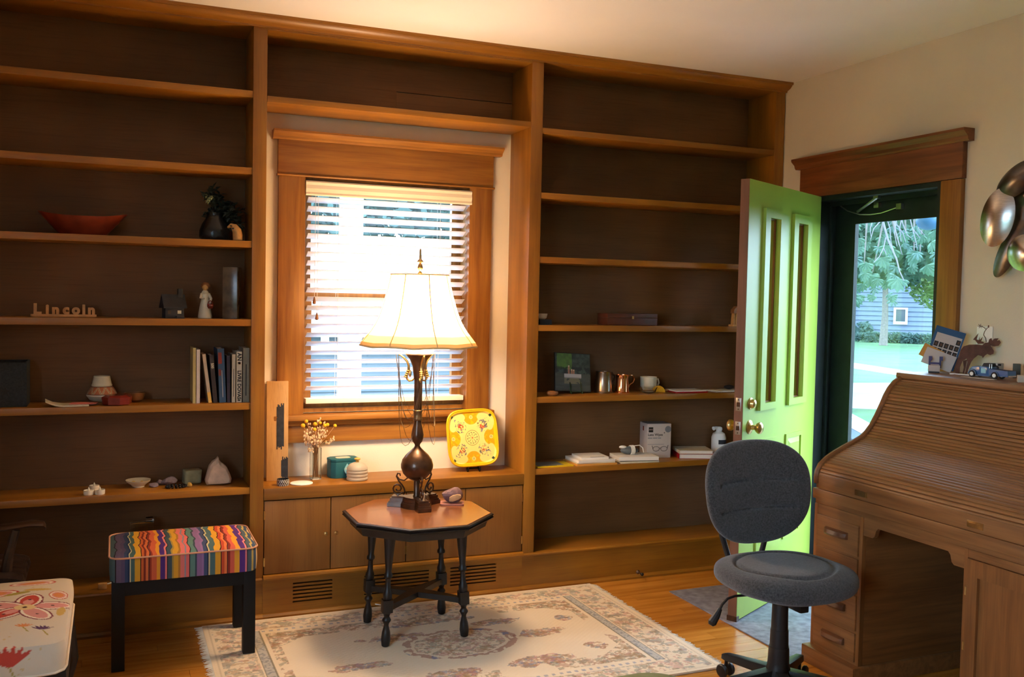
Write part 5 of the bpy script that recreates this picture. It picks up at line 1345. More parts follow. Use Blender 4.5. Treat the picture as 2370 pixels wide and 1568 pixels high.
solo('white_coaster', 'white round coaster lying at the counter front edge', 'coaster', MB().lathe([(0.050, 0), (0.052, 0.001), (0.052, 0.004), (0.050, 0.005), (0, 0.005)], 40), 'white', (X(701, 0.07), 0.068, CT), smooth=True)
fx = X(733, 0.165)
t = thing('flower_vase', 'square glass vase of dried flowers with yellow balls on the counter', 'vase', (fx, 0.160, CT), R(8))
part('glass', MB().cells(-0.021, 0.021, -0.021, 0.021, [(-0.018, 0.018, -0.018, 0.018)], 0.006, 0.152).box(0, 0, 0, 0, 0, 0) if False else MB().add([], []).box(-0.021, 0.021, -0.021, -0.018, 0.006, 0.152).box(-0.021, 0.021, 0.018, 0.021, 0.006, 0.152).box(-0.021, -0.018, -0.018, 0.018, 0.006, 0.152).box(0.018, 0.021, -0.018, 0.018, 0.006, 0.152).box(-0.021, 0.021, -0.021, 0.021, 0, 0.006), 'clear', t)
rn = random.Random(3); st_ = MB(); bl_ = MB()
pl('dryflower', C(224, 190, 150), 0.8, var=0.15, vscale=60); pl('drystem', C(170, 126, 84), 0.8)
pl('yellowball', C(226, 170, 30), 0.8, var=0.15, vscale=120, bump=0.6, bscale=500)
def iso(du, dv): return Vector((du * 0.00192, 0, -dv * 0.00192))    # photo offset at the vase -> metres
for k in range(46):
    u_, v_ = rn.gauss(727, 17), rn.gauss(1002, 13)
    tip = iso(u_ - 733, v_ - 1107) + Vector((0, rn.uniform(-0.04, 0.04), 0)); b0 = Vector((rn.uniform(-0.012, 0.012), rn.uniform(-0.012, 0.012), 0.01))
    mid = Vector((rn.uniform(-0.012, 0.012), rn.uniform(-0.012, 0.012), 0.150))
    st_.tube([b0, mid, mid.lerp(tip, 0.6) + Vector((0, 0, 0.006)), tip], 0.0011, 4)
    for j in range(7):
        c = tip + Vector((rn.uniform(-0.013, 0.013), rn.uniform(-0.013, 0.013), rn.uniform(-0.014, 0.014)))
        bl_.ball(c, (0.0036, 0.0036, 0.0055), 6, 5)
for k in range(10):
    tip = iso(768 + rn.uniform(-9, 9) - 733, 1017 + rn.uniform(-6, 6) - 1107) + Vector((0, rn.uniform(-0.02, 0.02), 0)); bl_.ball(tip, (0.004, 0.004, 0.006), 6, 5)
st_.tube([(0.008, 0, 0.15), iso(768 - 733, 1019 - 1107)], 0.0012, 4)
part('stems', st_, 'drystem', t, kind='stuff'); part('dried_blossoms', bl_, 'dryflower', t, smooth=True, kind='stuff')
for u_, v_, r_ in ((709, 962, 0.0088), (700, 972, 0.0105), (729, 969, 0.0098), (740, 966, 0.0078), (755, 974, 0.0092), (763, 973, 0.0092), (784, 977, 0.0088), (727, 982, 0.0088)):
    p = iso(u_ - 733, v_ - 1107) + Vector((0, rn.uniform(-0.02, 0.01), 0))
    bq = part('yellow_ball', MB().ball(p, r_, 14, 10), 'yellowball', t, smooth=True)
    part('ball_stem', MB().tube([Vector((0.004, 0, 0.15)), Vector((0.004, 0, 0.15)).lerp(p, 0.6) + Vector((0, 0, -0.004)), p], 0.0015, 5), 'drystem', bq)
bx_ = X(796, 0.20)
t = thing('teal_box', 'teal octagonal felt box with a painted teardrop pendant', 'box', (bx_, 0.192, CT), R(6))
oc8 = [(-0.070, -0.030), (-0.050, -0.050), (0.050, -0.050), (0.070, -0.030), (0.070, 0.030), (0.050, 0.050), (-0.050, 0.050), (-0.070, 0.030)]
part('body', MB().prism(oc8, 0, 0.078), 'teal', t, bevel=0.003); part('lid', MB().prism([(p[0] * 1.02, p[1] * 1.02) for p in oc8], 0.0785, 0.092), 'teal', t, bevel=0.004)
part('lid_opening', MB().prism([(p[0] * 0.5, p[1] * 0.45) for p in oc8], 0.0918, 0.0926), 'creamglaze', t)
pdrop = [(0.016 * math.sin(a) * (1 if math.cos(a) < 0 else (1 - 0.75 * math.cos(a))), -0.020 * math.cos(a) * -1) for a in [k * 2 * PI / 20 for k in range(20)]]
pn = part('pendant', MB().prism([(p[0] + 0.004, 0.045 + p[1] * 1.3) for p in pdrop], -0.0575, -0.0525, 'y'), pl('skyblue', C(140, 196, 204), 0.4), t, bevel=0.001)
m = MB()
for k in range(7):
    a = R(20 + k * 24); m.ball((0.004 + 0.006 * math.cos(a), -0.0578, 0.043 + 0.006 * math.sin(a)), (0.0045, 0.0008, 0.0028), 8, 5)
part('petals', m, 'wax', pn, smooth=True)
jx = X(830, 0.09)
t = thing('ribbed_jar', 'squat ribbed frosted glass jar with gold stopper on the counter', 'jar', (jx, 0.085, CT))
pr = [(0.046, 0.0)]
for k in range(3): pr += [(0.0495, 0.003 + k * 0.016), (0.051, 0.008 + k * 0.016), (0.0495, 0.013 + k * 0.016), (0.047, 0.0155 + k * 0.016)]
pr += [(0.050, 0.052), (0.048, 0.062), (0.036, 0.076), (0.020, 0.083), (0.010, 0.085)]
part('glass', MB().lathe(pr, 32), 'frosted', t, smooth=True)
part('stopper', MB().lathe([(0.008, 0.085), (0.007, 0.093), (0.014, 0.097), (0.015, 0.102), (0.008, 0.106), (0, 0.1065)], 20), 'yellowstone', t, smooth=True)
# ---- yellow tray on its black easel
tx0 = X(1100, 0.14)
es = thing('tray_easel', 'small black wire easel holding the yellow tray', 'easel', (tx0, 0.145, CT), R(-6))
m = MB()
for s in (-1, 1): m.tube([(s * 0.028, 0.05, 0.10), (s * 0.030, 0.0, 0.012), (s * 0.031, -0.022, 0.003), (s * 0.031, -0.034, 0.012), (s * 0.031, -0.036, 0.026)], [0.004, 0.005, 0.005, 0.004, 0.003], 8)
m.tube([(-0.030, 0.0, 0.014), (0.030, 0.0, 0.014)], 0.004, 8); m.tube([(0, 0.06, 0.10), (0, 0.09, 0.003)], 0.004, 8); m.tube([(-0.028, 0.05, 0.10), (0.028, 0.05, 0.10)], 0.004, 8)
part('frame', m, 'black', es, smooth=True)
MT['tray'] = vcol('painted tin tray', 0.28, 0.5)
ty = thing('serving_tray', 'bright yellow square tray painted with folk flowers on the counter', 'tray', (tx0, 0.140, CT + 0.020), R(-6))
TW, THh = 0.268, 0.292
Mt = Matrix.Rotation(R(-3), 4, 'Y') @ Matrix.Rotation(R(-11), 4, 'X') @ Matrix.Translation((0.006, -0.012, THh / 2 + 0.002))
def trayfn(a, b):
    # a: angle round, b: 0 centre .. 1 rim ; rounded square
    th = 2 * PI * a; c, s = math.cos(th), math.sin(th); e_ = 4.2
    k = (abs(c) ** e_ + abs(s) ** e_) ** (-1 / e_)
    r_ = b; d_ = 0.0
    if b > 0.86: d_ = -0.012 * min(1, (b - 0.86) / 0.05); 
    if b > 0.94: d_ -= 0.004 * math.sin((b - 0.94) / 0.06 * PI)
    return (TW / 2 * k * c * r_, d_, THh / 2 * k * s * r_)
m = MB().grid(trayfn, 480, 150, wrapu=True)
flat = list(m.v)
m.v = [tuple(Mt @ Vector(p)) for p in m.v]
o = part('plate', m, 'tray', ty, smooth=True)
nv_ = len(o.data.vertices)
inv = Mt.inverted()
def traycol(co):
    P_ = np.array([inv @ Vector(p) for p in co]) if len(co) < 10 else (np.c_[co, np.ones(len(co))] @ np.array(inv).T)[:, :3]
    x, z = P_[:, 0] / (TW / 2), P_[:, 2] / (THh / 2); n = len(x)
    e_ = 4.2; b = (np.abs(x) ** e_ + np.abs(z) ** e_) ** (1 / e_)
    yel, pale, org, grn, red, blu, dk = C(244, 190, 20), C(252, 222, 130), C(236, 160, 30), C(20, 60, 50), C(190, 52, 30), C(60, 84, 128), C(60, 60, 30)
    col = np.tile(np.array(yel), (n, 1))
    ax, az = np.abs(x), np.abs(z)
    # pale cross-shaped field with scalloped corners
    lobe = ((ax - 0.50) / 0.27) ** 2 + ((az - 0.72) / 0.16) ** 2 < 1
    lobe |= ((ax - 0.72) / 0.16) ** 2 + ((az - 0.50) / 0.27) ** 2 < 1
    cen = (ax + az < 0.93) & ~((ax / 0.30) ** 2 + ((az - 0.78) / 0.32) ** 2 < 1) & ~(((ax - 0.78) / 0.32) ** 2 + (az / 0.30) ** 2 < 1)
    cen |= (ax ** 2 + az ** 2 < 0.33 ** 2) | ((np.abs(ax - az) < 0.22) & (ax + az < 1.14))
    field = lobe | cen
    wid = (((ax - 0.50) / 0.30) ** 2 + ((az - 0.72) / 0.19) ** 2 < 1) | (((ax - 0.72) / 0.19) ** 2 + ((az - 0.50) / 0.30) ** 2 < 1) | ((ax / 0.36) ** 2 + ((az - 0.78) / 0.39) ** 2 < 1) & (az > 0.3) | (((ax - 0.78) / 0.39) ** 2 + (az / 0.36) ** 2 < 1) & (ax > 0.3)
    col = mixc(col, org, (wid & ~field & (b < 0.85) & (vnoise(x * 16, z * 16, 3) > 0.35)) * 0.75)
    col = mixc(col, pale, field * 1.0)
    r_ = np.sqrt(x * x + z * z); an = np.arctan2(z, x)
    col = mixc(col, dk, ((np.abs(r_ - 0.26) < 0.010)) * 0.7)
    col = mixc(col, grn, ((np.abs(r_ - 0.19) < 0.014) & (np.sin(an * 12) > -0.2)) * 0.85)
    col = mixc(col, grn, ((r_ > 0.05) & (r_ < 0.16) & (np.abs(np.sin(an * 4)) < 0.28)) * 0.85)
    col = mixc(col, red, (r_ < 0.03) * 0.9)
    for sx in (-1, 1):
        for sz in (-1, 1):
            u_, w_ = x * sx, z * sz
            d1 = (u_ - 0.42) ** 2 + (w_ - 0.40) ** 2
            col = mixc(col, red, ((d1 < 0.012) & (vnoise(x * 26, z * 26, 5) > 0.5)) * 0.9)
            col = mixc(col, blu, ((d1 < 0.045) & (d1 > 0.010) & (vnoise(x * 24 + 9, z * 24, 15) > 0.66)) * 0.8)
            d2 = ((u_ - 0.56) / 0.13) ** 2 + ((w_ - 0.56) / 0.13) ** 2
            col = mixc(col, blu, ((d2 < 1) & (vnoise(x * 28 + 3, z * 28 + 7, 25) > 0.68)) * 0.8)
            col = mixc(col, grn, ((d1 < 0.05) & (vnoise(x * 30 + 13, z * 30 + 2, 35) > 0.78)) * 0.8)
            col = mixc(col, grn, ((np.abs(u_ - 0.745) + np.abs(w_ - 0.745) < 0.060) & (u_ + w_ > 1.44)) * 1.0)
    for cx, cz in ((0, 0.72), (0, -0.72), (0.74, 0), (-0.74, 0)):
        d = np.sqrt((x - cx) ** 2 + (z - cz) ** 2)
        col = mixc(col, pale, (d < 0.068) * 1.0); col = mixc(col, dk, ((d < 0.036) & (d > 0.020)) * 0.8)
    return col * 0.85
paint(o, traycol)
m = MB().grid(trayfn, 96, 24, wrapu=True); m.v = [tuple(Mt @ Vector((p[0] * 1.002, p[1] + 0.003, p[2] * 1.002))) for p in m.v]
part('back', m, pl('yellowtin', C(240, 186, 30), 0.35), ty, smooth=True)

# ---- stone on slab, on the table
p = onZ(1048, 1168, TT)
solo('pink_slab', 'thin pink stone slab at the back edge of the octagonal table', 'slab', MB().prism(rounded(0.108, 0.078, 0.012, 4), 0, 0.007), pl('pinkstone', C(176, 116, 104), 0.6, var=0.1, vscale=20), (p.x, p.y + 0.010, TT), (0, 0, R(-20)), bevel=0.0015)
t = thing('geode_stone', 'mauve geode with a flat tan face resting on the pink slab', 'stone', (p.x - 0.002, p.y + 0.012, TT + 0.0072), R(-15))
m = rock(MB(), (0, 0, 0.032), (0.052, 0.034, 0.042), 21, 9); zz = min(q[2] for q in m.v); m.v = [(q[0], q[1], q[2] - zz) for q in m.v]
part('body', m, pl('geode', C(128, 98, 100), 0.6, var=0.3, vscale=45, bump=0.4, bscale=200), t, smooth=True, angle=20)
m = MB(); pf = [(-0.014, 0.012), (0.002, 0.010), (0.030, 0.020), (0.042, 0.030), (0.040, 0.040), (0.024, 0.043), (0.004, 0.040), (-0.012, 0.030)]
part('tan_face', MB().prism(pf, -0.040, -0.022, 'y'), pl('tanstone', C(200, 156, 110), 0.6, var=0.15, vscale=40), t, bevel=0.003)

# ================================================================== right bay
t = thing('glass_votive', 'small glass cup on a dark stand on the middle right shelf', 'cup', (X(1258, 0.08), 0.09, RT[2]))
part('stand', MB().box(-0.028, 0.040, -0.02, 0.02, 0, 0.026), 'slate', t, bevel=0.002); part('cup', MB().lathe([(0.012, 0.0265), (0.022, 0.034), (0.027, 0.056), (0.0255, 0.056), (0.02, 0.036), (0, 0.031)], 20, c=(-0.006, 0, 0)), 'frosted', t, smooth=True)
t = thing('keepsake_box', 'long plain reddish brown wooden box on the middle right shelf', 'box', (X(1452, 0.11), 0.115, RT[2]))
MT['boxwood'] = wood('reddish box wood', (0.085, 0.022, 0.012), (0.13, 0.036, 0.018), 'x', 0.45)
hw = (X(1510, 0.06) - X(1394, 0.06)) / 2
part('box', MB().box(-hw, hw, -0.055, 0.055, 0, 0.040), 'boxwood', t, bevel=0.0015); part('lid', MB().box(-hw, hw, -0.055, 0.055, 0.0408, 0.062), 'boxwood', t, bevel=0.0015); part('clasp', MB().box(-0.006, 0.006, -0.058, -0.0552, 0.034, 0.050), 'brass', t)
t = thing('peg_carving', 'pale wooden carving with pointed pickets at the door edge', 'carving', (X(1708, 0.05), 0.055, RT[2]))
part('base', MB().box(-0.05, 0.05, -0.02, 0.02, 0, 0.010), 'tan', t, bevel=0.001); part('cap', MB().prism([(-0.042, 0.072), (-0.040, 0.092), (-0.02, 0.112), (0.0, 0.096), (0.02, 0.114), (0.040, 0.092), (0.042, 0.072)], -0.016, 0.016, 'y'), 'bowlwood', t)
for k in range(5): part('picket', MB().prism([(-0.042 + k * 0.0168, 0.010), (-0.0355 + k * 0.0168, 0.078), (-0.0345 + k * 0.0168, 0.078), (-0.0272 + k * 0.0168, 0.010)], -0.012, 0.012, 'y'), 'tan', t)
# photo tile
t = thing('photo_tile', 'square photo of a fishing boat on dark water propped on the shelf', 'photograph', (X(1330, 0.12), 0.125, RT[1]), R(-4))
MT['photo'] = vcol('photo print', 0.2, 0.5)
pw_, ph_ = 0.205, 0.205
Mq = Matrix.Rotation(R(3), 4, 'Y') @ Matrix.Rotation(R(-13), 4, 'X')
part('tile', MB().box(-pw_ / 2, pw_ / 2, 0.001, 0.010, 0.012, 0.012 + ph_, Mq), 'ink', t)
o = part('print', MB().grid(lambda a, b: tuple(Mq @ Vector(((a - 0.5) * pw_ * 0.97, 0.0004, 0.015 + b * ph_ * 0.97))), 120, 120), 'photo', t)
def photofn(co):
    inv_ = np.array(Mq.inverted()); P_ = (np.c_[co, np.ones(len(co))] @ inv_.T)[:, :3]
    x, z = P_[:, 0] / pw_ + 0.5, (P_[:, 2] - 0.015) / ph_
    n = fbm(x * 14, z * 14, 3, 4); n2 = fbm(x * 5, z * 5, 8)
    col = np.tile(np.array(C(60, 74, 74)), (len(x), 1)) * (0.4 + 1.1 * n)[:, None]
    col = mixc(col, C(90, 130, 60), ((z > 0.56) & (x > 0.06) & (x < 0.48) & (n2 > 0.34)) * (0.35 + 0.65 * n))
    water = z < 0.45
    col = np.where(water[:, None], np.array(C(72, 78, 76)) * (0.75 + 0.5 * fbm(x * 3, z * 22, 5))[:, None], col)
    col = mixc(col, C(40, 44, 52), ((z > 0.45) & (z < 0.62) & (n < 0.55)) * 0.7)
    boat_ = (x > 0.26) & (x < 0.74) & (z > 0.33) & (z < 0.44)
    col = mixc(col, C(176, 170, 172), boat_ * 1.0); col = mixc(col, C(110, 110, 110), (boat_ & (z < 0.35)) * 0.7)
    col = mixc(col, C(130, 126, 100), ((x > 0.26) & (x < 0.74) & (z > 0.18) & (z < 0.33) & (n > 0.42)) * 0.6)
    for px_, h_ in ((0.39, 0.66), (0.47, 0.56), (0.53, 0.55)):
        col = mixc(col, C(170, 120, 100), ((np.abs(x - px_) < 0.022) & (z > 0.44) & (z < h_)) * 0.8); col = mixc(col, C(200, 186, 160), ((np.abs(x - px_) < 0.018) & (z > h_ - 0.03) & (z < h_)) * 0.9)
    return col
paint(o, photofn)
m = MB()
for s in (-1, 1): m.tube([(s * 0.03, 0.012, 0.06), (s * 0.03, 0.0, 0.008), (s * 0.03, -0.016, 0.003), (s * 0.03, -0.020, 0.016)], 0.0028, 6)
m.tube([(-0.03, 0.0, 0.010), (0.03, 0.0, 0.010)], 0.0028, 6); m.tube([(0, 0.04, 0.06), (0, 0.085, 0.003)], 0.0028, 6)
solo('photo_easel', 'dark green little wire easel under the boat photo', 'easel', m, pl('greenwire', (0.02, 0.045, 0.02), 0.4), (X(1335, 0.12), 0.118, RT[1]), (0, 0, R(-4)), smooth=True)
stone('reddish brown pebble left of the boat photo', 'bowlwood', 1281, 0, 0.045, (0.032, 0.022, 0.018), 31, 7, z=RT[1], name='pebble')
t = thing('pewter_tankard', 'tall tapered pewter tankard behind the copper mug', 'mug', (X(1399, 0.15), 0.150, RT[1]))
part('body', MB().lathe([(0.050, 0), (0.051, 0.006), (0.047, 0.012), (0.041, 0.108), (0.043, 0.114), (0.038, 0.114), (0.040, 0.012), (0, 0.008)], 32), 'pewter', t, smooth=True)
part('handle', MB().tube([(0.040, 0.012, 0.096), (0.062, 0.018, 0.104), (0.078, 0.02, 0.088), (0.074, 0.02, 0.056), (0.056, 0.015, 0.034), (0.046, 0.012, 0.030)], 0.0042, 8), 'pewter', t, smooth=True)
t = thing('copper_mug', 'polished copper mug with curled handle', 'mug', (X(1442, 0.13), 0.130, RT[1]))
part('body', MB().lathe([(0.040, 0), (0.041, 0.006), (0.037, 0.014), (0.036, 0.04), (0.033, 0.075), (0.034, 0.092), (0.036, 0.097), (0.032, 0.096), (0.030, 0.07), (0.033, 0.012), (0, 0.008)], 32), 'copper', t, smooth=True)
part('handle', MB().tube([(0.034, 0, 0.082), (0.048, 0, 0.094), (0.066, 0, 0.090), (0.074, 0, 0.070), (0.066, 0, 0.052), (0.050, 0, 0.044), (0.042, 0, 0.036), (0.044, 0, 0.028)], 0.0042, 8), 'copper', t, smooth=True)
t = thing('cream_mug', 'cream pottery mug behind the glass bowl', 'mug', (X(1502, 0.17), 0.165, RT[1]))
part('body', MB().lathe([(0.040, 0), (0.043, 0.004), (0.045, 0.060), (0.046, 0.080), (0.042, 0.080), (0.040, 0.010), (0, 0.008)], 32), 'creamglaze', t, smooth=True)
part('handle', MB().tube([(0.043, 0.0, 0.068), (0.060, 0.0, 0.066), (0.066, 0, 0.045), (0.056, 0, 0.024), (0.043, 0, 0.02)], 0.005, 8), 'creamglaze', t, smooth=True)
t = thing('glass_bowl', 'low clear glass bowl in front of the cream mug', 'bowl', (X(1503, 0.07), 0.070, RT[1]))
part('bowl', MB().lathe([(0.024, 0), (0.040, 0.008), (0.050, 0.034), (0.048, 0.034), (0.038, 0.012), (0, 0.006)], 24), 'clear', t, smooth=True)
t = thing('fruit_ornament', 'orange wedge shaped ornament leaning by the glass bowl', 'ornament', (X(1528, 0.115), 0.118, RT[1]), R(-25))
part('wedge', MB().prism([(0.034 * math.cos(R(k * 18)), 0.034 * math.sin(R(k * 18))) for k in range(11)], -0.018, 0.018, 'y'), 'yellowball', t, bevel=0.002)
part('leaf', MB().ball((0.036, 0.0, 0.010), (0.020, 0.006, 0.006), 10, 6), 'bowlwood', t, smooth=True)
def pad(name, label, cat, mats, u, y_, z_, w_, d_, h_, rz=0.0, off=0.0):
    """flat bundle: list of (material, thickness share)"""
    t = thing(name, label, cat, (X(u, y_), y_ + off, z_), R(rz)); z0 = 0.0
    for nm, mat, sh_, sx, sy, ro in mats:
        part(nm, MB().box(-w_ / 2 * sx, w_ / 2 * sx, -d_ / 2 * sy, d_ / 2 * sy, z0, z0 + h_ * sh_ - 0.0002, Matrix.Rotation(R(ro), 4, 'Z')), mat, t); z0 += h_ * sh_
    return t
pl('redfolder', C(150, 18, 22), 0.5); pl('manila', C(206, 146, 66), 0.7); pl('yellowmag', C(226, 190, 30), 0.4); pl('greymag', C(120, 124, 130), 0.4)
pad('red_folder', 'red folder with a white sheet on the shelf near the door', 'folder', [('folder', 'redfolder', 0.6, 1, 1, 0), ('sheet', 'paper', 0.4, 0.94, 0.9, 2)], 1590, 0.09, RT[1], 0.20, 0.135, 0.012, -4)
pad('loose_papers', 'loose white papers under a dark pouch beside the door edge', 'papers', [('lower_sheet', 'paper', 0.5, 1, 1, 0), ('upper_sheet', 'creamglaze', 0.5, 0.8, 0.8, 9)], 1680, 0.10, RT[1], 0.21, 0.12, 0.006, 3)
solo('dark_pouch', 'small black pouch on the loose papers by the door edge', 'pouch', MB().ball((0, 0, 0.012), (0.032, 0.022, 0.012), 14, 8), 'ink', (X(1690, 0.12), 0.120, RT[1] + 0.0062), smooth=True)
# ---- lower right shelf
t = pad('yellow_magazine', 'yellow bordered magazine at the left end of the lower right shelf', 'magazine', [('cover', 'yellowmag', 1.0, 1, 1, 0)], 1283, 0.075, RT[0], 0.205, 0.125, 0.007, 0, 0.012)
part('cover_picture', MB().box(-0.095, 0.055, -0.046, 0.058, 0.0070, 0.0074), 'greymag', t); part('cover_title', MB().box(-0.05, 0.01, -0.056, -0.049, 0.0070, 0.0074), 'slate', t)
t = pad('paper_stack', 'stack of white notepads on a manila envelope', 'paper stack', [('envelope', 'manila', 0.22, 1.05, 1.05, 0), ('ledger', 'creamglaze', 0.14, 0.98, 0.96, -1), ('pad', 'paper', 0.34, 0.96, 0.98, 1), ('booklet', 'paper', 0.30, 0.70, 0.82, -3)], 1372, 0.10, RT[0], 0.222, 0.168, 0.040, -2, 0.0)
part('booklet_strip', MB().box(-0.03, 0.05, -0.0695, -0.064, 0.0400, 0.0406), 'slate', t); part('photo_card', MB().box(0.082, 0.106, -0.05, 0.02, 0.028, 0.0288), 'amethyst', t)
t = pad('document_stack', 'pile of white documents under the wrapped phone adapter', 'paper stack', [('lower_folder', 'creamglaze', 0.30, 1, 1, 2), ('dark_folder', 'ink', 0.10, 0.98, 0.99, 0), ('upper_documents', 'paper', 0.60, 1.0, 1.0, -3)], 1474, 0.085, RT[0], 0.225, 0.150, 0.032, -6)
t = thing('wrapped_adapter', 'grey adapter with white cable wound around it on the documents', 'adapter', (X(1463, 0.10), 0.10, RT[0] + 0.0324), R(-10))
part('body', MB().ball((0, 0, 0.022), (0.052, 0.026, 0.021), 16, 10), pl('greyplastic', C(90, 100, 104), 0.4), t, smooth=True)
for k in range(4): part('cable_turn', MB().tube([(0.004 + k * 0.006, 0.030 * math.cos(a), 0.024 + 0.0235 * math.sin(a)) for a in [2 * PI * j / 20 for j in range(20)]], 0.0024, 6, closed=True), 'white', t, smooth=True)
part('cable_end', MB().tube([(0.02, -0.01, 0.047), (0.05, -0.02, 0.052), (0.068, -0.02, 0.038), (0.074, -0.02, 0.012)], 0.0024, 6).ball((-0.038, 0, 0.040), (0.022, 0.016, 0.009), 10, 6), 'white', t, smooth=True)
# ---- lens wipes carton
t = thing('wipes_carton', 'white cardboard carton with spectacles printed on its front', 'carton', (X(1524, 0.17), 0.178, RT[0]), R(-9))
pl('carton', C(196, 184, 176), 0.6); pl('cartontop', C(120, 124, 128), 0.6)
part('box', MB().box(-0.070, 0.070, -0.055, 0.055, 0, 0.188), 'carton', t, bevel=0.0015)
part('top_panel', MB().box(-0.066, 0.066, -0.051, 0.051, 0.1878, 0.1892), 'cartontop', t)
Fm = Matrix.Translation((0, -0.0553, 0)) @ Matrix.Rotation(R(90), 4, 'X')
def ftx(body, size, x_, z_, mat, nm, bold=0.0): part(nm, MB().text(body, size, Fm @ Matrix.Translation((x_, z_, 0)), 0.0002, align='LEFT', bold=bold), mat, t)
part('logo_square', MB().box(-0.062, -0.036, -0.0556, -0.055, 0.142, 0.170), 'ink', t); part('logo_band', MB().box(-0.060, -0.038, -0.0559, -0.0556, 0.154, 0.160), 'amethyst', t)
ftx('ZEISS', 0.0062, -0.0592, 0.157, 'white', 'logo_word', 0.0002)
ftx('Lens Wipes', 0.0185, -0.066, 0.128, 'slate', 'title', 0.0003); ftx('+', 0.016, 0.026, 0.138, 'slate', 'title_plus', 0.0004); part('subtitle', MB().box(-0.066, -0.040, -0.0556, -0.055, 0.106, 0.113).box(-0.036, -0.010, -0.0556, -0.055, 0.106, 0.113).box(-0.007, 0.012, -0.0556, -0.055, 0.106, 0.113), 'greyprint', t)
part('fine_print', MB().box(-0.066, 0.030, -0.0556, -0.055, 0.0735, 0.0765), 'greyprint', t)
m = MB()
for cx in (-0.016, 0.030):
    m.tube([(cx + 0.019 * math.cos(a), -0.0556, 0.050 + 0.013 * math.sin(a)) for a in [2 * PI * k / 20 for k in range(20)]], 0.0011, 5, closed=True)
m.tube([(0.003, -0.0556, 0.053), (0.007, -0.0556, 0.056), (0.011, -0.0556, 0.053)], 0.0011, 5); m.tube([(-0.035, -0.0556, 0.052), (-0.040, -0.0556, 0.068)], 0.0014, 5); m.tube([(0.049, -0.0556, 0.052), (0.054, -0.0556, 0.070)], 0.0014, 5)
part('spectacles_drawing', m, 'ink', t)
part('round_badge', MB().lathe([(0.018, 0), (0.018, 0.001), (0, 0.001)], 24, M=Matrix.Translation((0.052, -0.0551, 0.158)) @ Matrix.Rotation(R(90), 4, 'X')), 'cartontop', t)
part('side_mark', MB().box(-0.0706, -0.070, -0.004, 0.010, 0.145, 0.170), 'redlac', t)
# ---- red and white books, bottle
def flatbook(label, mat, u, y_, z_, w_, d_, h_, rz):
    t = thing('book', label, 'book', (X(u, y_), y_, z_), R(rz), 'books lying on the lower right shelf')
    part('cover', MB().box(-w_ / 2, w_ / 2, -d_ / 2, d_ / 2, 0, 0.0016).box(-w_ / 2, w_ / 2, -d_ / 2, d_ / 2, h_ - 0.0016, h_).box(-w_ / 2, -w_ / 2 + 0.002, -d_ / 2, d_ / 2, 0.0016, h_ - 0.0016), mat, t)
    part('pages', MB().box(-w_ / 2 + 0.002, w_ / 2 - 0.003, -d_ / 2 + 0.003, d_ / 2 - 0.003, 0.0016, h_ - 0.0016), 'paper', t)
    return t
flatbook('thick red book at the bottom of the short pile by the chair', 'redfolder', 1612, 0.115, RT[0], 0.20, 0.17, 0.026, -20)
t = flatbook('cream softcover book on top of the red book', 'creamglaze', 1610, 0.118, RT[0] + 0.0264, 0.19, 0.16, 0.018, -18)
p = onZ(1668, 1042, RT[0])
t = thing('pump_bottle', 'white plastic pump bottle standing behind the office chair', 'bottle', (X(1671, 0.20), 0.205, RT[0]), R(190))
part('bottle', MB().lathe([(0.040, 0), (0.042, 0.004), (0.042, 0.085), (0.034, 0.108), (0.016, 0.120), (0.016, 0.126)], 28), 'white', t, smooth=True)
part('cap', MB().lathe([(0.018, 0.126), (0.020, 0.130), (0.019, 0.140), (0.012, 0.146), (0, 0.147)], 20), 'white', t, smooth=True); part('nozzle', MB().tube([(0.0, 0, 0.140), (0.028, 0, 0.142), (0.044, 0, 0.138)], [0.008, 0.008, 0.012], 10), 'white', t, smooth=True)
part('label', MB().grid(lambda a, b: (0.0424 * math.cos(-0.8 + 1.6 * a + PI / 2), 0.0424 * math.sin(-0.8 + 1.6 * a + PI / 2), 0.050 + 0.025 * b), 16, 2), 'slate', t)

# ---- doorstop on the plinth
p = onY(1478, 1338, -0.02)
t = thing('doorstop', 'small bronze doorstop screwed to the bookcase plinth', 'doorstop', (p.x, -0.0125, 0.035))
part('stem', MB().lathe([(0.012, 0), (0.010, 0.004), (0.004, 0.008), (0.004, 0.038)], 12, M=Matrix.Rotation(R(90), 4, 'X')), 'bronze', t, smooth=True)
part('rubber_tip', MB().lathe([(0.008, 0.038), (0.009, 0.046), (0.006, 0.050)], 12, M=Matrix.Rotation(R(90), 4, 'X')), 'blkplastic', t, smooth=True)

# ================================================================== on the desk
pl('rust', (0.16, 0.068, 0.045), 0.55, metal=0.4, var=0.3, vscale=40); pl('truckblue', C(24, 88, 140), 0.3, coat=0.5); pl('folderblue', C(40, 84, 124), 0.5); pl('tire', (0.01, 0.01, 0.011), 0.7)
def D(u, v): return onZ(u, v, DT)
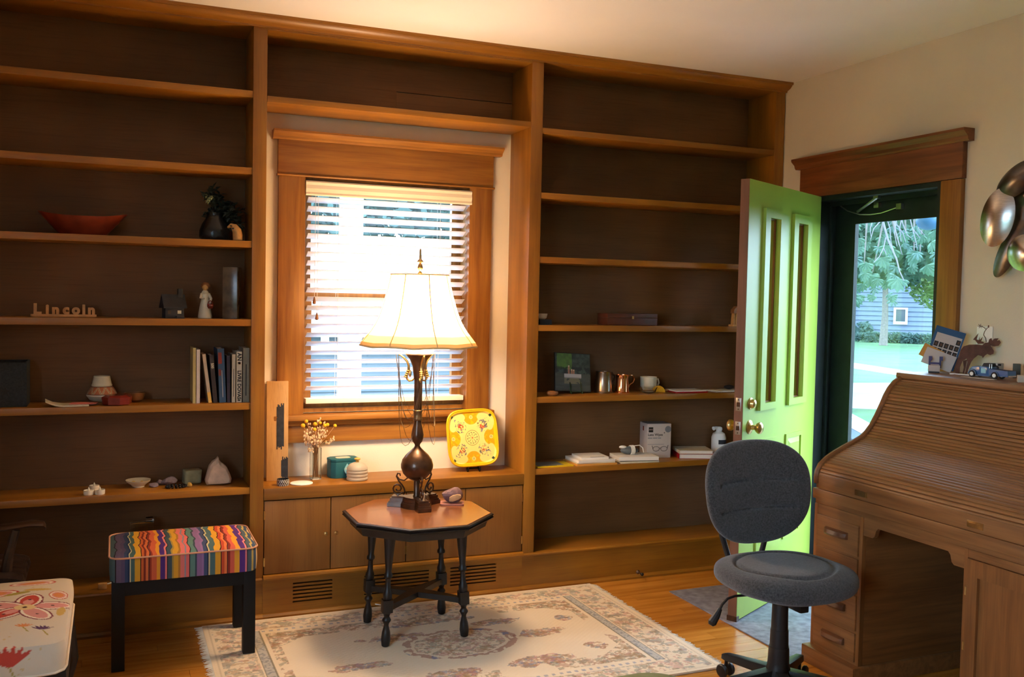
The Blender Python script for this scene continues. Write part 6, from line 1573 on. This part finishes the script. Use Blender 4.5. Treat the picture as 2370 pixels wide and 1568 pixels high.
# card holder and cards (they lean back, facing the viewer)
p = D(2160, 862)
face = math.atan2(-(CAM.y - p.y), -(CAM.x - p.x)) - PI / 2          # turn local -y to the viewer
t = thing('card_holder', 'little white clip stand holding cards on the desk top', 'card holder', (p.x, p.y, DT), face)
part('block', MB().box(-0.022, 0.026, -0.046, -0.018, 0.006, 0.032), 'carton', t, bevel=0.003); part('base', MB().box(-0.020, 0.024, -0.044, -0.016, 0, 0.006), 'slate', t)
m = MB(); pu = pl('purpleplastic', C(52, 44, 96), 0.4)
for x_ in (-0.016, 0.026): m.box(x_ - 0.004, x_ + 0.004, -0.018, -0.014, 0.02, 0.064).box(x_ - 0.004, x_ + 0.010, -0.022, -0.014, 0.052, 0.070)
m.box(-0.016, 0.030, -0.018, -0.014, 0.036, 0.044)
part('clip', m, pu, t)
def card(name, label, mat, w_, h_, x_, y_, z_, tilt, roll, th=0.0012):
    M_ = Matrix.Rotation(R(roll), 4, 'Y') @ Matrix.Rotation(R(tilt), 4, 'X')
    c = thing(name, label, 'card', (p.x, p.y, DT + 0.001), face)
    part('sheet', MB().box(-w_ / 2 + x_, w_ / 2 + x_, y_, y_ + th, z_, z_ + h_, M_), mat, c)
    return c, M_
c, M_ = card('stamp_folder', 'blue folder with a sheet of dark stamps propped on the desk', 'folderblue', 0.122, 0.175, 0.012, 0.008, 0.028, -12, 16)
part('stamp_sheet', MB().box(-0.038, 0.066, 0.0068, 0.0078, 0.030, 0.175, M_), 'carton', c)
pl('stampbrown', (0.10, 0.045, 0.02), 0.5)
for j, row in enumerate(((0.142, (4,)), (0.114, (0, 1, 2, 3, 4)), (0.086, (0, 1, 2, 3, 4)))):
    for i in row[1]:
        x_ = -0.028 + i * 0.021
        s_ = part('stamp', MB().box(x_ - 0.0085, x_ + 0.0085, 0.0062, 0.0068, row[0], row[0] + 0.022, M_), 'ink', c)
        part('portrait', MB().box(x_ - 0.004, x_ + 0.0045, 0.0059, 0.0062, row[0] + 0.005, row[0] + 0.017, M_), 'stampbrown', s_)
c, M_ = card('blank_card', 'blank white card clipped in front of the stamps', 'carton', 0.125, 0.072, 0.0, -0.004, 0.022, -10, 20)
c, M_ = card('picture_card', 'small picture postcard peeking out behind the blank card', 'manila', 0.085, 0.058, -0.045, 0.002, 0.040, -10, 26)
# moose (flat cut steel, standing)
p2 = D(2222, 866); p2 = Vector((p2.x + 0.02, p2.y, 0))
t = thing('metal_moose', 'rusty cut metal moose with branching antlers on the desk', 'figurine', (p2.x, p2.y, DT), face + R(8))
k_ = 0.00172
def mo(pts): return [((x_ - 1030) / 8.78 * k_ + 0.0, (1140 - y_) / 8.78 * k_) for x_, y_ in pts]
body = mo([(870, 1140), (850, 1060), (880, 900), (930, 760), (960, 620), (1010, 540), (1120, 500), (1280, 490), (1380, 500), (1430, 450), (1500, 440), (1560, 540), (1610, 620), (1605, 680), (1540, 710), (1480, 690), (1440, 720), (1400, 780), (1380, 740), (1300, 720), (1220, 800), (1170, 880), (1130, 1000), (1100, 1140), (1060, 1140), (1080, 1000), (1100, 880), (1080, 800), (1000, 860), (950, 1000), (940, 1140)])
part('body', MB().prism(body, -0.0025, 0.0025, 'y'), 'rust', t)
part('far_legs', MB().prism(mo([(1020, 860), (1100, 830), (1080, 1000), (1050, 1140), (1020, 1140), (1040, 1000)]), 0.010, 0.014, 'y').prism(mo([(900, 860), (980, 820), (960, 1000), (960, 1140), (930, 1140), (920, 1000)]), 0.010, 0.014, 'y').box(-0.012, 0.004, 0.0, 0.012, 0.06, 0.09), 'rust', t)
part('antler', MB().prism(mo([(1480, 460), (1500, 370), (1540, 340), (1560, 400), (1600, 350), (1680, 340), (1650, 400), (1700, 380), (1730, 430), (1690, 500), (1600, 520), (1520, 500)]), -0.012, -0.009, 'y'), 'rust', t)
part('antler', MB().prism(mo([(1420, 470), (1300, 480), (1240, 400), (1200, 390), (1240, 330), (1300, 250), (1270, 380), (1310, 400), (1330, 320), (1330, 400), (1390, 320), (1360, 420), (1410, 430)]), 0.008, 0.011, 'y'), 'rust', t)
m = MB()
def mp(x_, y_, d=0.0): return ((x_ - 1030) / 8.78 * k_, d, (1140 - y_) / 8.78 * k_)
m.tube([mp(1455, 430), mp(1440, 350), mp(1395, 280), mp(1410, 210), mp(1440, 160), mp(1400, 120), mp(1340, 95)], 0.0016, 6)
m.tube([mp(1435, 165), mp(1470, 120)], 0.0014, 6); m.ball(mp(1485, 95), (0.003, 0.002, 0.006), 8, 6)
for a in range(6): m.tube([mp(1320, 90), mp(1320 + 50 * math.cos(a), 90 + 50 * math.sin(a))], 0.001, 4)
part('twig', m, 'rust', t)
p3 = D(2234, 862)
solo('tent_card', 'black folded card standing behind the moose', 'card', MB().prism([(-0.030, 0), (0.0, 0.075), (0.034, 0)], -0.002, 0.002, 'y'), 'ink', (p3.x + 0.05, p3.y + 0.0, DT), (0, 0, face))
# truck
p4a, p4b = D(2249, 873), D(2301, 878)
ang = math.atan2(p4b.y - p4a.y, p4b.x - p4a.x)
wb = (p4b - p4a).length
t = thing('toy_truck', 'blue vintage toy pickup truck with white wheels on the desk', 'toy truck', ((p4a.x + p4b.x) / 2, (p4a.y + p4b.y) / 2, DT), ang)
w_ = 0.048; s_ = wb / 0.105
def tpoly(pts): return [(a * s_, b * s_) for a, b in pts]
# local x from front wheel (-) to rear wheel (+), y away from viewer
part('hood', MB().prism(tpoly([(-0.070, 0.012), (-0.072, 0.030), (-0.058, 0.044), (-0.034, 0.048), (-0.006, 0.046), (-0.006, 0.012)]), 0.006, w_, 'y'), 'truckblue', t, bevel=0.002)
part('cab', MB().prism(tpoly([(-0.020, 0.010), (-0.020, 0.046), (-0.016, 0.048), (0.020, 0.048), (0.024, 0.044), (0.024, 0.010)]), 0.003, w_ + 0.003, 'y'), 'truckblue', t, bevel=0.0015)
cabt = part('cab_roof', MB().prism(tpoly([(-0.014, 0.048), (-0.006, 0.062), (0.022, 0.062), (0.024, 0.048)]), 0.008, w_ - 0.002, 'y'), 'slate', t, bevel=0.0015)
part('windshield', MB().prism(tpoly([(-0.017, 0.048), (-0.008, 0.061), (-0.006, 0.061), (-0.014, 0.048)]), 0.010, w_ - 0.004, 'y'), 'frosted', cabt)
part('bed', MB().prism(tpoly([(0.024, 0.012), (0.024, 0.040), (0.110, 0.036), (0.112, 0.012)]), 0.002, 0.006, 'y').prism(tpoly([(0.024, 0.012), (0.024, 0.040), (0.110, 0.036), (0.112, 0.012)]), w_, w_ + 0.004, 'y').prism(tpoly([(0.024, 0.012), (0.024, 0.018), (0.112, 0.018), (0.112, 0.012)]), 0.006, w_, 'y').prism(tpoly([(0.108, 0.012), (0.107, 0.036), (0.110, 0.036), (0.112, 0.012)]), 0.006, w_, 'y'), 'truckblue', t, bevel=0)
part('bed_cover', MB().box(0.028 * s_, 0.106 * s_, 0.006, w_, 0.034 * s_, 0.038 * s_), 'slate', t)
part('side_rails', MB().tube([(0.026 * s_, 0.004, 0.042 * s_), (0.026 * s_, 0.004, 0.060 * s_), (0.036 * s_, 0.004, 0.060 * s_), (0.036 * s_, 0.004, 0.042 * s_)], 0.0014, 6), 'nickel', t)
part('door_emblem', MB().box(-0.012 * s_, 0.010 * s_, 0.0022, 0.003, 0.020 * s_, 0.040 * s_), 'skyblue', t)
part('running_board', MB().box(-0.035 * s_, 0.034 * s_, -0.002, 0.006, 0.008 * s_, 0.011 * s_), 'truckblue', t)
part('bumper', MB().box(-0.076 * s_, -0.073 * s_, 0.004, w_, 0.012 * s_, 0.020 * s_).box(0.112 * s_, 0.115 * s_, 0.004, w_, 0.012 * s_, 0.018 * s_), 'nickel', t)
for x_ in (-0.0525, 0.0525):
    part('fender', MB().prism([(x_ * s_ + 0.0195 * s_ * math.cos(R(a)), 0.0135 * s_ + 0.0195 * s_ * math.sin(R(a))) for a in range(0, 181, 20)] + [(x_ * s_ - 0.0155 * s_ * math.cos(R(a)), 0.0135 * s_ + 0.0155 * s_ * math.sin(R(a))) for a in range(0, 181, 20)], -0.001, 0.007, 'y'), 'truckblue', t)
    for y_ in (-0.001, w_ - 0.003):
        wh = part('wheel', MB().lathe([(0.009, 0), (0.0135, 0.0005), (0.0138, 0.004), (0.0138, 0.006), (0.012, 0.0075), (0.006, 0.0075)], 20, M=Matrix.Translation((x_ * s_, y_ - 0.001, 0.0138)) @ Matrix.Rotation(R(-90), 4, 'X')), 'tire', t, smooth=True)
        part('hub', MB().lathe([(0.0078, -0.0012), (0.0082, 0.0), (0.0082, 0.007), (0.004, 0.0072)], 16, M=Matrix.Translation((x_ * s_, y_ - 0.001, 0.0138)) @ Matrix.Rotation(R(-90), 4, 'X')), 'white', wh, smooth=True)
# things behind the truck
p5 = D(2325, 872)
t = thing('toy_camera', 'silver toy camera standing behind the blue truck', 'camera', (p5.x + 0.035, p5.y + 0.075, DT), face)
part('body', MB().box(-0.032, 0.032, -0.012, 0.012, 0, 0.052), 'nickel', t, bevel=0.003); part('lens', MB().lathe([(0.012, 0), (0.012, 0.010), (0.008, 0.010), (0, 0.008)], 16, M=Matrix.Translation((0, -0.012, 0.030)) @ Matrix.Rotation(R(90), 4, 'X')), 'slate', t, smooth=True); part('viewfinder', MB().box(0.008, 0.02, -0.013, -0.012, 0.040, 0.048), 'ink', t)
p6 = D(2350, 876)
solo('grey_speaker', 'small upright grey speaker block right of the blue truck', 'speaker', MB().box(-0.014, 0.014, -0.012, 0.012, 0, 0.058), pl('greycloth', C(84, 86, 78), 0.8), (p6.x + 0.02, p6.y + 0.012, DT), (0, 0, face), bevel=0.002)
p7 = D(2366, 886)
solo('acrylic_block', 'clear acrylic block at the right edge on the desk', 'block', MB().box(-0.03, 0.05, -0.02, 0.03, 0, 0.026), 'frosted', (p7.x + 0.02, p7.y, DT), (0, 0, face), bevel=0.002)
p8 = D(2210, 868)
m = MB().tube([(p8.x + 0.0, p8.y + 0.006, DT + 0.003), (p8.x - 0.012, p8.y + 0.014, DT + 0.003), (p8.x - 0.002, p8.y + 0.024, DT + 0.003), (p8.x + 0.014, p8.y + 0.016, DT + 0.003), (p8.x + 0.012, p8.y - 0.01, DT + 0.003), (p8.x + 0.02, p8.y - 0.05, DT + 0.003), (p8.x + 0.03, p8.y - 0.09, DT + 0.003)], 0.0026, 6)
solo('white_cable', 'looped white cable on the desk at the moose feet', 'cable', m, 'white', smooth=True)
solo('clear_ruler', 'transparent ruler lying on the desk before the truck', 'ruler', MB().box(-0.075, 0.075, -0.010, 0.010, 0, 0.002), 'frosted', ((p4a.x + p4b.x) / 2 - 0.035, (p4a.y + p4b.y) / 2 - 0.01, DT), (0, 0, ang))
p9 = D(2369, 880)
solo('driftwood_twig', 'thin crooked twig leaning at the right edge above the desk', 'twig', MB().tube([(0, 0, 0.0), (-0.01, 0, 0.05), (0.006, 0, 0.11), (0.012, 0, 0.19)], [0.004, 0.003, 0.003, 0.0015], 6), 'drystem', (p9.x + 0.05, p9.y + 0.03, DT), (0, 0, face), smooth=True)
# ================================================================== outside
GZ = -0.45
pl('lawn', (0.030, 0.105, 0.038), 0.95, var=0.35, vscale=1.2, bump=0.5, bscale=30); pl('concrete', (0.223, 0.217, 0.205), 0.9, var=0.08, vscale=3)
pl('paleconcrete', (0.446, 0.434, 0.409), 0.9, var=0.05, vscale=3); pl('siding', (0.115, 0.155, 0.225), 0.7, var=0.06, vscale=3); pl('whitetrim', (0.484, 0.496, 0.508), 0.6); pl('roofgrey', (0.068, 0.093, 0.118), 0.85, var=0.2, vscale=6); pl('darkglass', (0.03, 0.05, 0.06), 0.1)
pl('bark', (0.124, 0.112, 0.105), 0.9, var=0.2, vscale=14); pl('deadtwig', (0.136, 0.130, 0.167), 0.8); pl('planterblue', (0.037, 0.136, 0.285), 0.5)
MT['leaf_a'] = translucent('horse chestnut leaf', (0.050, 0.115, 0.080), (0.060, 0.140, 0.075), 0.35); MT['leaf_b'] = translucent('bright tree leaf', (0.105, 0.180, 0.065), (0.150, 0.270, 0.080), 0.4); MT['leaf_c'] = translucent('blue green leaf', (0.070, 0.140, 0.125), (0.075, 0.145, 0.110), 0.35)
struct('ground_lawn', MB().cells(-70, 90, -60, 90, [(XL - 0.3, XO + 0.2, YR - 0.3, 0.6)], GZ - 0.2, GZ, axis='y') if False else MB().box(3.4, 95, -60, 95, GZ - 0.2, GZ).box(-80, 3.4, 0.75, 95, GZ - 0.2, GZ).box(-80, -2.2, -60, 0.75, GZ - 0.2, GZ), 'lawn', 'bright green lawn outside the house')
t = thing('bounce_slabs', 'pale concrete slabs added outside the left wall to bounce daylight', None, (-5.5, -3, GZ), kind='structure')  # unseen pale ground, added to bounce daylight up to the ceiling
for k in range(6): part('slab', MB().box(-3.2, 3.2, -4.5 + k * 1.8, -4.5 + k * 1.8 + 1.78, 0.0, 0.03), 'paleconcrete', t)
# porch in front of the door
t = struct('porch_floor', MB().box(XO + 0.01, 4.9, -3.2, 1.8, GZ - 0.1, -0.06), 'concrete', 'pale porch floor outside the entry door')
for k in range(12): link('porch_board', mesh_of('porch_board', MB().box(XO + 0.012, 4.9, -3.2 + k * 0.42, -3.2 + k * 0.42 + 0.413, -0.06, -0.03), 'concrete'), t)
# low wall at the porch edge: white cap over blue siding, seen through the storm glass
a, b = onX(1962, 957, 4.6), onX(2022, 989, 4.6)
dirv = Vector((0, b.y - a.y, b.z - a.z)); 
t = thing('porch_wall', 'low blue sided porch wall with sloping white cap beyond the storm door', 'wall', (4.6, a.y, GZ))
def slope(y_, dz): return a.z + (y_ - a.y) * dirv.z / dirv.y + dz
y0, y1 = a.y + 0.35, a.y - 0.75
for k in range(4):
    z0, z1 = -0.005 - k * 0.085, -0.085 - k * 0.085
    if k == 0: nm, mat, th = 'cap', 'whitetrim', 0.07
    else: nm, mat, th = 'siding_board', 'siding', 0.05 - 0.004 * (k % 2)
    v = []
    for xx in (4.6 - th / 2, 4.6 + th / 2): v += [(xx, y0, slope(y0, z0 * (0.5 if k == 0 else 1))), (xx, y1, slope(y1, z0 * (0.5 if k == 0 else 1))), (xx, y1, slope(y1, z1 + 0.004)), (xx, y0, slope(y0, z1 + 0.004))]
    part(nm, MB().add(v, [(0, 1, 2, 3), (7, 6, 5, 4), (0, 4, 5, 1), (1, 5, 6, 2), (2, 6, 7, 3), (3, 7, 4, 0)]), mat, t, world=True)
part('core', MB().box(4.58, 4.62, y1, y0, GZ, min(slope(y0, -0.34), slope(y1, -0.34))), 'siding', t, world=True)
# paths on the lawn
def strip(name, label, quad, z):
    v = [onZ(u, v_, GZ) for u, v_ in quad]; v = [(p.x, p.y, z) for p in v]
    tag(link(name, mesh_of(name, MB().add(v + [(p[0], p[1], GZ - 0.05) for p in v], [(0, 1, 2, 3), (7, 6, 5, 4), (0, 4, 5, 1), (1, 5, 6, 2), (2, 6, 7, 3), (3, 7, 4, 0)]), 'concrete')), label, kind='structure')
strip('sidewalk', 'white concrete sidewalk crossing the lawn', [(1850, 822), (2260, 886), (2260, 900), (1850, 834)], GZ + 0.02)
strip('street', 'pale street beyond the porch', [(1700, 888), (2300, 888), (2300, 960), (1700, 935)], GZ + 0.015)
# neighbour house far across the street, facing the door
hb = onZ(2060, 787, GZ); vd = Vector((hb.x - CAM.x, hb.y - CAM.y, 0)).normalized(); hz = math.atan2(vd.y, vd.x) - PI / 2
t = thing('neighbour_house', 'blue sided neighbour house seen across the lawn through the door', 'house', (hb.x, hb.y, GZ), hz + R(4))
part('wall', MB().box(-9, 7, 0.05, 6, 0, 4.2), 'siding', t)
for k in range(15): part('siding_board', MB().prism([(0.0, 0.30 + k * 0.255), (0.05, 0.30 + k * 0.255 + 0.255), (0.05, 0.30 + k * 0.255)], -9, 7, 'x'), 'siding', t)
part('foundation', MB().box(-9, 7, 0.06, 0.2, 0, 0.30), 'roofgrey', t)
part('roof', MB().prism([(-0.6, 4.1), (3.0, 7.0), (6.6, 4.1)], -9.5, 7.5, 'x'), 'roofgrey', t)
wq = onZ(2078, 733, GZ)
k_ = (hb - CAM).length / F_PX
wx, wz = (2079 - 2060) * k_, (787 - 733) * k_
w_ = part('window', MB().cells(wx - 0.36, wx + 0.36, wz - 0.52, wz + 0.40, [(wx - 0.24, wx + 0.24, wz - 0.36, wz + 0.30)], -0.08, 0.02), 'whitetrim', t); part('pane', MB().box(wx - 0.25, wx + 0.25, -0.03, -0.01, wz - 0.37, wz + 0.31), 'darkglass', w_)
part('corner_board', MB().box(-2.1, -1.9, -0.05, 0.03, 0, 4.1), 'whitetrim', t); part('porch_recess', MB().box(-5.0, -2.1, -0.06, 0.0, 0, 4.1), 'whitetrim', t)
# trees
def leafcloud(mb, c, r, n, size, seed, squash=1.0):
    rn = random.Random(seed)
    for k in range(n):
        d = Vector((rn.gauss(0, 1), rn.gauss(0, 1), rn.gauss(0, 1))).normalized() * (rn.random() ** 0.4)
        p = Vector((c[0] + d.x * r[0], c[1] + d.y * r[1], c[2] + d.z * r[2]))
        a_ = Vector((rn.gauss(0, 1), rn.gauss(0, 1), rn.gauss(0, 0.7))).normalized(); b_ = a_.cross(Vector((rn.gauss(0, 1), rn.gauss(0, 1), rn.gauss(0, 1)))).normalized(); s = size * rn.uniform(0.6, 1.4)
        mb.add([p - a_ * s, p + b_ * s * 0.5, p + a_ * s, p - b_ * s * 0.5], [(0, 1, 2, 3)])
tp_ = onZ(2044, 800, GZ); up = Vector((0, 0, 1)); k_ = (tp_ - CAM).length / F_PX
t = thing('yard_tree', 'pale trunked tree with bright green crown on the far lawn', 'tree', (tp_.x, tp_.y, GZ))
part('trunk', MB().tube([(0, 0, 0), (0.05, 0, 1.4), (0.0, 0, 3.0), (0.2, 0, 4.5)], [0.20, 0.15, 0.12, 0.08], 10), 'bark', t, smooth=True)
rt = Vector((_r2.x, _r2.y, 0)).normalized()
m = MB(); leafcloud(m, rt * 2.9 + Vector((0, 0, 4.0)), (2.2, 2.2, 2.4), 5200, 0.13, 3); leafcloud(m, rt * -1.2 + Vector((0, 0, 4.0)), (1.8, 1.8, 1.2), 2400, 0.13, 4)
part('crown', m, 'leaf_b', t, kind='stuff')
m = MB(); leafcloud(m, rt * 0.8 + Vector((0, 0, 4.1)), (1.8, 1.8, 1.3), 3000, 0.13, 5); leafcloud(m, Vector((0, 0, 6.0)), (5.0, 4, 2.4), 5000, 0.2, 6)
part('inner_crown', m, 'leaf_c', t, kind='stuff')
bq = onZ(1998, 786, GZ); m = MB(); leafcloud(m, (0, 0, 0.45), (0.6, 0.5, 0.55), 500, 0.10, 9)
solo('garden_shrub', 'small round shrub at the corner of the neighbour house', 'shrub', m, 'leaf_c', (bq.x, bq.y, GZ))
m = MB(); leafcloud(m, (0, 0, 0.25), (4.5, 0.3, 0.3), 2600, 0.10, 19); q = onZ(2110, 796, GZ)
solo('foundation_planting', 'low bluish hedge along the neighbour house wall', 'hedge', m, 'leaf_c', (q.x, q.y, GZ), (0, 0, hz))
# horse chestnut boughs hanging close to the porch: real compound leaves
dist = 15.0
cpt = CAM + ray(2075, 590) * dist
t = thing('chestnut_bough', 'hanging horse chestnut bough with large fingered leaves beyond the porch', 'tree', (cpt.x, cpt.y, cpt.z))
def compound(n, L, seed):
    rn = random.Random(seed); m = MB()
    for k in range(n):
        a_ = R(-70 + 140 * k / (n - 1)); l = L * (1 - 0.25 * abs(k - (n - 1) / 2) / ((n - 1) / 2)); d = Vector((math.sin(a_), 0.15 * rn.uniform(-1, 1), -math.cos(a_))); s = Vector((math.cos(a_), 0.1, math.sin(a_)))
        w1 = l * 0.17; n_ = Vector((0, -0.02, 0))
        m.add([Vector((0, 0, 0)), d * l * 0.4 + s * w1 * 0.7, d * l * 0.72 + s * w1, d * l, d * l * 0.72 - s * w1, d * l * 0.4 - s * w1 * 0.7, d * l * 0.6 + n_], [(0, 1, 6), (1, 2, 6), (2, 3, 6), (3, 4, 6), (4, 5, 6), (5, 0, 6)])
    return m
kinds = [(mesh_of('leaf', compound(7, 0.17, 1), 'leaf_a'), 0), (mesh_of('leaf', compound(5, 0.15, 2), 'leaf_c'), 1), (mesh_of('leaf', compound(7, 0.19, 3), 'leaf_a'), 2)]
rn = random.Random(17); vz = math.atan2(ray(2075, 590).y, ray(2075, 590).x) - PI / 2
for k in range(230):
    du, dv, dd = rn.uniform(-170, 165), rn.uniform(-150, 105), rn.uniform(-1.2, 2.6)
    if dv > 40 and du > 10: continue
    p = CAM + ray(2075 + du, 590 + dv) * (dist + dd) - cpt
    o = link('leaf', kinds[rn.randrange(3)][0], t, p, (rn.uniform(-0.5, 0.5), rn.uniform(-0.6, 0.6), vz + rn.uniform(-0.9, 0.9))); s = rn.uniform(0.7, 1.25); o.scale = (s, s, s)
m = MB()
for k in range(10):
    p0 = CAM + ray(1960 + k * 26, 430) * (dist + 0.8) - cpt; p1 = CAM + ray(1960 + k * 26 + rn.uniform(-50, 50), 640 + rn.uniform(-80, 20)) * (dist + 0.9) - cpt
    m.tube([p0, (p0 + p1) / 2 + Vector((0, 0, 0.05)), p1], [0.03, 0.018, 0.006], 6)
part('branch', m, 'bark', t, smooth=True)
bp_ = rt * 4.5; part('trunk', MB().tube([(bp_.x, bp_.y, GZ - cpt.z), (bp_.x, bp_.y, 2.0), (bp_.x * 0.4, bp_.y * 0.4, 2.6), tuple(CAM + ray(2060, 430) * (dist + 0.8) - cpt)], [0.3, 0.22, 0.12, 0.03], 10), 'bark', t, smooth=True)
m = MB(); cc = CAM + ray(2075, 505) * (dist + 5.5) - cpt; leafcloud(m, cc, (4.2, 4.2, 1.35), 9000, 0.13, 23)
part('far_foliage', m, 'leaf_a', t, kind='stuff')
# dead twigs hanging in front
dd = 8.0; c0 = CAM + ray(2060, 500) * dd
t = thing('dead_tree', 'bare dead tree whose whitish twigs hang before the leaves', 'tree', (c0.x, c0.y, c0.z))
bp_ = rt * 2.2; part('trunk', MB().tube([(bp_.x, bp_.y, GZ - c0.z), (bp_.x, bp_.y, 0.5), (bp_.x * 0.6, bp_.y * 0.6, 0.9), (0, 0, 0.25)], [0.14, 0.09, 0.05, 0.015], 10), 'bark', t, smooth=True)
tw = [((2035, 480), (2055, 555), (2075, 600), (2082, 628), (2092, 650)), ((2050, 550), (2045, 575), (2035, 595), (2022, 608)), ((2045, 575), (2052, 590)), ((2040, 510), (2022, 530), (2015, 555)), ((2048, 490), (2060, 530), (2062, 560), (2068, 580)), ((2065, 480), (2072, 530), (2080, 560), (2088, 590)),
      ((2080, 480), (2090, 520), (2100, 545), (2110, 552)), ((2100, 480), (2112, 530), (2120, 560), (2122, 575)), ((2112, 530), (2130, 552)), ((2060, 500), (2090, 540), (2096, 560)), ((2030, 490), (2020, 510), (2014, 530), (2016, 548)), ((2076, 500), (2070, 540), (2076, 570)), ((2090, 490), (2082, 530), (2086, 560)), ((2120, 490), (2126, 530), (2140, 545))]
for k, line in enumerate(tw):
    pts = [CAM + ray(u, v) * (dd + 0.05 * (k % 5)) - c0 for u, v in line]
    r0 = 0.010 if k == 0 else 0.0055
    part('twig', MB().tube(pts, [r0 * (1 - 0.6 * i / (len(pts) - 1)) for i in range(len(pts))], 6), 'deadtwig', t, smooth=True)
c0 = CAM + ray(2150, 512) * 5.2
t = thing('hanging_planter', 'blue bowl planter hanging at the top of the door view', 'planter', (c0.x, c0.y, c0.z))
part('bowl', MB().ball((0, 0, 0), (0.068, 0.068, 0.05), 20, 12), 'planterblue', t, smooth=True); part('hanger', MB().tube([(0, 0, 0.04), (0, 0, 0.9)], 0.004, 6), 'nickel', t)
t = solo('porch_roof', 'porch roof soffit above the entry door outside', 'roof', MB().box(XO + 0.01, 3.55, -3.4, 2.0, c0.z + 0.90, c0.z + 1.02), 'whitetrim'); t['kind'] = 'structure'

# ---- behind the window
t = thing('porch_post', 'thick white post right outside the window', 'post', (0.62, 2.2, GZ))
xw = onY(812, 600, 2.2).x
part('shaft', MB().box(xw - 0.62 - 0.07, xw - 0.62 + 0.07, -0.07, 0.07, 0, 3.4), 'whitetrim', t, bevel=0.01); part('capital', MB().box(xw - 0.62 - 0.10, xw - 0.62 + 0.10, -0.10, 0.10, 3.2, 3.4), 'whitetrim', t, bevel=0.01)
z1 = onY(750, 668, 2.2).z; t = thing('porch_railing', 'white porch railing with square balusters outside the window', 'railing', (xw, 2.34, GZ))
part('top_rail', MB().box(-1.6, 1.8, -0.04, 0.04, z1 - GZ - 0.10, z1 - GZ), 'whitetrim', t)
zb = onY(750, 800, 2.2).z - GZ
part('bottom_rail', MB().box(-1.6, 1.8, -0.03, 0.03, zb - 0.06, zb), 'whitetrim', t)
for k in range(17): part('baluster', MB().box(-1.5 + k * 0.19, -1.5 + k * 0.19 + 0.05, -0.02, 0.02, zb, z1 - GZ - 0.10), 'whitetrim', t)
for k in range(0): pass
t = thing('side_house', 'pale blue house next door seen through the blind', 'house', (2.0, 9.0, GZ))
pl('patiopale', (0.13, 0.145, 0.16), 0.9); pl('paleroof', (0.12, 0.145, 0.165), 0.8, var=0.1, vscale=3); part('wall', MB().box(-9, 7, 0, 6, 0, 1.5), 'paleroof', t); part('roof', MB().prism([(-0.7, 1.4), (4, 3.0), (9, 1.4)], -9.5, 7.5, 'x'), 'paleroof', t)
for k in range(6): part('siding_board', MB().prism([(-0.03, 0.1 + k * 0.22), (0.0, 0.1 + k * 0.22 + 0.22), (0.0, 0.1 + k * 0.22)], -9, 7, 'x'), 'paleroof', t)
t = thing('side_patio', 'pale flagstone patio below the window', 'patio', (1.0, 3.4, GZ), kind='structure')
for i in range(9):
    for j in range(6): part('flagstone', MB().box(-3.6 + i * 0.9 + (j % 2) * 0.4, -3.6 + i * 0.9 + 0.88 + (j % 2) * 0.4, -1.2 + j * 0.8, -1.2 + j * 0.8 + 0.78, 0, 0.03), 'patiopale', t, bevel=0.0)
t = thing('side_tree', 'blue green tree behind the house next door', 'tree', (6.0, 24.0, GZ))
part('trunk', MB().tube([(0, 0, 0), (0.1, 0, 2.5), (0, 0, 4)], [0.3, 0.22, 0.15], 10), 'bark', t, smooth=True)
m = MB(); leafcloud(m, (0.2, 0, 5.3), (6.5, 3.5, 3.6), 7000, 0.24, 41); part('crown', m, 'leaf_c', t, kind='stuff')
